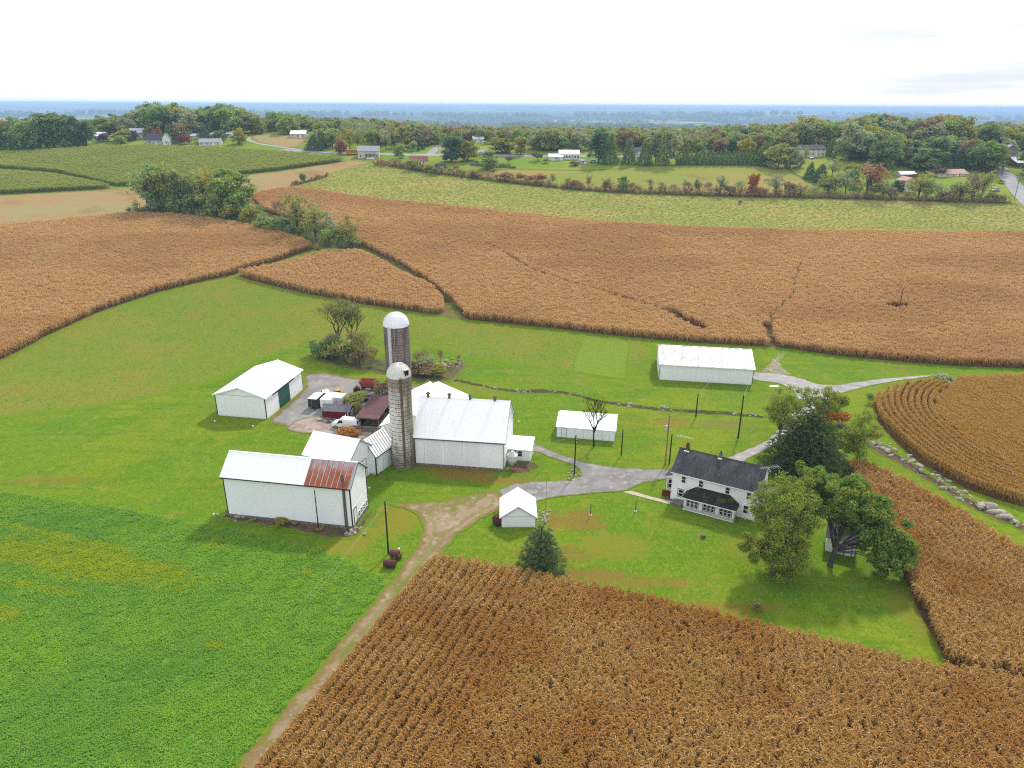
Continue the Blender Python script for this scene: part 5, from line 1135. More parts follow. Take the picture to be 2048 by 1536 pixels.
for i in range(36):
    f = rnd.random(); px, py = 700 + rnd.gauss(0, 12), 1062 + rnd.gauss(0, 7); rock(tuple(at(px, py)), rnd.uniform(.1,.32), 'pale stone piled at the rusty barn corner', 'stones at the rusty barn corner')
for i in range(22):
    px, py = rnd.uniform(435, 505), 1033 + rnd.gauss(0, 4); rock(tuple(at(px, py)), rnd.uniform(.12,.4), 'brownish stone along the far foot of the rusty barn', 'stones along the far barn foot')
for i in range(30):
    px, py = rnd.uniform(872, 925), 727 + rnd.gauss(0, 5); rock(tuple(at(px, py)), rnd.uniform(.15,.5), 'grey stone in the pile right of the silo bushes', 'stones in the pile by the silo bushes')
for c in ((1042,783,9), (1158,790,3), (1258,811,7), (1333,818,9), (1470,829,6), (985,777,5), (1510,832,6)):
    for i in range(c[2]): rock(tuple(at(c[0] + rnd.gauss(0, 9), c[1] + rnd.gauss(0, 2.5))), rnd.uniform(.12,.4), 'pale stone along the lawn ditch', 'stones along the lawn ditch')
# ------------------------------------------------------------------ trees
def fol(name, a, b, c, trans=.4, ob=None, oa=.35, noise=None):
    L = [('I', b, .3, .7, .75), ('I', c, .8, .9, .8)]
    if noise: L.append(('N', noise[0], noise[1], .5, .64, noise[2]))
    L.append(('O', ob or [q*.55 for q in a], oa))
    return mat(name, a, L, rough=.8, trans=trans, coord='P')
FOL = dict(
    dark=fol('dark green foliage', (0.225,0.323,0.108), (0.137,0.214,0.083), (0.390,0.468,0.137)),
    pine=fol('blue green needles', (0.157,0.252,0.122), (0.096,0.174,0.090), (0.261,0.348,0.157)),
    green=fol('mid green foliage', (0.346,0.473,0.137), (0.218,0.318,0.101), (0.582,0.637,0.164)),
    olive=fol('olive foliage', (0.390,0.406,0.105), (0.227,0.268,0.078), (0.617,0.552,0.163)),
    grey=fol('grey green foliage', (0.405,0.450,0.225), (0.255,0.307,0.150), (0.600,0.600,0.315)),
    brown=fol('brown autumn foliage', (0.374,0.273,0.140), (0.234,0.187,0.109), (0.562,0.406,0.187)),
    yellow=fol('yellow green foliage', (0.462,0.427,0.064), (0.289,0.300,0.058), (0.624,0.462,0.081)),
    orange=fol('orange foliage', (0.550,0.242,0.055), (0.396,0.165,0.044), (0.660,0.374,0.088)),
    red=fol('dark red foliage', (0.270,0.065,0.060), (0.170,0.060,0.050), (0.380,0.120,0.080)),
    purple=fol('purple brown foliage', (0.248,0.158,0.152), (0.152,0.110,0.110), (0.344,0.228,0.193)),
    russet=fol('russet foliage', (0.436,0.224,0.116), (0.278,0.157,0.091), (0.532,0.315,0.145)),
    moss=fol('mossy yellow foliage', (0.290,0.400,0.060), (0.172,0.247,0.041), (0.552,0.483,0.081), noise=((0.414,0.310,0.052), .35, .4)),
    walnut=fol('deep green broad foliage', (0.227,0.366,0.065), (0.122,0.211,0.049), (0.488,0.552,0.090), noise=((0.520,0.455,0.081), .28, .45)),
    spruce=fol('young spruce needles', (0.165,0.240,0.090), (0.090,0.143,0.060), (0.285,0.345,0.128)),
    hemlock=fol('dark hemlock needles', (0.121,0.172,0.057), (0.075,0.115,0.044), (0.230,0.265,0.086)),
    sumac=fol('orange sumac leaves', (0.550,0.220,0.055), (0.460,0.300,0.090), (0.600,0.320,0.090)))
bark_m = mat('grey brown bark', (.085,.07,.055), [('N', (.05,.04,.033), 5, .45, .65, .7, (1,1,.2)), ('N', (.14,.125,.10), 3, .58, .72, .6)], rough=.95, coord='O')
pbark_m = mat('pale bark', (.21,.18,.14), [('N', (.12,.10,.08), 4, .45, .65, .7, (1,1,.2))], rough=.95, coord='O')

def leaf_data(name, cen, rad, per, size, seed, m, flat=1.0, shell=.45, out=.8, aspect=.6, droop=0.0):
    r = np.random.RandomState(seed); cen = np.asarray(cen, float); rad = np.asarray(rad, float)
    k = len(cen); per = np.asarray(per if hasattr(per, '__len__') else [per]*k, int)
    ci = np.repeat(np.arange(k), per); n = len(ci)
    d = r.normal(0, 1, (n, 3)); d /= np.linalg.norm(d, axis=1)[:, None]
    rr = rad[ci]*r.uniform(0, 1, n)**shell; P = cen[ci] + d*rr[:, None]*np.array([1, 1, flat])
    nrm = d*out + r.normal(0, .75, (n, 3)); nrm[:, 2] += .25; nrm /= np.linalg.norm(nrm, axis=1)[:, None]
    t = np.cross(nrm, r.normal(0, 1, (n, 3))); t[:, 2] -= droop; t -= nrm*(t*nrm).sum(1)[:, None]; t /= np.linalg.norm(t, axis=1)[:, None] + 1e-9
    b = np.cross(nrm, t); s = size*r.uniform(.6, 1.3, n)[:, None]; a = s*aspect
    V = np.stack([P - t*s*.5, P + b*a*.5 - t*s*.05, P + t*s*.55, P - b*a*.5 + t*s*.05], 1).reshape(-1, 3)
    Q = np.arange(n*4).reshape(n, 4)
    me = bpy.data.meshes.new(name); me.vertices.add(n*4); me.loops.add(n*4); me.polygons.add(n)
    me.vertices.foreach_set('co', V.ravel()); me.loops.foreach_set('vertex_index', Q.ravel())
    me.polygons.foreach_set('loop_start', np.arange(n)*4); me.polygons.foreach_set('loop_total', np.full(n, 4))
    me.materials.append(m); me.update(); me.validate()
    return me
def env(seed, n, c, R, shell=.5, low=-1.0, rmin=.22, rmax=.36, gaps=0.0):
    """clump centres inside an ellipsoid with an uneven outline"""
    r = np.random.RandomState(seed); out = []; rad = []
    c = np.array(c, float); R = np.array(R, float); ph = r.uniform(0, 6.28, 4)
    while len(out) < n:
        d = r.normal(0, 1, 3); d /= np.linalg.norm(d)
        if d[2] < low: continue
        az = math.atan2(d[1], d[0]); f = 1 + .13*math.sin(3*az + ph[0]) + .1*math.sin(5*az + ph[1] + 2*d[2]) + .1*math.sin(4*d[2] + ph[2])
        if gaps and math.sin(4*az + ph[3])*math.sin(3.5*d[2] + ph[2]) > 1 - gaps: continue
        u = r.uniform(0, 1)**shell
        out.append(c + d*R*u*f*.8); rad.append(min(R)*r.uniform(rmin, rmax)*(1.15 - .3*u))
    return np.array(out), np.array(rad)
def limbs(name, cen, trunk_h, r0, m, seed, frac=.6, lean=(0, 0), base=(0,0,0), thin=.28, nb=5):
    r = np.random.RandomState(seed); mb = MB(); b = Vector(base)
    tp = Vector((lean[0], lean[1], trunk_h)) + b
    mid = b.lerp(tp, .5) + Vector((r.uniform(-.03,.03)*trunk_h, r.uniform(-.03,.03)*trunk_h, 0))
    mb.tube([b - Vector((0,0,.3)), b + Vector((0,0,.15*trunk_h)), mid, tp], [r0*1.35, r0, r0*.82, r0*.6], m, 8)
    for i, c in enumerate(cen):
        if r.uniform() > frac: continue
        f = r.uniform(.35, 1.0); s = b.lerp(tp, f) if f > .5 else (b.lerp(mid, f*2)); c = Vector(c)
        if c.z < s.z + .2: s = b.lerp(tp, .4)
        m1 = s.lerp(c, .45) + Vector((0, 0, .12*(c-s).length)); rr = r0*thin*r.uniform(.7, 1.3)
        mb.tube([s, m1, c], [rr, rr*.7, rr*.25], m, nb, False)
    return mb.data(name, True)
def tree(name, label, cat, p, group=None, rz=0.0):
    return thing(name, label, cat, tuple(p), rz, group)
def part(root, name, me, m=None):
    o = bpy.data.objects.new(name, me); C.objects.link(o); o.parent = root
    if m: o.material_slots[0].link = 'OBJECT'; o.material_slots[0].material = m
    return o
def bare_data(name, seed, h, spread, r0, m, depth_=5, up=.35, twigs=3, mn=4):
    """recursive bare branches"""
    r = random.Random(seed); mb = MB(); tips = []
    def go(p, d, ln, rad, lv):
        q = p + d*ln*.5 + Vector((r.uniform(-.08,.08), r.uniform(-.08,.08), 0))*ln; e = q + (d + Vector((r.uniform(-.2,.2), r.uniform(-.2,.2), r.uniform(-.05,.15)))).normalized()*ln*.5
        mb.tube([p, q, e], [rad, rad*.85, rad*.68], m, 6 if lv < 2 else 3, False)
        if lv >= depth_: tips.append(e); return
        if lv >= 2: tips.append(q)
        k = twigs if lv else twigs + 1
        for i in range(k):
            a = 2*PI*(i + r.random()*.7)/k; sd = Vector((math.cos(a), math.sin(a), 0))
            nd = (d*.75 + sd*spread*r.uniform(.6, 1.2) + Vector((0, 0, up*r.uniform(.3, 1)))).normalized()
            go(e if i else q.lerp(e, .6), nd, ln*r.uniform(.62, .82), rad*.62, lv+1)
    go(Vector((0,0,-.2)), Vector((0,0,1)), h*.30, r0, 0)
    return mb.data(name), [tuple(t) for t in tips]
# --- unit prototypes (1 m tall), scaled for the far trees
U = {}
def protos():
    for i in range(5):
        c, q = env(200+i, 44, (0,0,.50), (.42,.42,.52), .42, -1.0, .26, .42)
        U['round%d' % i] = (leaf_data('crown', c, q, 70, .07, 300+i, FOL['green'], .85), limbs('trunk', c*np.array([.8,.8,1]), .5, .022, bark_m, i, .4))
        c, q = env(220+i, 38, (0,0,.50), (.27,.27,.52), .45, -1.0, .34, .5, .2)
        U['tall%d' % i] = (leaf_data('crown', c, q, 62, .06, 320+i, FOL['green'], 1.0, .6), limbs('trunk', c*np.array([.8,.8,1]), .75, .018, bark_m, 20+i, .6))
        c, q = env(240+i, 32, (0,0,.53), (.42,.42,.48), .5, -.95, .26, .4, .2)
        U['loose%d' % i] = (leaf_data('crown', c, q, 34, .055, 340+i, FOL['green'], 1.0, .8), limbs('trunk', c, .55, .022, bark_m, 40+i, .9))
        c, q = env(260+i, 22, (0,0,.45), (.5,.5,.5), .4, -.35, .34, .5)
        U['bush%d' % i] = (leaf_data('crown', c, q, 50, .10, 360+i, FOL['green'], .9), limbs('trunk', c, .3, .02, bark_m, 60+i, .4))
    for i in range(3):
        r = np.random.RandomState(400+i); cen = []; rad = []
        for z in np.linspace(.08, .97, 15):
            R_ = .30*(1-z)**.8 + .02; k = max(1, int(14*R_/.3))
            for a in range(k):
                t = 2*PI*(a + r.uniform())/k; q = R_*r.uniform(.65, 1.05); cen.append((q*math.cos(t), q*math.sin(t), z - .12*q)); rad.append(.055 + .06*(1-z))
        U['cone%d' % i] = (leaf_data('crown', cen, rad, 26, .06, 380+i, FOL['pine'], .6, .6, .4, .4, .4), limbs('trunk', cen[::6], .95, .016, bark_m, 80+i, .3))
    for k, (cr, tk) in U.items():       # to height 1 and the stated crown width
        V = np.array([q.co[:] for q in cr.vertices]); base = dict(round=.86, tall=.62, loose=.9, bush=1.05, cone=.62)[k.rstrip('0123456789')]
        sw = base/((np.percentile(V[:, 0], 98) - np.percentile(V[:, 0], 2) + np.percentile(V[:, 1], 98) - np.percentile(V[:, 1], 2))/2); sz = 1/np.percentile(V[:, 2], 99.5)
        for me in (cr, tk): me.transform(Matrix.Diagonal((sw, sw, sz, 1)))
    for i in range(3):
        me, tips = bare_data('trunk', 500+i, 1.0, .75, .022, pbark_m, 4, .4, 3)
        U['bare%d' % i] = (leaf_data('crown', tips, [.09]*len(tips), 6, .04, 390+i, FOL['brown'], 1, .8), me)
protos()
def utree(shape, colour, bx, by, ty, wpx, label, cat='tree', name=None, group=None):
    p = at(bx, by); h = hfor(p, ty); w = .92*wpx*depth(p)/F
    base = {'round': .86, 'tall': .62, 'loose': .9, 'bush': 1.05, 'cone': .62, 'bare': 1.0}[shape]
    k = shape + str(rnd.randrange(3 if shape in ('cone', 'bare') else 5)); cr, tk = U[k]
    nm = name or {'cone': 'conifer_tree', 'bush': 'bush', 'bare': 'bare_tree'}.get(shape, 'tree')
    t = thing(nm, label, cat, tuple(p), rnd.uniform(0, 6.28), group, (w/base, w/base, h))
    part(t, 'trunk', tk); part(t, 'crown', cr, FOL[colour]); return t
B = [ # shape, colour, base x, base y, top y, width, label
 ('round','dark',8,297,243,44,'dark tree standing outermost at the end of the left wood'), ('tall','orange',2,292,236,24,'orange brown tree peeking from behind the outermost wood tree'),
 ('round','green',47,298,234,46,'pale green round tree at the front of the left wood'), ('round','dark',84,298,229,46,'first of the tall dark trees right of the pale green one'),
 ('tall','dark',110,296,226,42,'tallest dark tree of the left wood'), ('tall','dark',134,295,231,40,'dark tree just right of the tallest in the left wood'), ('round','pine',156,292,234,38,'blackish green tree near the end of the left wood'), ('tall','dark',174,291,240,32,'last dark tree of the left wood facing the houses'),
 ('round','purple',208,283,266,22,'purple brown round tree before the small white house'), ('round','olive',247,282,258,40,'wide olive tree left of the pink ranch house'), ('round','green',243,288,271,22,'small green tree in front of the wide olive tree'),
 ('tall','purple',271,281,261,12,'thin dark tree before the pink ranch house'), ('cone','orange',320,279,253,17,'narrow orange tree behind the grey barn'), ('cone','dark',343,286,248,28,'dark cone tree right of the grey barn'), ('loose','brown',363,285,245,32,'brownish loose tree next to the dark cone tree'),
 ('round','brown',300,277,254,22,'reddish brown tree between the ranch house and narrow orange tree'), ('bush','red',369,289,272,26,'red bush below the brownish loose tree'), ('bush','purple',331,288,276,11,'dark purple bush against the white barn gable'), ('cone','pine',411,283,251,24,'blue green conifer among the hilltop houses'), ('round','dark',437,284,261,26,'dark tree right of the hilltop conifer'), ('bush','red',405,285,277,16,'red shrub at the foot of the hilltop conifer'), ('round','purple',446,279,259,20,'purple tree beside the white hilltop shed'), ('round','yellow',478,288,257,29,'yellowing round tree alone before the tan mown field'),
 ('cone','pine',629,300,269,36,'plump blue spruce by the green corn tip'), ('cone','pine',648,296,262,12,'first slim conifer in the row behind the blue spruce'), ('cone','pine',657,294,263,12,'second slim conifer in the row behind the blue spruce'), ('cone','pine',640,294,264,12,'slim conifer just behind the blue spruce'),
 ('round','russet',682,308,275,24,'egg shaped russet tree beside the school bus'), ('tall','green',665,297,258,26,'tall greenish tree left of the russet tree'), ('loose','yellow',700,299,256,26,'yellowish loose tree above the school bus'), ('loose','olive',716,298,257,24,'olive loose tree behind the tan house roof'), ('tall','green',743,296,259,24,'dense green tree at the left end of the long white building'), ('loose','olive',756,294,257,26,'olive tree before the long white building, left one'), ('loose','grey',772,300,256,22,'thin grey tree before the long white building'), ('round','olive',806,293,252,32,'yellow topped tree at the right end of the long white building'), ('bare','purple',818,292,262,20,'bare purplish tree beside the yellow topped tree'), ('loose','green',846,292,261,24,'green loose tree left of the side road'), ('round','green',798,317,287,22,'dark round tree alone on the lawn by the tan house'), ('round','green',826,302,282,18,'small round tree above the country road'), ('bush','yellow',806,302,287,24,'yellow bush behind the lone round tree'), ('cone','pine',837,302,291,7,'small cone shrub left of the side road'), ('cone','pine',846,299,287,8,'taller cone shrub nearest the side road'),
 ('cone','green',872,288,254,26,'green cone tree at the head of the side road'), ('tall','pine',903,324,272,42,'big dark pine right of the side road'), ('round','yellow',936,321,281,36,'yellow green tree next to the big dark pine'), ('tall','dark',914,300,272,22,'dark tree behind the big dark pine'), ('round','olive',1004,306,276,46,'wide olive tree by the white road house'), ('tall','yellow',1041,309,274,25,'golden olive tree along the country road'), ('round','green',977,338,301,38,'green tree standing below the road by the stone wall'), ('bare','purple',1016,328,300,36,'purple grey tree beside the green tree below the road'), ('bush','dark',1075,322,303,22,'dark bush left of the white garage'), ('bush','green',1091,326,316,16,'green shrub against the white garage'), ('bush','purple',1149,331,322,20,'dark shrub below the ranch house'),
 ('tall','pine',1197,326,260,38,'tallest dark pine right of the ranch house'), ('cone','dark',1221,328,268,32,'dark cone conifer next to the tallest pine'), ('cone','dark',1257,329,278,28,'dark cone conifer before the hidden dark house'), ('cone','dark',1289,330,282,30,'dark cone conifer right of the hidden dark house'), ('tall','grey',1311,326,262,30,'pale grey green tree before the long evergreen hedge'), ('round','grey',1336,328,260,38,'rounded grey tree at the end of the evergreen hedge'), ('cone','green',1325,330,264,26,'green pine merged with the rounded grey tree'),
 ('cone','dark',1527,330,284,38,'dark pine rising above the evergreen hedge'), ('round','yellow',1493,313,277,30,'pale yellow tree behind the evergreen hedge'), ('round','brown',1438,308,277,34,'brown tree behind the low roof'), ('round','olive',1372,312,272,32,'olive tree above the hedge left half'), ('round','olive',1556,337,287,46,'big olive yellow tree at the pasture corner'), ('round','grey',1580,336,294,34,'greyish tree beside the big olive yellow tree'), ('round','olive',1596,334,308,20,'small rusty olive tree at the pasture corner'), ('loose','green',1610,322,292,14,'thin tree at the gable of the two storey house'),
 ('round','grey',1636,292,249,52,'grey green tree towering behind the two storey house'), ('cone','dark',1660,312,278,20,'dark conifer beside the two storey house'), ('round','grey',1699,320,247,60,'huge pale grey tree right of the two storey house'), ('tall','dark',1732,322,275,32,'dark tree next to the huge pale grey tree'), ('round','purple',1756,318,276,34,'purplish tree left of the brown lawn tree'), ('round','brown',1786,330,296,40,'low brown tree at the lawn edge'), ('round','olive',1784,312,272,42,'dark olive tree behind the low brown tree'), ('round','grey',1851,310,250,62,'big silvery tree right of the lawn'), ('round','orange',1917,306,250,54,'brightest orange red tree near the stone house'), ('bush','orange',1893,290,275,14,'small bright orange bush under the silvery tree'), ('round','dark',1853,340,297,62,'dark dome shaped tree with sunlit top'), ('cone','dark',1887,338,296,28,'dark conifer between the dome tree and blue spruce'), ('cone','pine',1917,338,297,28,'blue green spruce behind the pink roofed house'), ('tall','dark',1945,342,290,36,'dark conifer at the right of the blue green spruce'), ('round','walnut',1972,342,283,58,'big dark green tree at the road corner'), ('round','yellow',2006,302,258,36,'yellow green tree behind the stone house'), ('round','yellow',1944,306,268,30,'golden tree right of the orange red tree'), ('round','dark',2044,316,272,34,'dark tree right of the stone house'), ('tall','pine',1790,276,240,40,'pine group dark crown behind the silvery tree'),
 ('cone','pine',1619,358,325,24,'narrow dark conifer on the lawn below the two storey house'), ('cone','pine',1640,364,328,34,'wider blue conifer next to the narrow dark one'), ('loose','grey',1664,352,318,28,'grey loose tree behind the wider blue conifer'), ('bare','grey',1676,381,325,30,'thin grey tree with bare branches by the hedgerow'), ('round','yellow',1699,352,327,24,'yellow green tree behind the russet hedgerow tree'), ('round','green',1707,370,330,22,'green tree left of the russet hedgerow tree'), ('loose','russet',1733,390,326,58,'largest russet tree in the hedgerow'), ('round','olive',1655,387,350,40,'yellow olive tree in the hedgerow'), ('bush','green',1707,390,370,22,'green bush at the foot of the russet tree'), ('bush','olive',1748,390,372,28,'olive bush right of the russet tree'), ('round','pine',1793,382,361,25,'dark round bush beside the cream garage'), ('round','red',1817,366,348,30,'crimson tree behind the cream garage'),
 ('loose','grey',1551,391,347,40,'greyish rose hedgerow tree'), ('bush','brown',1577,391,362,22,'brown hedgerow bush right of the greyish rose tree'), ('tall','orange',1504,389,347,20,'slim orange tree in the hedgerow'), ('bare','green',1478,389,346,32,'bare greenish tree left of the slim orange one'), ('loose','grey',1440,388,350,26,'grey green hedgerow shrub tree'), ('bare','brown',1416,387,352,26,'brown bare hedgerow tree'), ('bare','brown',1372,386,345,32,'leafless hedgerow tree with many stems'), ('bare','grey',1345,386,352,26,'sparse grey hedgerow tree'), ('bush','grey',1393,387,355,12,'thin pale hedgerow bush'), ('bare','brown',1299,384,344,20,'bare brown tree in the hedgerow middle'), ('round','green',1246,382,352,22,'green hedgerow tree left of the middle'), ('loose','olive',1177,376,347,14,'narrow olive hedgerow tree'), ('loose','green',1135,373,352,14,'narrow green hedgerow tree'), ('loose','green',1106,369,346,16,'small green tree at the hedgerow'), ('bush','brown',1042,363,346,22,'brown bush in the hedgerow'), ('bare','brown',985,353,326,24,'small bare tree at the hedgerow'), ('bare','russet',913,347,318,24,'pale bare tree near the rusted field shed'), ('bush','russet',1075,366,348,40,'rust coloured bush cluster in the hedgerow'), ('bush','olive',830,340,318,34,'tall weedy bush beside the red brown shed'), ('bush','yellow',858,344,328,24,'yellow bush below the red brown shed'), ('bush','dark',868,350,336,20,'dark bush at the hedgerow bend'),
 ('loose','olive',1836,398,344,46,'bushy olive tree right of the cream garage'), ('bare','grey',1872,399,350,44,'bare grey tree before the pink roofed house'), ('bare','olive',1905,401,342,40,'bare olive tree with leaning trunk'), ('bare','grey',1926,399,340,40,'tall bare tree near the hedgerow end'), ('loose','brown',1942,398,345,32,'brownish tree near the hedgerow end'), ('loose','olive',1962,396,342,32,'olive tree at the hedgerow end'), ('bush','green',1852,398,362,30,'green bush between the bare trees'), ('bush','purple',1876,352,330,26,'purple bush before the pink roof'), ('bush','green',2000,366,358,14,'small green garden bush by the road'),
 # tree line in the brown corn
 ('loose','green',297,421,335,66,'outermost green tree of the field tree line'), ('tall','green',322,418,329,50,'tall green tree second in the field tree line'), ('tall','olive',345,421,332,50,'olive tree with slim trunks in the tree line'), ('loose','dark',362,424,342,44,'darker loose tree in the tree line'), ('tall','dark',384,423,350,36,'dark narrow tree in the tree line'), ('loose','olive',408,428,340,58,'olive spreading tree in the tree line'), ('loose','yellow',432,431,338,50,'yellowing tree left of the dark dense one'), ('round','walnut',466,434,341,76,'dark dense dome tree in the tree line'), ('round','green',483,438,384,46,'grey green tree at the skirt of the dome tree'), ('round','green',436,440,372,54,'full green tree in front of the yellowing tree'), ('bush','green',360,424,390,48,'green bush under the slim trunks'), ('bush','dark',390,430,388,46,'dark bush in the middle of the tree line'), ('bush','yellow',462,444,408,46,'yellow green bush below the dome tree'), ('bush','dark',330,422,398,40,'dark bush at the start of the tree line'), ('bush','yellow',500,450,415,36,'yellow bush right of the dome tree'),
 ('bare','green',521,447,389,26,'thin grey trunked tree in the gap'), ('bush','green',535,462,425,40,'green bush below the gap'), ('bare','brown',560,447,377,44,'tall leafless tree in the tree line'), ('bush','dark',565,466,436,50,'dark low bush below the leafless tree'), ('loose','olive',598,473,387,58,'light green tree with forked trunk'), ('bush','olive',615,474,442,34,'olive bush beside the forked trunk'), ('bush','dark',588,474,448,34,'dark bush at the forked trunk'), ('loose','olive',633,485,402,44,'round topped light green tree'), ('loose','grey',656,488,423,42,'greyish tree near the low end of the line'), ('bare','olive',678,492,428,44,'twisted bare tree near the low end'), ('loose','olive',700,494,430,44,'last light green tree at the low end'), ('bush','green',660,494,455,40,'green bush near the low end'), ('bush','olive',705,496,462,36,'olive bush closing the tree line'), ('bush','brown',258,424,414,12,'small brown shrub at the stubble edge'), ('bush','brown',276,424,414,12,'second brown shrub at the stubble edge'), ('bush','dark',607,367,346,12,'dark bush on the stubble wedge'),
 # silo grove
 ('bush','dark',640,712,682,46,'low dark bush at the left of the silo grove'), ('bush','olive',668,716,690,48,'olive bush under the bare grove trees'), ('bare','grey',664,708,632,62,'wispy grey tree leaning out of the silo grove'), ('bare','brown',716,714,620,64,'wispy brown tree in the thick of the silo grove'), ('bush','olive',697,722,676,50,'olive bush in the middle of the silo grove'), ('bare','olive',728,725,628,62,'olive half bare tree beside the dark silo'), ('bare','brown',745,732,672,46,'brown thicket touching the dark silo'), ('bush','brown',720,730,702,38,'brown bush in front of the half bare olive tree'),
 ('bare','brown',842,735,678,50,'bare shrub tree right of the dark silo'), ('bare','grey',856,748,690,50,'grey bare shrub right of the dark silo'), ('bush','brown',850,752,728,44,'low brown scrub right of the dark silo'), ('bare','brown',881,727,680,20,'thin bare sapling by the stone pile'), ('bush','yellow',880,752,728,30,'golden weedy bush by the stone pile'), ('bush','brown',828,748,722,32,'brown bush against the dark silo'), ('bare','brown',918,724,700,14,'tiny bare sapling right of the stone pile'),
 # yard weeds, sumac and shrubs
 ('bush','sumac',688,872,856,36,'orange sumac bush before the white van'), ('bush','sumac',708,872,858,26,'second orange sumac bush under the van rear'), ('bush','olive',707,812,786,36,'tall yellow weeds between trailers and shelter'), ('bush','yellow',716,828,806,26,'golden weeds at the red shed gable'), ('bush','brown',765,789,764,44,'brown weeds behind the rusted shelter'), ('bush','olive',722,800,785,30,'weedy bush around the scrap'), ('bush','yellow',563,1049,1037,24,'yellow green weeds at the long barn foot'), ('bush','olive',588,1047,1040,18,'olive weeds at the long barn foot'), ('bush','olive',1512,1222,1200,24,'small dark shrub at the lawn edge by the corn'), ('bush','olive',505,1041,1037,14,'low weeds at the barn foot'), ('bush','grey',1886,770,750,44,'pale green vine patch on the golden corn'), ('bush','green',1738,806,786,16,'pale weed clump at the golden corn corner'), ('bush','olive',640,1060,1055,16,'weeds at the base of the thin barn pole'),
 ('bush','orange',1660,850,818,60,'orange leafed bush behind the dark conifer'),
 ('bare','brown',1262,383,350,26,'brown leafless shrub tree right of the green hedgerow tree'), ('bare','grey',1322,386,352,26,'grey leafless shrub tree left of the many stemmed one'), ('loose','brown',1210,381,356,22,'low brown hedgerow tree left of the green one'), ('bush','russet',1150,377,360,26,'russet bramble mound in the hedgerow'), ('bush','russet',1520,393,374,24,'russet bush at the foot of the slim orange tree'), ('bush','brown',1460,391,370,26,'brown bush below the bare greenish tree'), ('loose','olive',1600,393,366,30,'olive scrub right of the brown hedgerow bush'), ('bare','grey',1625,394,362,30,'grey scrub left of the yellow olive tree'), ('loose','grey',1765,396,362,34,'grey green scrub left of the cream garage'), ('loose','brown',1780,399,374,30,'brown scrub below the cream garage'), ('bush','brown',1890,402,380,34,'brown scrub mound under the bare grey tree'), ('bush','olive',1985,404,384,30,'olive scrub mound at the hedgerow end'), ('loose','olive',1918,402,360,34,'olive scrub tree under the tall bare tree'), ('bare','brown',1395,388,350,28,'brown stemmed tree between two bare hedgerow trees'), ('loose','grey',1690,388,340,34,'tall grey scrub left of the largest russet tree'), ('bush','russet',1010,362,344,26,'russet scrub below the wide olive tree'), ('bush','brown',950,356,340,24,'brown scrub right of the rusted field shed'),
 ('round','olive',1420,304,268,36,'olive tree behind the low pale roof'), ('tall','green',1530,306,262,28,'tall green tree behind the dark hedge pine'), ('round','olive',1575,306,262,36,'olive tree left of the two storey house'), ('round','green',1395,312,276,30,'green tree at the middle of the evergreen hedge'), ('round','green',1120,300,266,34,'green tree behind the white ranch house'), ('round','grey',1160,300,264,36,'grey tree behind the white ranch house gable'), ('round','brown',1085,300,268,34,'brown tree behind the white garage'),
 ('bush','brown',1480,408,400,10,'low brown scrub by the weedy field')]
for b in B: utree(*b, cat='bush' if b[0] == 'bush' else 'tree')
# clipped evergreen hedge and hedgerow
def hedge(name, label, pl, w, h, colour, seed, per=16, size=.5, jitter=.3, kind=None, cat='hedge'):
    r = np.random.RandomState(seed); P = [at(*p) for p in pl]; cen = []; rad = []
    for i in range(len(P)-1):
        n = max(2, int(np.hypot(*(P[i+1]-P[i])[:2])/(w*.7)))
        for k in range(n):
            q = P[i] + (P[i+1]-P[i])*k/n; hh = h*r.uniform(1-jitter, 1+jitter)
            zz = w*.3
            while zz < hh:
                x, y = q[0] + r.uniform(-.2,.2)*w, q[1] + r.uniform(-.2,.2)*w; cen.append((x - P[0][0], y - P[0][1], h1(x, y) + zz - P[0][2])); rad.append(w*.5*r.uniform(.8, 1.15)); zz += w*.55
    me = leaf_data(name, cen, rad, per, size, seed, FOL[colour], 1, .6); o = bpy.data.objects.new(name, me); C.objects.link(o); o.location = tuple(P[0]); return tag(o, label, cat, None, kind)
for i in range(22):     # one arborvitae after another along the pasture
    x = 1357 + i*8.3; utree('cone', 'dark', x, 329 + (i % 2), 303 - (i % 3), 12, 'dark green arborvitae in the clipped row above the pasture', group='arborvitae row above the pasture', name='arborvitae')
hr = [(757,327),(800,334),(860,345),(930,354),(1000,363),(1070,371),(1150,379),(1230,384),(1320,388),(1450,392),(1560,394),(1680,397),(1800,400),(1900,403),(2020,406)]
hedge('hedgerow', 'low brown and green hedgerow between weedy field and pasture', hr, 3.2, 2.5, 'brown', 5, 120, .6, .6)
hedge('hedgerow', 'thin green undergrowth inside the long hedgerow', [(x+8, y-1) for x, y in hr], 2.8, 2.2, 'russet', 6, 26, .6, .8)
hedge('undergrowth', 'dark brushy edge along the foot of the left wood', [(-20,299),(50,299),(110,296),(150,294),(182,289)], 5, 7, 'dark', 15, 240, .95, .35, 'stuff', 'undergrowth')
hedge('weeds', 'olive weeds growing between the boulders of the stone row', WL, .7, .5, 'olive', 16, 22, .2, .6, 'stuff', 'weeds')
hedge('bramble_bank', 'rusty brown bramble bank left of the red brown shed', [(748,331),(770,333),(790,334),(812,338)], 2.6, 2.4, 'russet', 8, 80, .55, .4, cat='brambles')
hedge('field_hedge', 'short dark hedge on the tip of the stubble strip', [(583,372),(600,368),(620,363),(658,352)], 1.8, 1.3, 'brown', 7, 80, .5, .4)
hedge('garden_hedge', 'clipped dark hedge below the yellow green trees', [(945,329),(985,331),(1025,333)], 2, 1.3, 'dark', 9, 90, .5, .1)
hedge('undergrowth', 'shady undergrowth at the foot of the field tree line', [(275,423),(330,424),(400,430),(470,446),(540,466),(600,479),(660,494),(715,497)], 4, 2.8, 'dark', 10, 120, .6, .4, 'stuff', 'undergrowth')
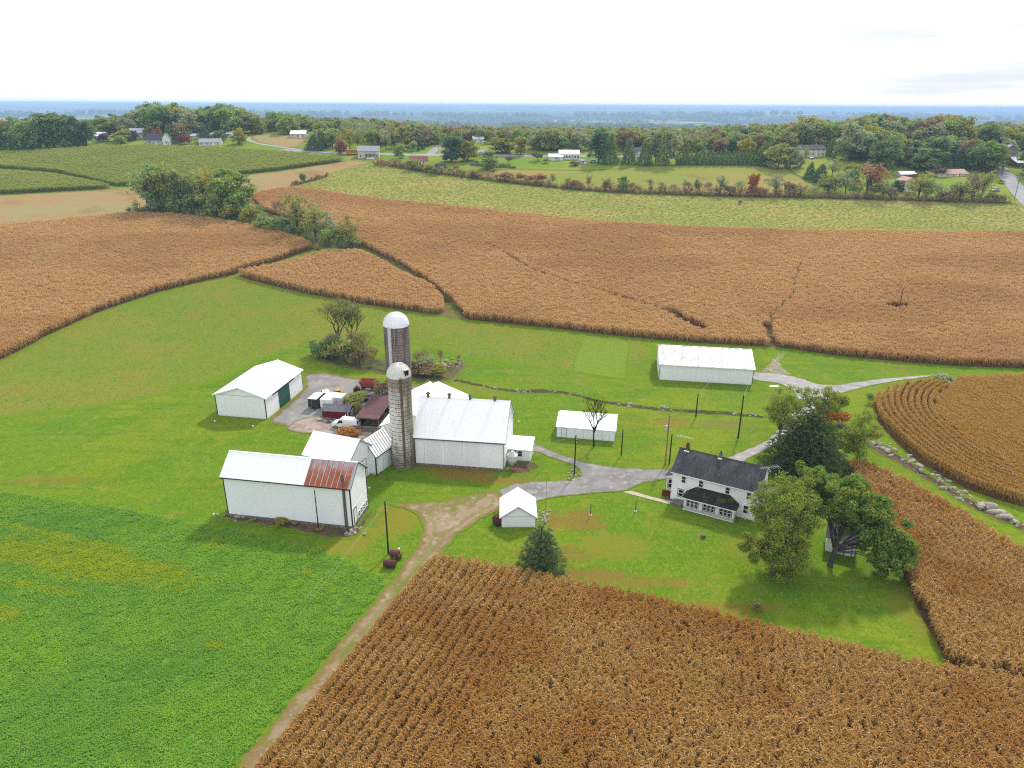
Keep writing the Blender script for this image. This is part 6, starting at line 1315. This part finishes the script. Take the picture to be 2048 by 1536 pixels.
hedge('undergrowth', 'dark undergrowth tangled around the silo grove', [(632,710),(660,715),(700,724),(750,738),(800,748),(845,752),(890,757)], 2.2, 1.6, 'dark', 11, 60, .3, .4, 'stuff', 'undergrowth')
hedge('weeds', 'yellow weeds growing along the drainage ditch bank', [(868,748),(900,758),(940,766)], 1.2, .6, 'yellow', 13, 40, .2, .5, 'stuff', 'weeds')
# woods behind: one mass
def wood(name, label, spec, cols):
    pts = []; pr = []; r = np.random.RandomState(len(name) + len(spec))
    for c, sh in cols:
        for i in range(2):
            k = U[sh + str(i)][0].copy(); k.materials[0] = FOL[c]; pr.append(loose('%s_%02d' % (name, len(pr)), k))
    for x0, x1, ya, yb, y0, y1, n in spec:      # px range, top rows at both ends, distance range
        for i in range(n):
            px = r.uniform(x0, x1); d = r.uniform(y0, y1); X = (px-1024)/F*(d*.931 + 21); z = h1(X, d)
            f = (px-x0)/(x1-x0); ty = ya + (yb-ya)*f + r.normal(0, 4) + 5*math.sin(px*.05)
            h = hfor((X, d, z), ty); h = min(max(h, 8), 26)*r.uniform(.82, 1.02)
            pts.append((X, d, z, r.uniform(0, 6.28), h, r.randint(0, len(pr))))
    return scatter(name, pts, pr, label, 'woods')
mixA = [('dark','round'),('green','round'),('olive','round'),('grey','round'),('green','tall'),('olive','tall'),('pine','tall'),('grey','tall')]
wood('woods', 'mixed autumn wood behind the hilltop houses', [(-80,130,240,238,480,560,40),(185,300,252,222,490,590,60),(290,480,216,216,490,600,110),(480,640,222,240,500,600,90),(640,720,243,246,480,580,44)], mixA)
wood('woods', 'greyish brown wood along the middle of the ridge', [(700,900,250,256,470,580,100),(900,1200,258,262,480,580,150),(1060,1340,264,262,449,480,70),(640,860,262,262,462,480,22),(1200,1400,262,260,470,560,90)], [('olive','loose'),('brown','round'),('grey','round'),('grey','loose'),('olive','round'),('green','round')])
wood('woods', 'colourful wood crowning the ridge behind the right houses', [(1380,1560,264,252,460,570,90),(1560,1700,250,238,450,570,90),(1690,1900,236,238,440,580,140),(1890,2060,240,260,430,560,80),(2040,2200,262,262,380,520,40),(1340,1560,276,268,438,462,40),(1660,1760,268,262,425,455,24),(1740,1985,276,280,402,432,36)], mixA + [('yellow','round'),('green','loose'),('brown','round')])
def far_wood():
    r = np.random.RandomState(77); pts = []; pr = []
    for c in ('dark', 'olive', 'brown', 'green'):
        k = U['round%d' % len(pr)][0].copy(); k.materials[0] = FOL[c]; pr.append(loose('far_wood_%02d' % len(pr), k))
    n = 0
    while n < 14000:
        d = math.exp(r.uniform(math.log(760), math.log(7000))); px = r.uniform(-150, 2200); X = (px-1024)/F*(d*.931 + 21)
        f = math.sin(X/330 + 1.7*math.sin(d/410))*math.sin(d/270 + .8*math.sin(X/520)) + .35*math.sin(X/130 + d/150)
        if d < 1300: f += .6*(1300-d)/540
        if f < .12: continue
        pts.append((X, d, h1(X, d) - 1, r.uniform(0, 6.28), r.uniform(13, 21)*(1 + max(0, d-2000)/4000), r.randint(0, 4))); n += 1
    scatter('distant_woods', pts, pr, 'hazy blue woods spread over the far valley', 'woods')
far_wood()

# --- the trees near the camera
def near_tree(name, label, bx, by, cens, colour, per, size, trunk, seed, r0, lean=(0,0), bark=bark_m, flat=.85, frac=.7, shell=.5, droop=0.0):
    p = at(bx, by); t = thing(name, label, 'tree', tuple(p)); c = np.concatenate([a for a, _ in cens]); q = np.concatenate([b for _, b in cens])
    part(t, 'trunk', limbs('trunk', c, trunk, r0, bark, seed, frac, lean)); part(t, 'crown', leaf_data('crown', c, q, per, size, seed+50, FOL[colour], flat, shell, .7, .6, droop)); return t
near_tree('broad_tree', 'broad dark green tree with visible trunk shading the outbuilding', 1660, 1132,
    [env(1, 84, (1.2,2.8,9.4), (6.0,5.6,4.2), .42, -.7, .18,.30), env(2, 70, (6.0,.2,5.6), (4.8,4.8,4.4), .42, -.95, .18,.30), env(3, 36, (-2.4,5.4,10.2), (4.0,4.2,3.6), .45, -.8, .20,.32), env(4, 34, (7.0,-2.6,2.9), (3.6,3.2,2.8), .45, -.9, .22,.34), env(12, 22, (2.4,1.6,6.8), (3.2,3.2,2.2), .5, -.9, .26,.38), env(9, 22, (5.0,-2.8,3.6), (3.0,2.8,2.6), .5, -.9, .24,.36)], 'walnut', 260, .36, 5.6, 1, .36, (.9,.5), frac=.16)
near_tree('tree', 'yellow green loose tree at the corner of the farmhouse', 1548, 1152,
    [env(5, 90, (.8,2.2,8.8), (5.2,5.4,6.4), .40, -.98, .17,.29, .2), env(6, 20, (-3.9,-.2,5.0), (2.6,2.6,2.2), .5, -.9, .26,.38), env(10, 60, (.4,-.4,3.6), (4.8,4.4,4.2), .42, -.98, .2,.32)], 'moss', 190, .30, 9.5, 2, .26, (.3,.4), frac=.8, shell=.6)
near_tree('tree', 'orange tinted tree behind the dark conifer, nearer the ditch', 1556, 890,
    [env(7, 46, (.3,1,7.2), (4.6,4.2,5.4), .42, -.9, .22,.34, .2)], 'moss', 150, .32, 7, 3, .22)
near_tree('tree', 'yellow tree behind the dark conifer, nearer the stone row', 1712, 925,
    [env(8, 48, (.0,.5,5.2), (4.0,3.8,5.0), .42, -.95, .24,.36, .2)], 'moss', 180, .32, 6, 4, .2)
near_tree('tree', 'golden tree half hidden at the back of the dark conifer', 1632, 858,
    [env(18, 40, (.2,.5,5.6), (6.2,3.6,3.6), .45, -.7, .24,.36, .2)], 'moss', 160, .32, 5, 14, .2)
def near_conifer(name, label, bx, by, ty, wpx, colour, seed, per, size, power=.75, layers=22, twin=False, low=.05):
    p = at(bx, by); h = hfor(p, ty); w = wpx*depth(p)/F; t = thing(name, label, 'tree', tuple(p)); r = np.random.RandomState(seed); cen = []; rad = []
    tips = [(0, 0, 1.0)] if not twin else [(-.12, 0, .97), (.10, .05, 1.0), (.30, 0, .80), (-.32, .05, .78), (.05, -.25, .8)]
    for tx, ty_, tz in tips:
        for z in np.linspace(low, .97, layers):
            R_ = w/2*(1-z)**power*(1 if not twin else .70) + .1; k = max(1, int(4.6*R_))
            for a in range(k):
                q = 2*PI*(a + r.uniform())/k
                for f in ((.35, .68, 1.0) if R_ > 1.2 else (1.0,)):
                    d = R_*f*r.uniform(.85, 1.1); cen.append((tx*w*(1-.5*z) + d*math.cos(q), ty_*w + d*math.sin(q), z*h*tz - .10*d + r.uniform(-.12,.12))); rad.append(.26 + .30*(1-z)*min(1, R_/2))
    part(t, 'trunk', limbs('trunk', cen[::9], h*.93, .05*w**.5, bark_m, seed, .35)); part(t, 'crown', leaf_data('crown', cen, rad, per, size, seed+9, FOL[colour], .5, .7, .35, .35, .5)); return t
near_conifer('spruce_tree', 'young bushy spruce at the corn edge below the small shed', 1082, 1138, 1047, 98, 'spruce', 21, 26, .30, .60, 20)
near_conifer('conifer_tree', 'broad blackish green conifer behind the farmhouse', 1607, 946, 815, 142, 'hemlock', 22, 16, .42, .42, 16, True, .06)
def near_bare(label, bx, by, ty, wpx, seed, m, leafc, nl, dep=6, spread=.7, lsize=.2, r0=.22, up=.35):
    p = at(bx, by); h = hfor(p, ty); w = wpx*depth(p)/F; me, tips = bare_data('trunk', seed, h, spread, r0, m, dep, up)
    V = np.array([v_.co[:] for v_ in me.vertices]); sz = h/max(V[:, 2].max(), .1); sw = w/(np.ptp(V[:, 0])+.01)
    t = thing('bare_tree', label, 'tree', tuple(p), 0, None, (sw, sw, sz)); part(t, 'trunk', me)
    if nl: part(t, 'crown', leaf_data('crown', tips, [.5]*len(tips), nl, lsize, seed, FOL[leafc], 1, .8))
    return t
near_bare('leafless black branched tree in front of the low shed', 1188, 893, 789, 52, 31, mat('black bark', (.03,.026,.024), rough=.95), 'brown', 0, 5, .85, .2, .26, .5)
near_bare('leaning half bare tree at the left of the silo grove', 682, 700, 598, 92, 32, bark_m, 'olive', 4, 6, .55, .16, .24, .6)
near_bare('upright half bare tree in the middle of the silo grove', 703, 700, 606, 62, 33, bark_m, 'olive', 4, 6, .48, .16, .24, .7)
# ------------------------------------------------------------------ houses along the ridge
hwall = {k: mat('house wall ' + k, c, rough=.8) for k, c in dict(white=(.72,.72,.71), tan=(.60,.56,.47), pink=(.48,.40,.34), cream=(.60,.52,.34), grey=(.4,.41,.42), stone=(.20,.19,.165), dark=(.10,.075,.065), yellow=(.55,.48,.30)).items()}
hroof = {k: mat('house roof ' + k, c, rough=.8) for k, c in dict(white=(.74,.75,.77), grey=(.30,.31,.34), dark=(.075,.075,.085), red=(.20,.085,.07), pink=(.48,.30,.25), blue=(.46,.50,.56)).items()}
def house(label, x0, y0, x1, y1, wall_py, roof_py, wk, rk, dep=8.0, nwin=3, ang=0.0, cat='house', name='house', storeys=1, gable=False, chim=False, o=.35):
    """front wall from picture foot (x0,y0) to (x1,y1); wall_py/roof_py give eave and ridge height in picture rows"""
    a, b = at(x0, y0), at(x1, y1); L = float(np.hypot(*(b-a)[:2])); th = math.atan2(b[1]-a[1], b[0]-a[0])
    s = depth(a)/F; H = max(wall_py*s, 1.5); R = max(roof_py*s*.8, .5)
    if gable:       # the gable end faces the camera
        r = thing(name, label, cat, tuple(b), th + PI/2); W_, L_ = L, dep
    else:
        r = thing(name, label, cat, tuple(a), th); W_, L_ = dep, L
    walls(r, L_, W_, H, R, hwall[wk], 1.0); gable_roof(r, L_, W_, H, R, o, hroof[rk], 1.2 if rk in ('white', 'blue') else 0, .15, cap=False)
    fn = face_fn('l' if gable else 'f', L_, W_); span = W_ if gable else L_
    for st in range(storeys):
        for k in range(nwin):
            u = span*(k + .5)/nwin - .5; window(r, fn, u, .9 + st*2.7 if H > 2.4 else H*.4, 1.0, min(1.2, H*.4), white_m, fw=.12)
    door(r, fn, span*.62, 0, .95, min(2.0, H*.85), white_m if wk not in ('white',) else hwall['grey'])
    if chim: mb = MB(); mb.box((L_*.3, W_/2-.4, H+R-.4), (L_*.3+.8, W_/2+.4, H+R+1.0), brick_m); mb.build('chimney', r)
    return r
house('grey roofed barn with white gable beside the green corn', 291, 289, 325, 289, 9, 14, 'grey', 'dark', 9, 2, cat='barn', name='small_barn')
mb = MB(); q = at(325, 289); s_ = depth(q)/F
house('white gabled end building joined to the grey barn', 326, 290, 341, 290, 13, 11, 'white', 'grey', 8, 1, cat='barn', name='small_barn', gable=True)
house('pink walled ranch house with pale blue roof', 264, 278, 292, 276, 12, 9, 'pink', 'blue', 9, 3)
house('small white house at the end of the left wood', 186, 281, 207, 281, 8, 9, 'white', 'white', 8, 2)
house('yellow house peeking above the left wood edge', 182, 262, 197, 262, 10, 7, 'yellow', 'grey', 8, 2)
house('red roofed bungalow among the hilltop trees', 394, 279, 408, 279, 7, 6, 'tan', 'red', 7, 2, chim=True)
house('white low house left of the red roofed bungalow', 381, 277, 393, 277, 4, 5, 'white', 'white', 7, 2)
house('tiny white shed beside the purple tree', 453, 274, 464, 274, 6, 5, 'white', 'white', 5, 1, cat='shed', name='shed')
house('white house hidden behind the hilltop conifer', 421, 276, 430, 276, 6, 5, 'white', 'blue', 6, 1)
house('low grey roofed ranch house at the green corn edge', 398, 292, 441, 291, 7, 8, 'tan', 'grey', 8, 4)
house('long white roofed building on the tan hilltop field', 581, 276, 611, 276, 8, 7, 'tan', 'white', 9, 3, cat='building', name='hall')
t = house('tan house with grey roof and rear deck at the green corn tip', 716, 317, 759, 316, 14, 11, 'tan', 'grey', 9, 4, storeys=1)
mb = MB(); mb.box((4.2,-3,2.3), (10.0,-.01,2.45), wood_m)
for x in (4.3, 7, 9.8): mb.box((x,-2.9,-.5), (x+.15,-2.75,2.3), wood_m); mb.box((x,-2.95,2.45), (x+.1,-2.85,3.3), wood_m)
mb.box((4.2,-2.96,3.3), (10.0,-2.84,3.38), wood_m); mb.build('deck', t)
mb = MB(); q = at(742, 319); mb.prism([(-2.5,.6), (-2.1,.15), (1.9,.15), (2.3,.75), (0,.95)], -.9, .9, white_m); o = mb.build('covered_boat'); o.location = q; tag(o, 'boat under a white cover behind the tan house', 'boat')
house('long white building screened by trees behind the country road', 752, 287, 797, 285, 14, 9, 'tan', 'white', 12, 6, cat='building', name='hall')
house('red brown roofed shed at the hedgerow start', 820, 330, 856, 329, 8, 9, 'cream', 'red', 8, 2, cat='shed', name='shed', chim=False)
house('dark rusted field shed beside the hedgerow', 873, 338, 891, 337, 6, 4, 'dark', 'dark', 5, 1, cat='shed', name='shed')
house('white house with pale roof up the side road', 946, 287, 967, 287, 9, 6, 'white', 'white', 10, 2)
house('small grey house hidden behind the yellow green tree', 957, 311, 976, 311, 6, 5, 'grey', 'grey', 7, 2)
house('white ranch house with a band of windows', 1119, 319, 1159, 319, 10, 9, 'white', 'white', 9, 7)
house('white roofed garage beside the ranch house', 1098, 321, 1126, 321, 7, 6, 'white', 'white', 8, 1, cat='garage', name='garage')
house('little grey shed below the ranch house', 1160, 328, 1174, 328, 6, 3, 'grey', 'grey', 5, 1, cat='shed', name='shed')
house('dark house half hidden between the cone conifers', 1264, 310, 1284, 310, 8, 7, 'grey', 'dark', 8, 2)
house('two storey tan house with dark roof on the ridge', 1601, 314, 1650, 313, 15, 9, 'tan', 'dark', 9, 5, storeys=2)
house('low pale roof just above the evergreen hedge', 1417, 307, 1455, 306, 4, 5, 'tan', 'white', 8, 3)
house('white gabled house behind the pale yellow tree', 1474, 303, 1512, 302, 8, 13, 'white', 'white', 9, 2)
house('white lawn shed with dark front left of the pink roof', 1801, 355, 1831, 355, 6, 6, 'grey', 'white', 6, 2, cat='shed', name='shed')
g = house('cream garage with white overhead door facing the field', 1807, 384, 1831, 384, 21, 8, 'cream', 'pink', 8, 1, cat='garage', name='garage', gable=True)
mb = MB(); fbox(mb, face_fn('l', 8.0, 6.0), 1.0, 4.6, 0, 2.5, .0, .09, white_m); mb.build('garage_door', g)
house('long pink roofed ranch house behind the bare trees', 1876, 354, 1936, 352, 6, 9, 'cream', 'pink', 9, 5)
h_ = house('grey stone house with arched white windows at the road', 2001, 328, 2032, 326, 25, 12, 'stone', 'grey', 11, 3, storeys=3, gable=True, chim=True)
house('stone wing behind the grey stone house', 1990, 318, 2001, 322, 20, 7, 'stone', 'grey', 8, 1, storeys=2)
house('pale roofed barn cut by the frame at the road', 2032, 335, 2080, 333, 9, 12, 'dark', 'white', 12, 2, cat='barn', name='small_barn')
house('brown garden shed by the bare trees near the road', 1941, 386, 1957, 386, 4, 6, 'dark', 'red', 4, 1, cat='shed', name='shed')
# school bus, cars
p = at(704, 309); t = thing('school_bus', 'orange school bus parked beside the tan house', 'bus', tuple(p), 0)
mb = MB(); mb.prism([(-3.4,.5), (3.4,.5), (3.4,2.55), (3.1,2.8), (-3.1,2.8), (-3.4,2.55)], -1.15, 1.15, orange_m); mb.prism([(3.4,.5), (4.6,.5), (4.6,1.3), (3.4,1.5)], -1.0, 1.0, orange_m); mb.build('body', t)
for s_ in (-1, 1):
    mb = MB()
    for k in range(7): mb.box((-3.1+k*.9, s_*1.16-.01, 1.7), (-2.4+k*.9, s_*1.16+.01, 2.35), glass_m)
    mb.build('window_band', t); mb = MB(); mb.box((-3.4, s_*1.165-.01, 1.2), (3.4, s_*1.165+.01, 1.3), blk_m); mb.build('side_stripe', t)
for x in (-2.2, 3.6):
    for y in (-1.0, 1.0): wheel(t, x, y, .48, .3)
def car(label, px, py, col, rz):
    p = at(px, py); t = thing('parked_car', label, 'car', tuple(p), rz); m = mat('car paint ' + col, dict(white=(.75,.75,.76), dark=(.03,.035,.05), silver=(.42,.43,.45), blue=(.06,.09,.18))[col], rough=.3, spec=.5)
    mb = MB(); mb.prism([(-2.2,.3), (-2.25,.75), (-1.2,.9), (-.6,1.42), (.9,1.45), (1.6,.98), (2.2,.9), (2.2,.3)], -.88, .88, m); mb.build('body', t, bevel=.08)
    for s_ in (-1, 1):
        mb = MB(); mb.prism([(-.95,.95), (1.4,.98), (.8,1.36), (-.55,1.34)], s_*.882, s_*.892, glass_m); mb.build('side_window', t)
    mb = MB(); mb.poly([(-1.17,-.75,.94), (-1.17,.75,.94), (-.63,.7,1.42), (-.63,-.7,1.42)], [(0,1,2,3)], glass_m); mb.build('windshield', t)
    for x in (-1.4, 1.4):
        for y in (-.8, .8): wheel(t, x, y, .33, .2)
car('white car parked below the two storey tan house', 1625, 317, 'white', .9); car('silver car in the drive near the grey road', 1990, 382, 'silver', .2); car('dark car among the hilltop houses', 401, 289, 'dark', .3)
car('dark car at the drive below the yellow green trees', 952, 327, 'dark', 1.2); car('silver car beside the ranch house', 1186, 325, 'silver', .1)
# low garden wall below the road
P = [at(*q) for q in ((940,331),(985,334),(1032,337))]
mb = MB()
for a, b in zip(P[:-1], P[1:]):
    d = Vector(b-a); mb.poly([a, b, b + np.array([0,.5,0]), a + np.array([0,.5,0]), a + np.array([0,0,1.1]), b + np.array([0,0,1.1]), b + np.array([0,.5,1.1]), a + np.array([0,.5,1.1])], [(0,3,2,1), (4,5,6,7), (0,1,5,4), (1,2,6,5), (2,3,7,6), (3,0,4,7)], stone_m)
tag(mb.build('garden_wall'), 'low dark stone wall below the yellow green trees', 'wall')

# ------------------------------------------------------------------ air
hz = MB(); hm = bpy.data.materials.new('pale air'); hm.use_nodes = True; nt = hm.node_tree
for n in list(nt.nodes):
    if n.type != 'OUTPUT_MATERIAL': nt.nodes.remove(n)
vp = nt.nodes.new('ShaderNodeVolumePrincipled'); vp.inputs['Color'].default_value = (.46, .675, 1.0, 1); vp.inputs['Density'].default_value = HAZE; vp.inputs['Anisotropy'].default_value = .0
nt.links.new(vp.outputs[0], nt.nodes['Material Output'].inputs['Volume'])
hz.box((-18600, -700, -75), (18600, 22600, 75), hm); tag(hz.build('haze'), 'thin bluish autumn haze over the far valley', 'haze', None, 'stuff')

# ------------------------------------------------------------------ sky, sun, camera
SUN_EL, SUN_AZ = math.radians(42), math.radians(24)     # azimuth measured from straight ahead towards the right
w = bpy.data.worlds.new('World'); bpy.context.scene.world = w; w.use_nodes = True; nt = w.node_tree; nt.nodes.clear()
N = nt.nodes.new; out = N('ShaderNodeOutputWorld')
sky = N('ShaderNodeTexSky'); sky.sky_type = 'NISHITA'; sky.sun_disc = False; sky.sun_elevation = SUN_EL; sky.sun_rotation = SUN_AZ; sky.altitude = 100
b1 = N('ShaderNodeBackground'); b1.inputs[1].default_value = .1; nt.links.new(sky.outputs[0], b1.inputs[0])
tc = N('ShaderNodeTexCoord')
def wn(scale, stretch, detail, off):
    return _noise(nt, tc.outputs['Generated'], scale, stretch, detail, off)
sp = N('ShaderNodeSeparateXYZ'); nt.links.new(tc.outputs['Generated'], sp.inputs[0])
cl = _ss(nt, wn(3.4, (1, 1, 12), 6, 3.0), .46, .68)
side = _ss(nt, sp.outputs[0], .22, .50)
dim = _math(nt, 'MULTIPLY', cl, side)
ccol = _mix(nt, dim, (.94, .985, 1.07), (.63, .69, .785))
b2 = N('ShaderNodeBackground'); b2.inputs[1].default_value = CLOUD; nt.links.new(ccol, b2.inputs[0])
mx = N('ShaderNodeMixShader'); mx.inputs[0].default_value = .9
nt.links.new(b1.outputs[0], mx.inputs[1]); nt.links.new(b2.outputs[0], mx.inputs[2]); nt.links.new(mx.outputs[0], out.inputs[0])
sl = bpy.data.lights.new('sun', 'SUN'); sl.energy = SUN; sl.angle = math.radians(5); sl.color = (1, .95, .87)
so = bpy.data.objects.new('sun', sl); C.objects.link(so)
sd = Vector((math.sin(SUN_AZ)*math.cos(SUN_EL), math.cos(SUN_AZ)*math.cos(SUN_EL), math.sin(SUN_EL)))
so.rotation_euler = (-sd).to_track_quat('-Z', 'Y').to_euler(); so.location = (0, 0, 50)
cam = bpy.data.cameras.new('camera'); co = bpy.data.objects.new('camera', cam); C.objects.link(co)
cam.sensor_width = 36; cam.lens = 36*F/2048; cam.clip_start = .5; cam.clip_end = 60000
co.matrix_world = Matrix.Translation((0, 0, EYE)) @ RM.to_4x4()
sc = bpy.context.scene; sc.camera = co
sc.view_settings.view_transform = 'Standard'; sc.view_settings.look = 'None'; sc.view_settings.exposure = EXPO; sc.view_settings.gamma = 1
sc.render.engine = 'CYCLES'; cy = sc.cycles
cy.max_bounces = 6; cy.diffuse_bounces = 3; cy.glossy_bounces = 2; cy.transmission_bounces = 3; cy.transparent_max_bounces = 6; cy.volume_bounces = 1
cy.caustics_reflective = False; cy.caustics_refractive = False; cy.sample_clamp_indirect = 4
cy.use_denoising = DENOISE; cy.pixel_filter_type = 'BLACKMAN_HARRIS'; cy.filter_width = 1.15
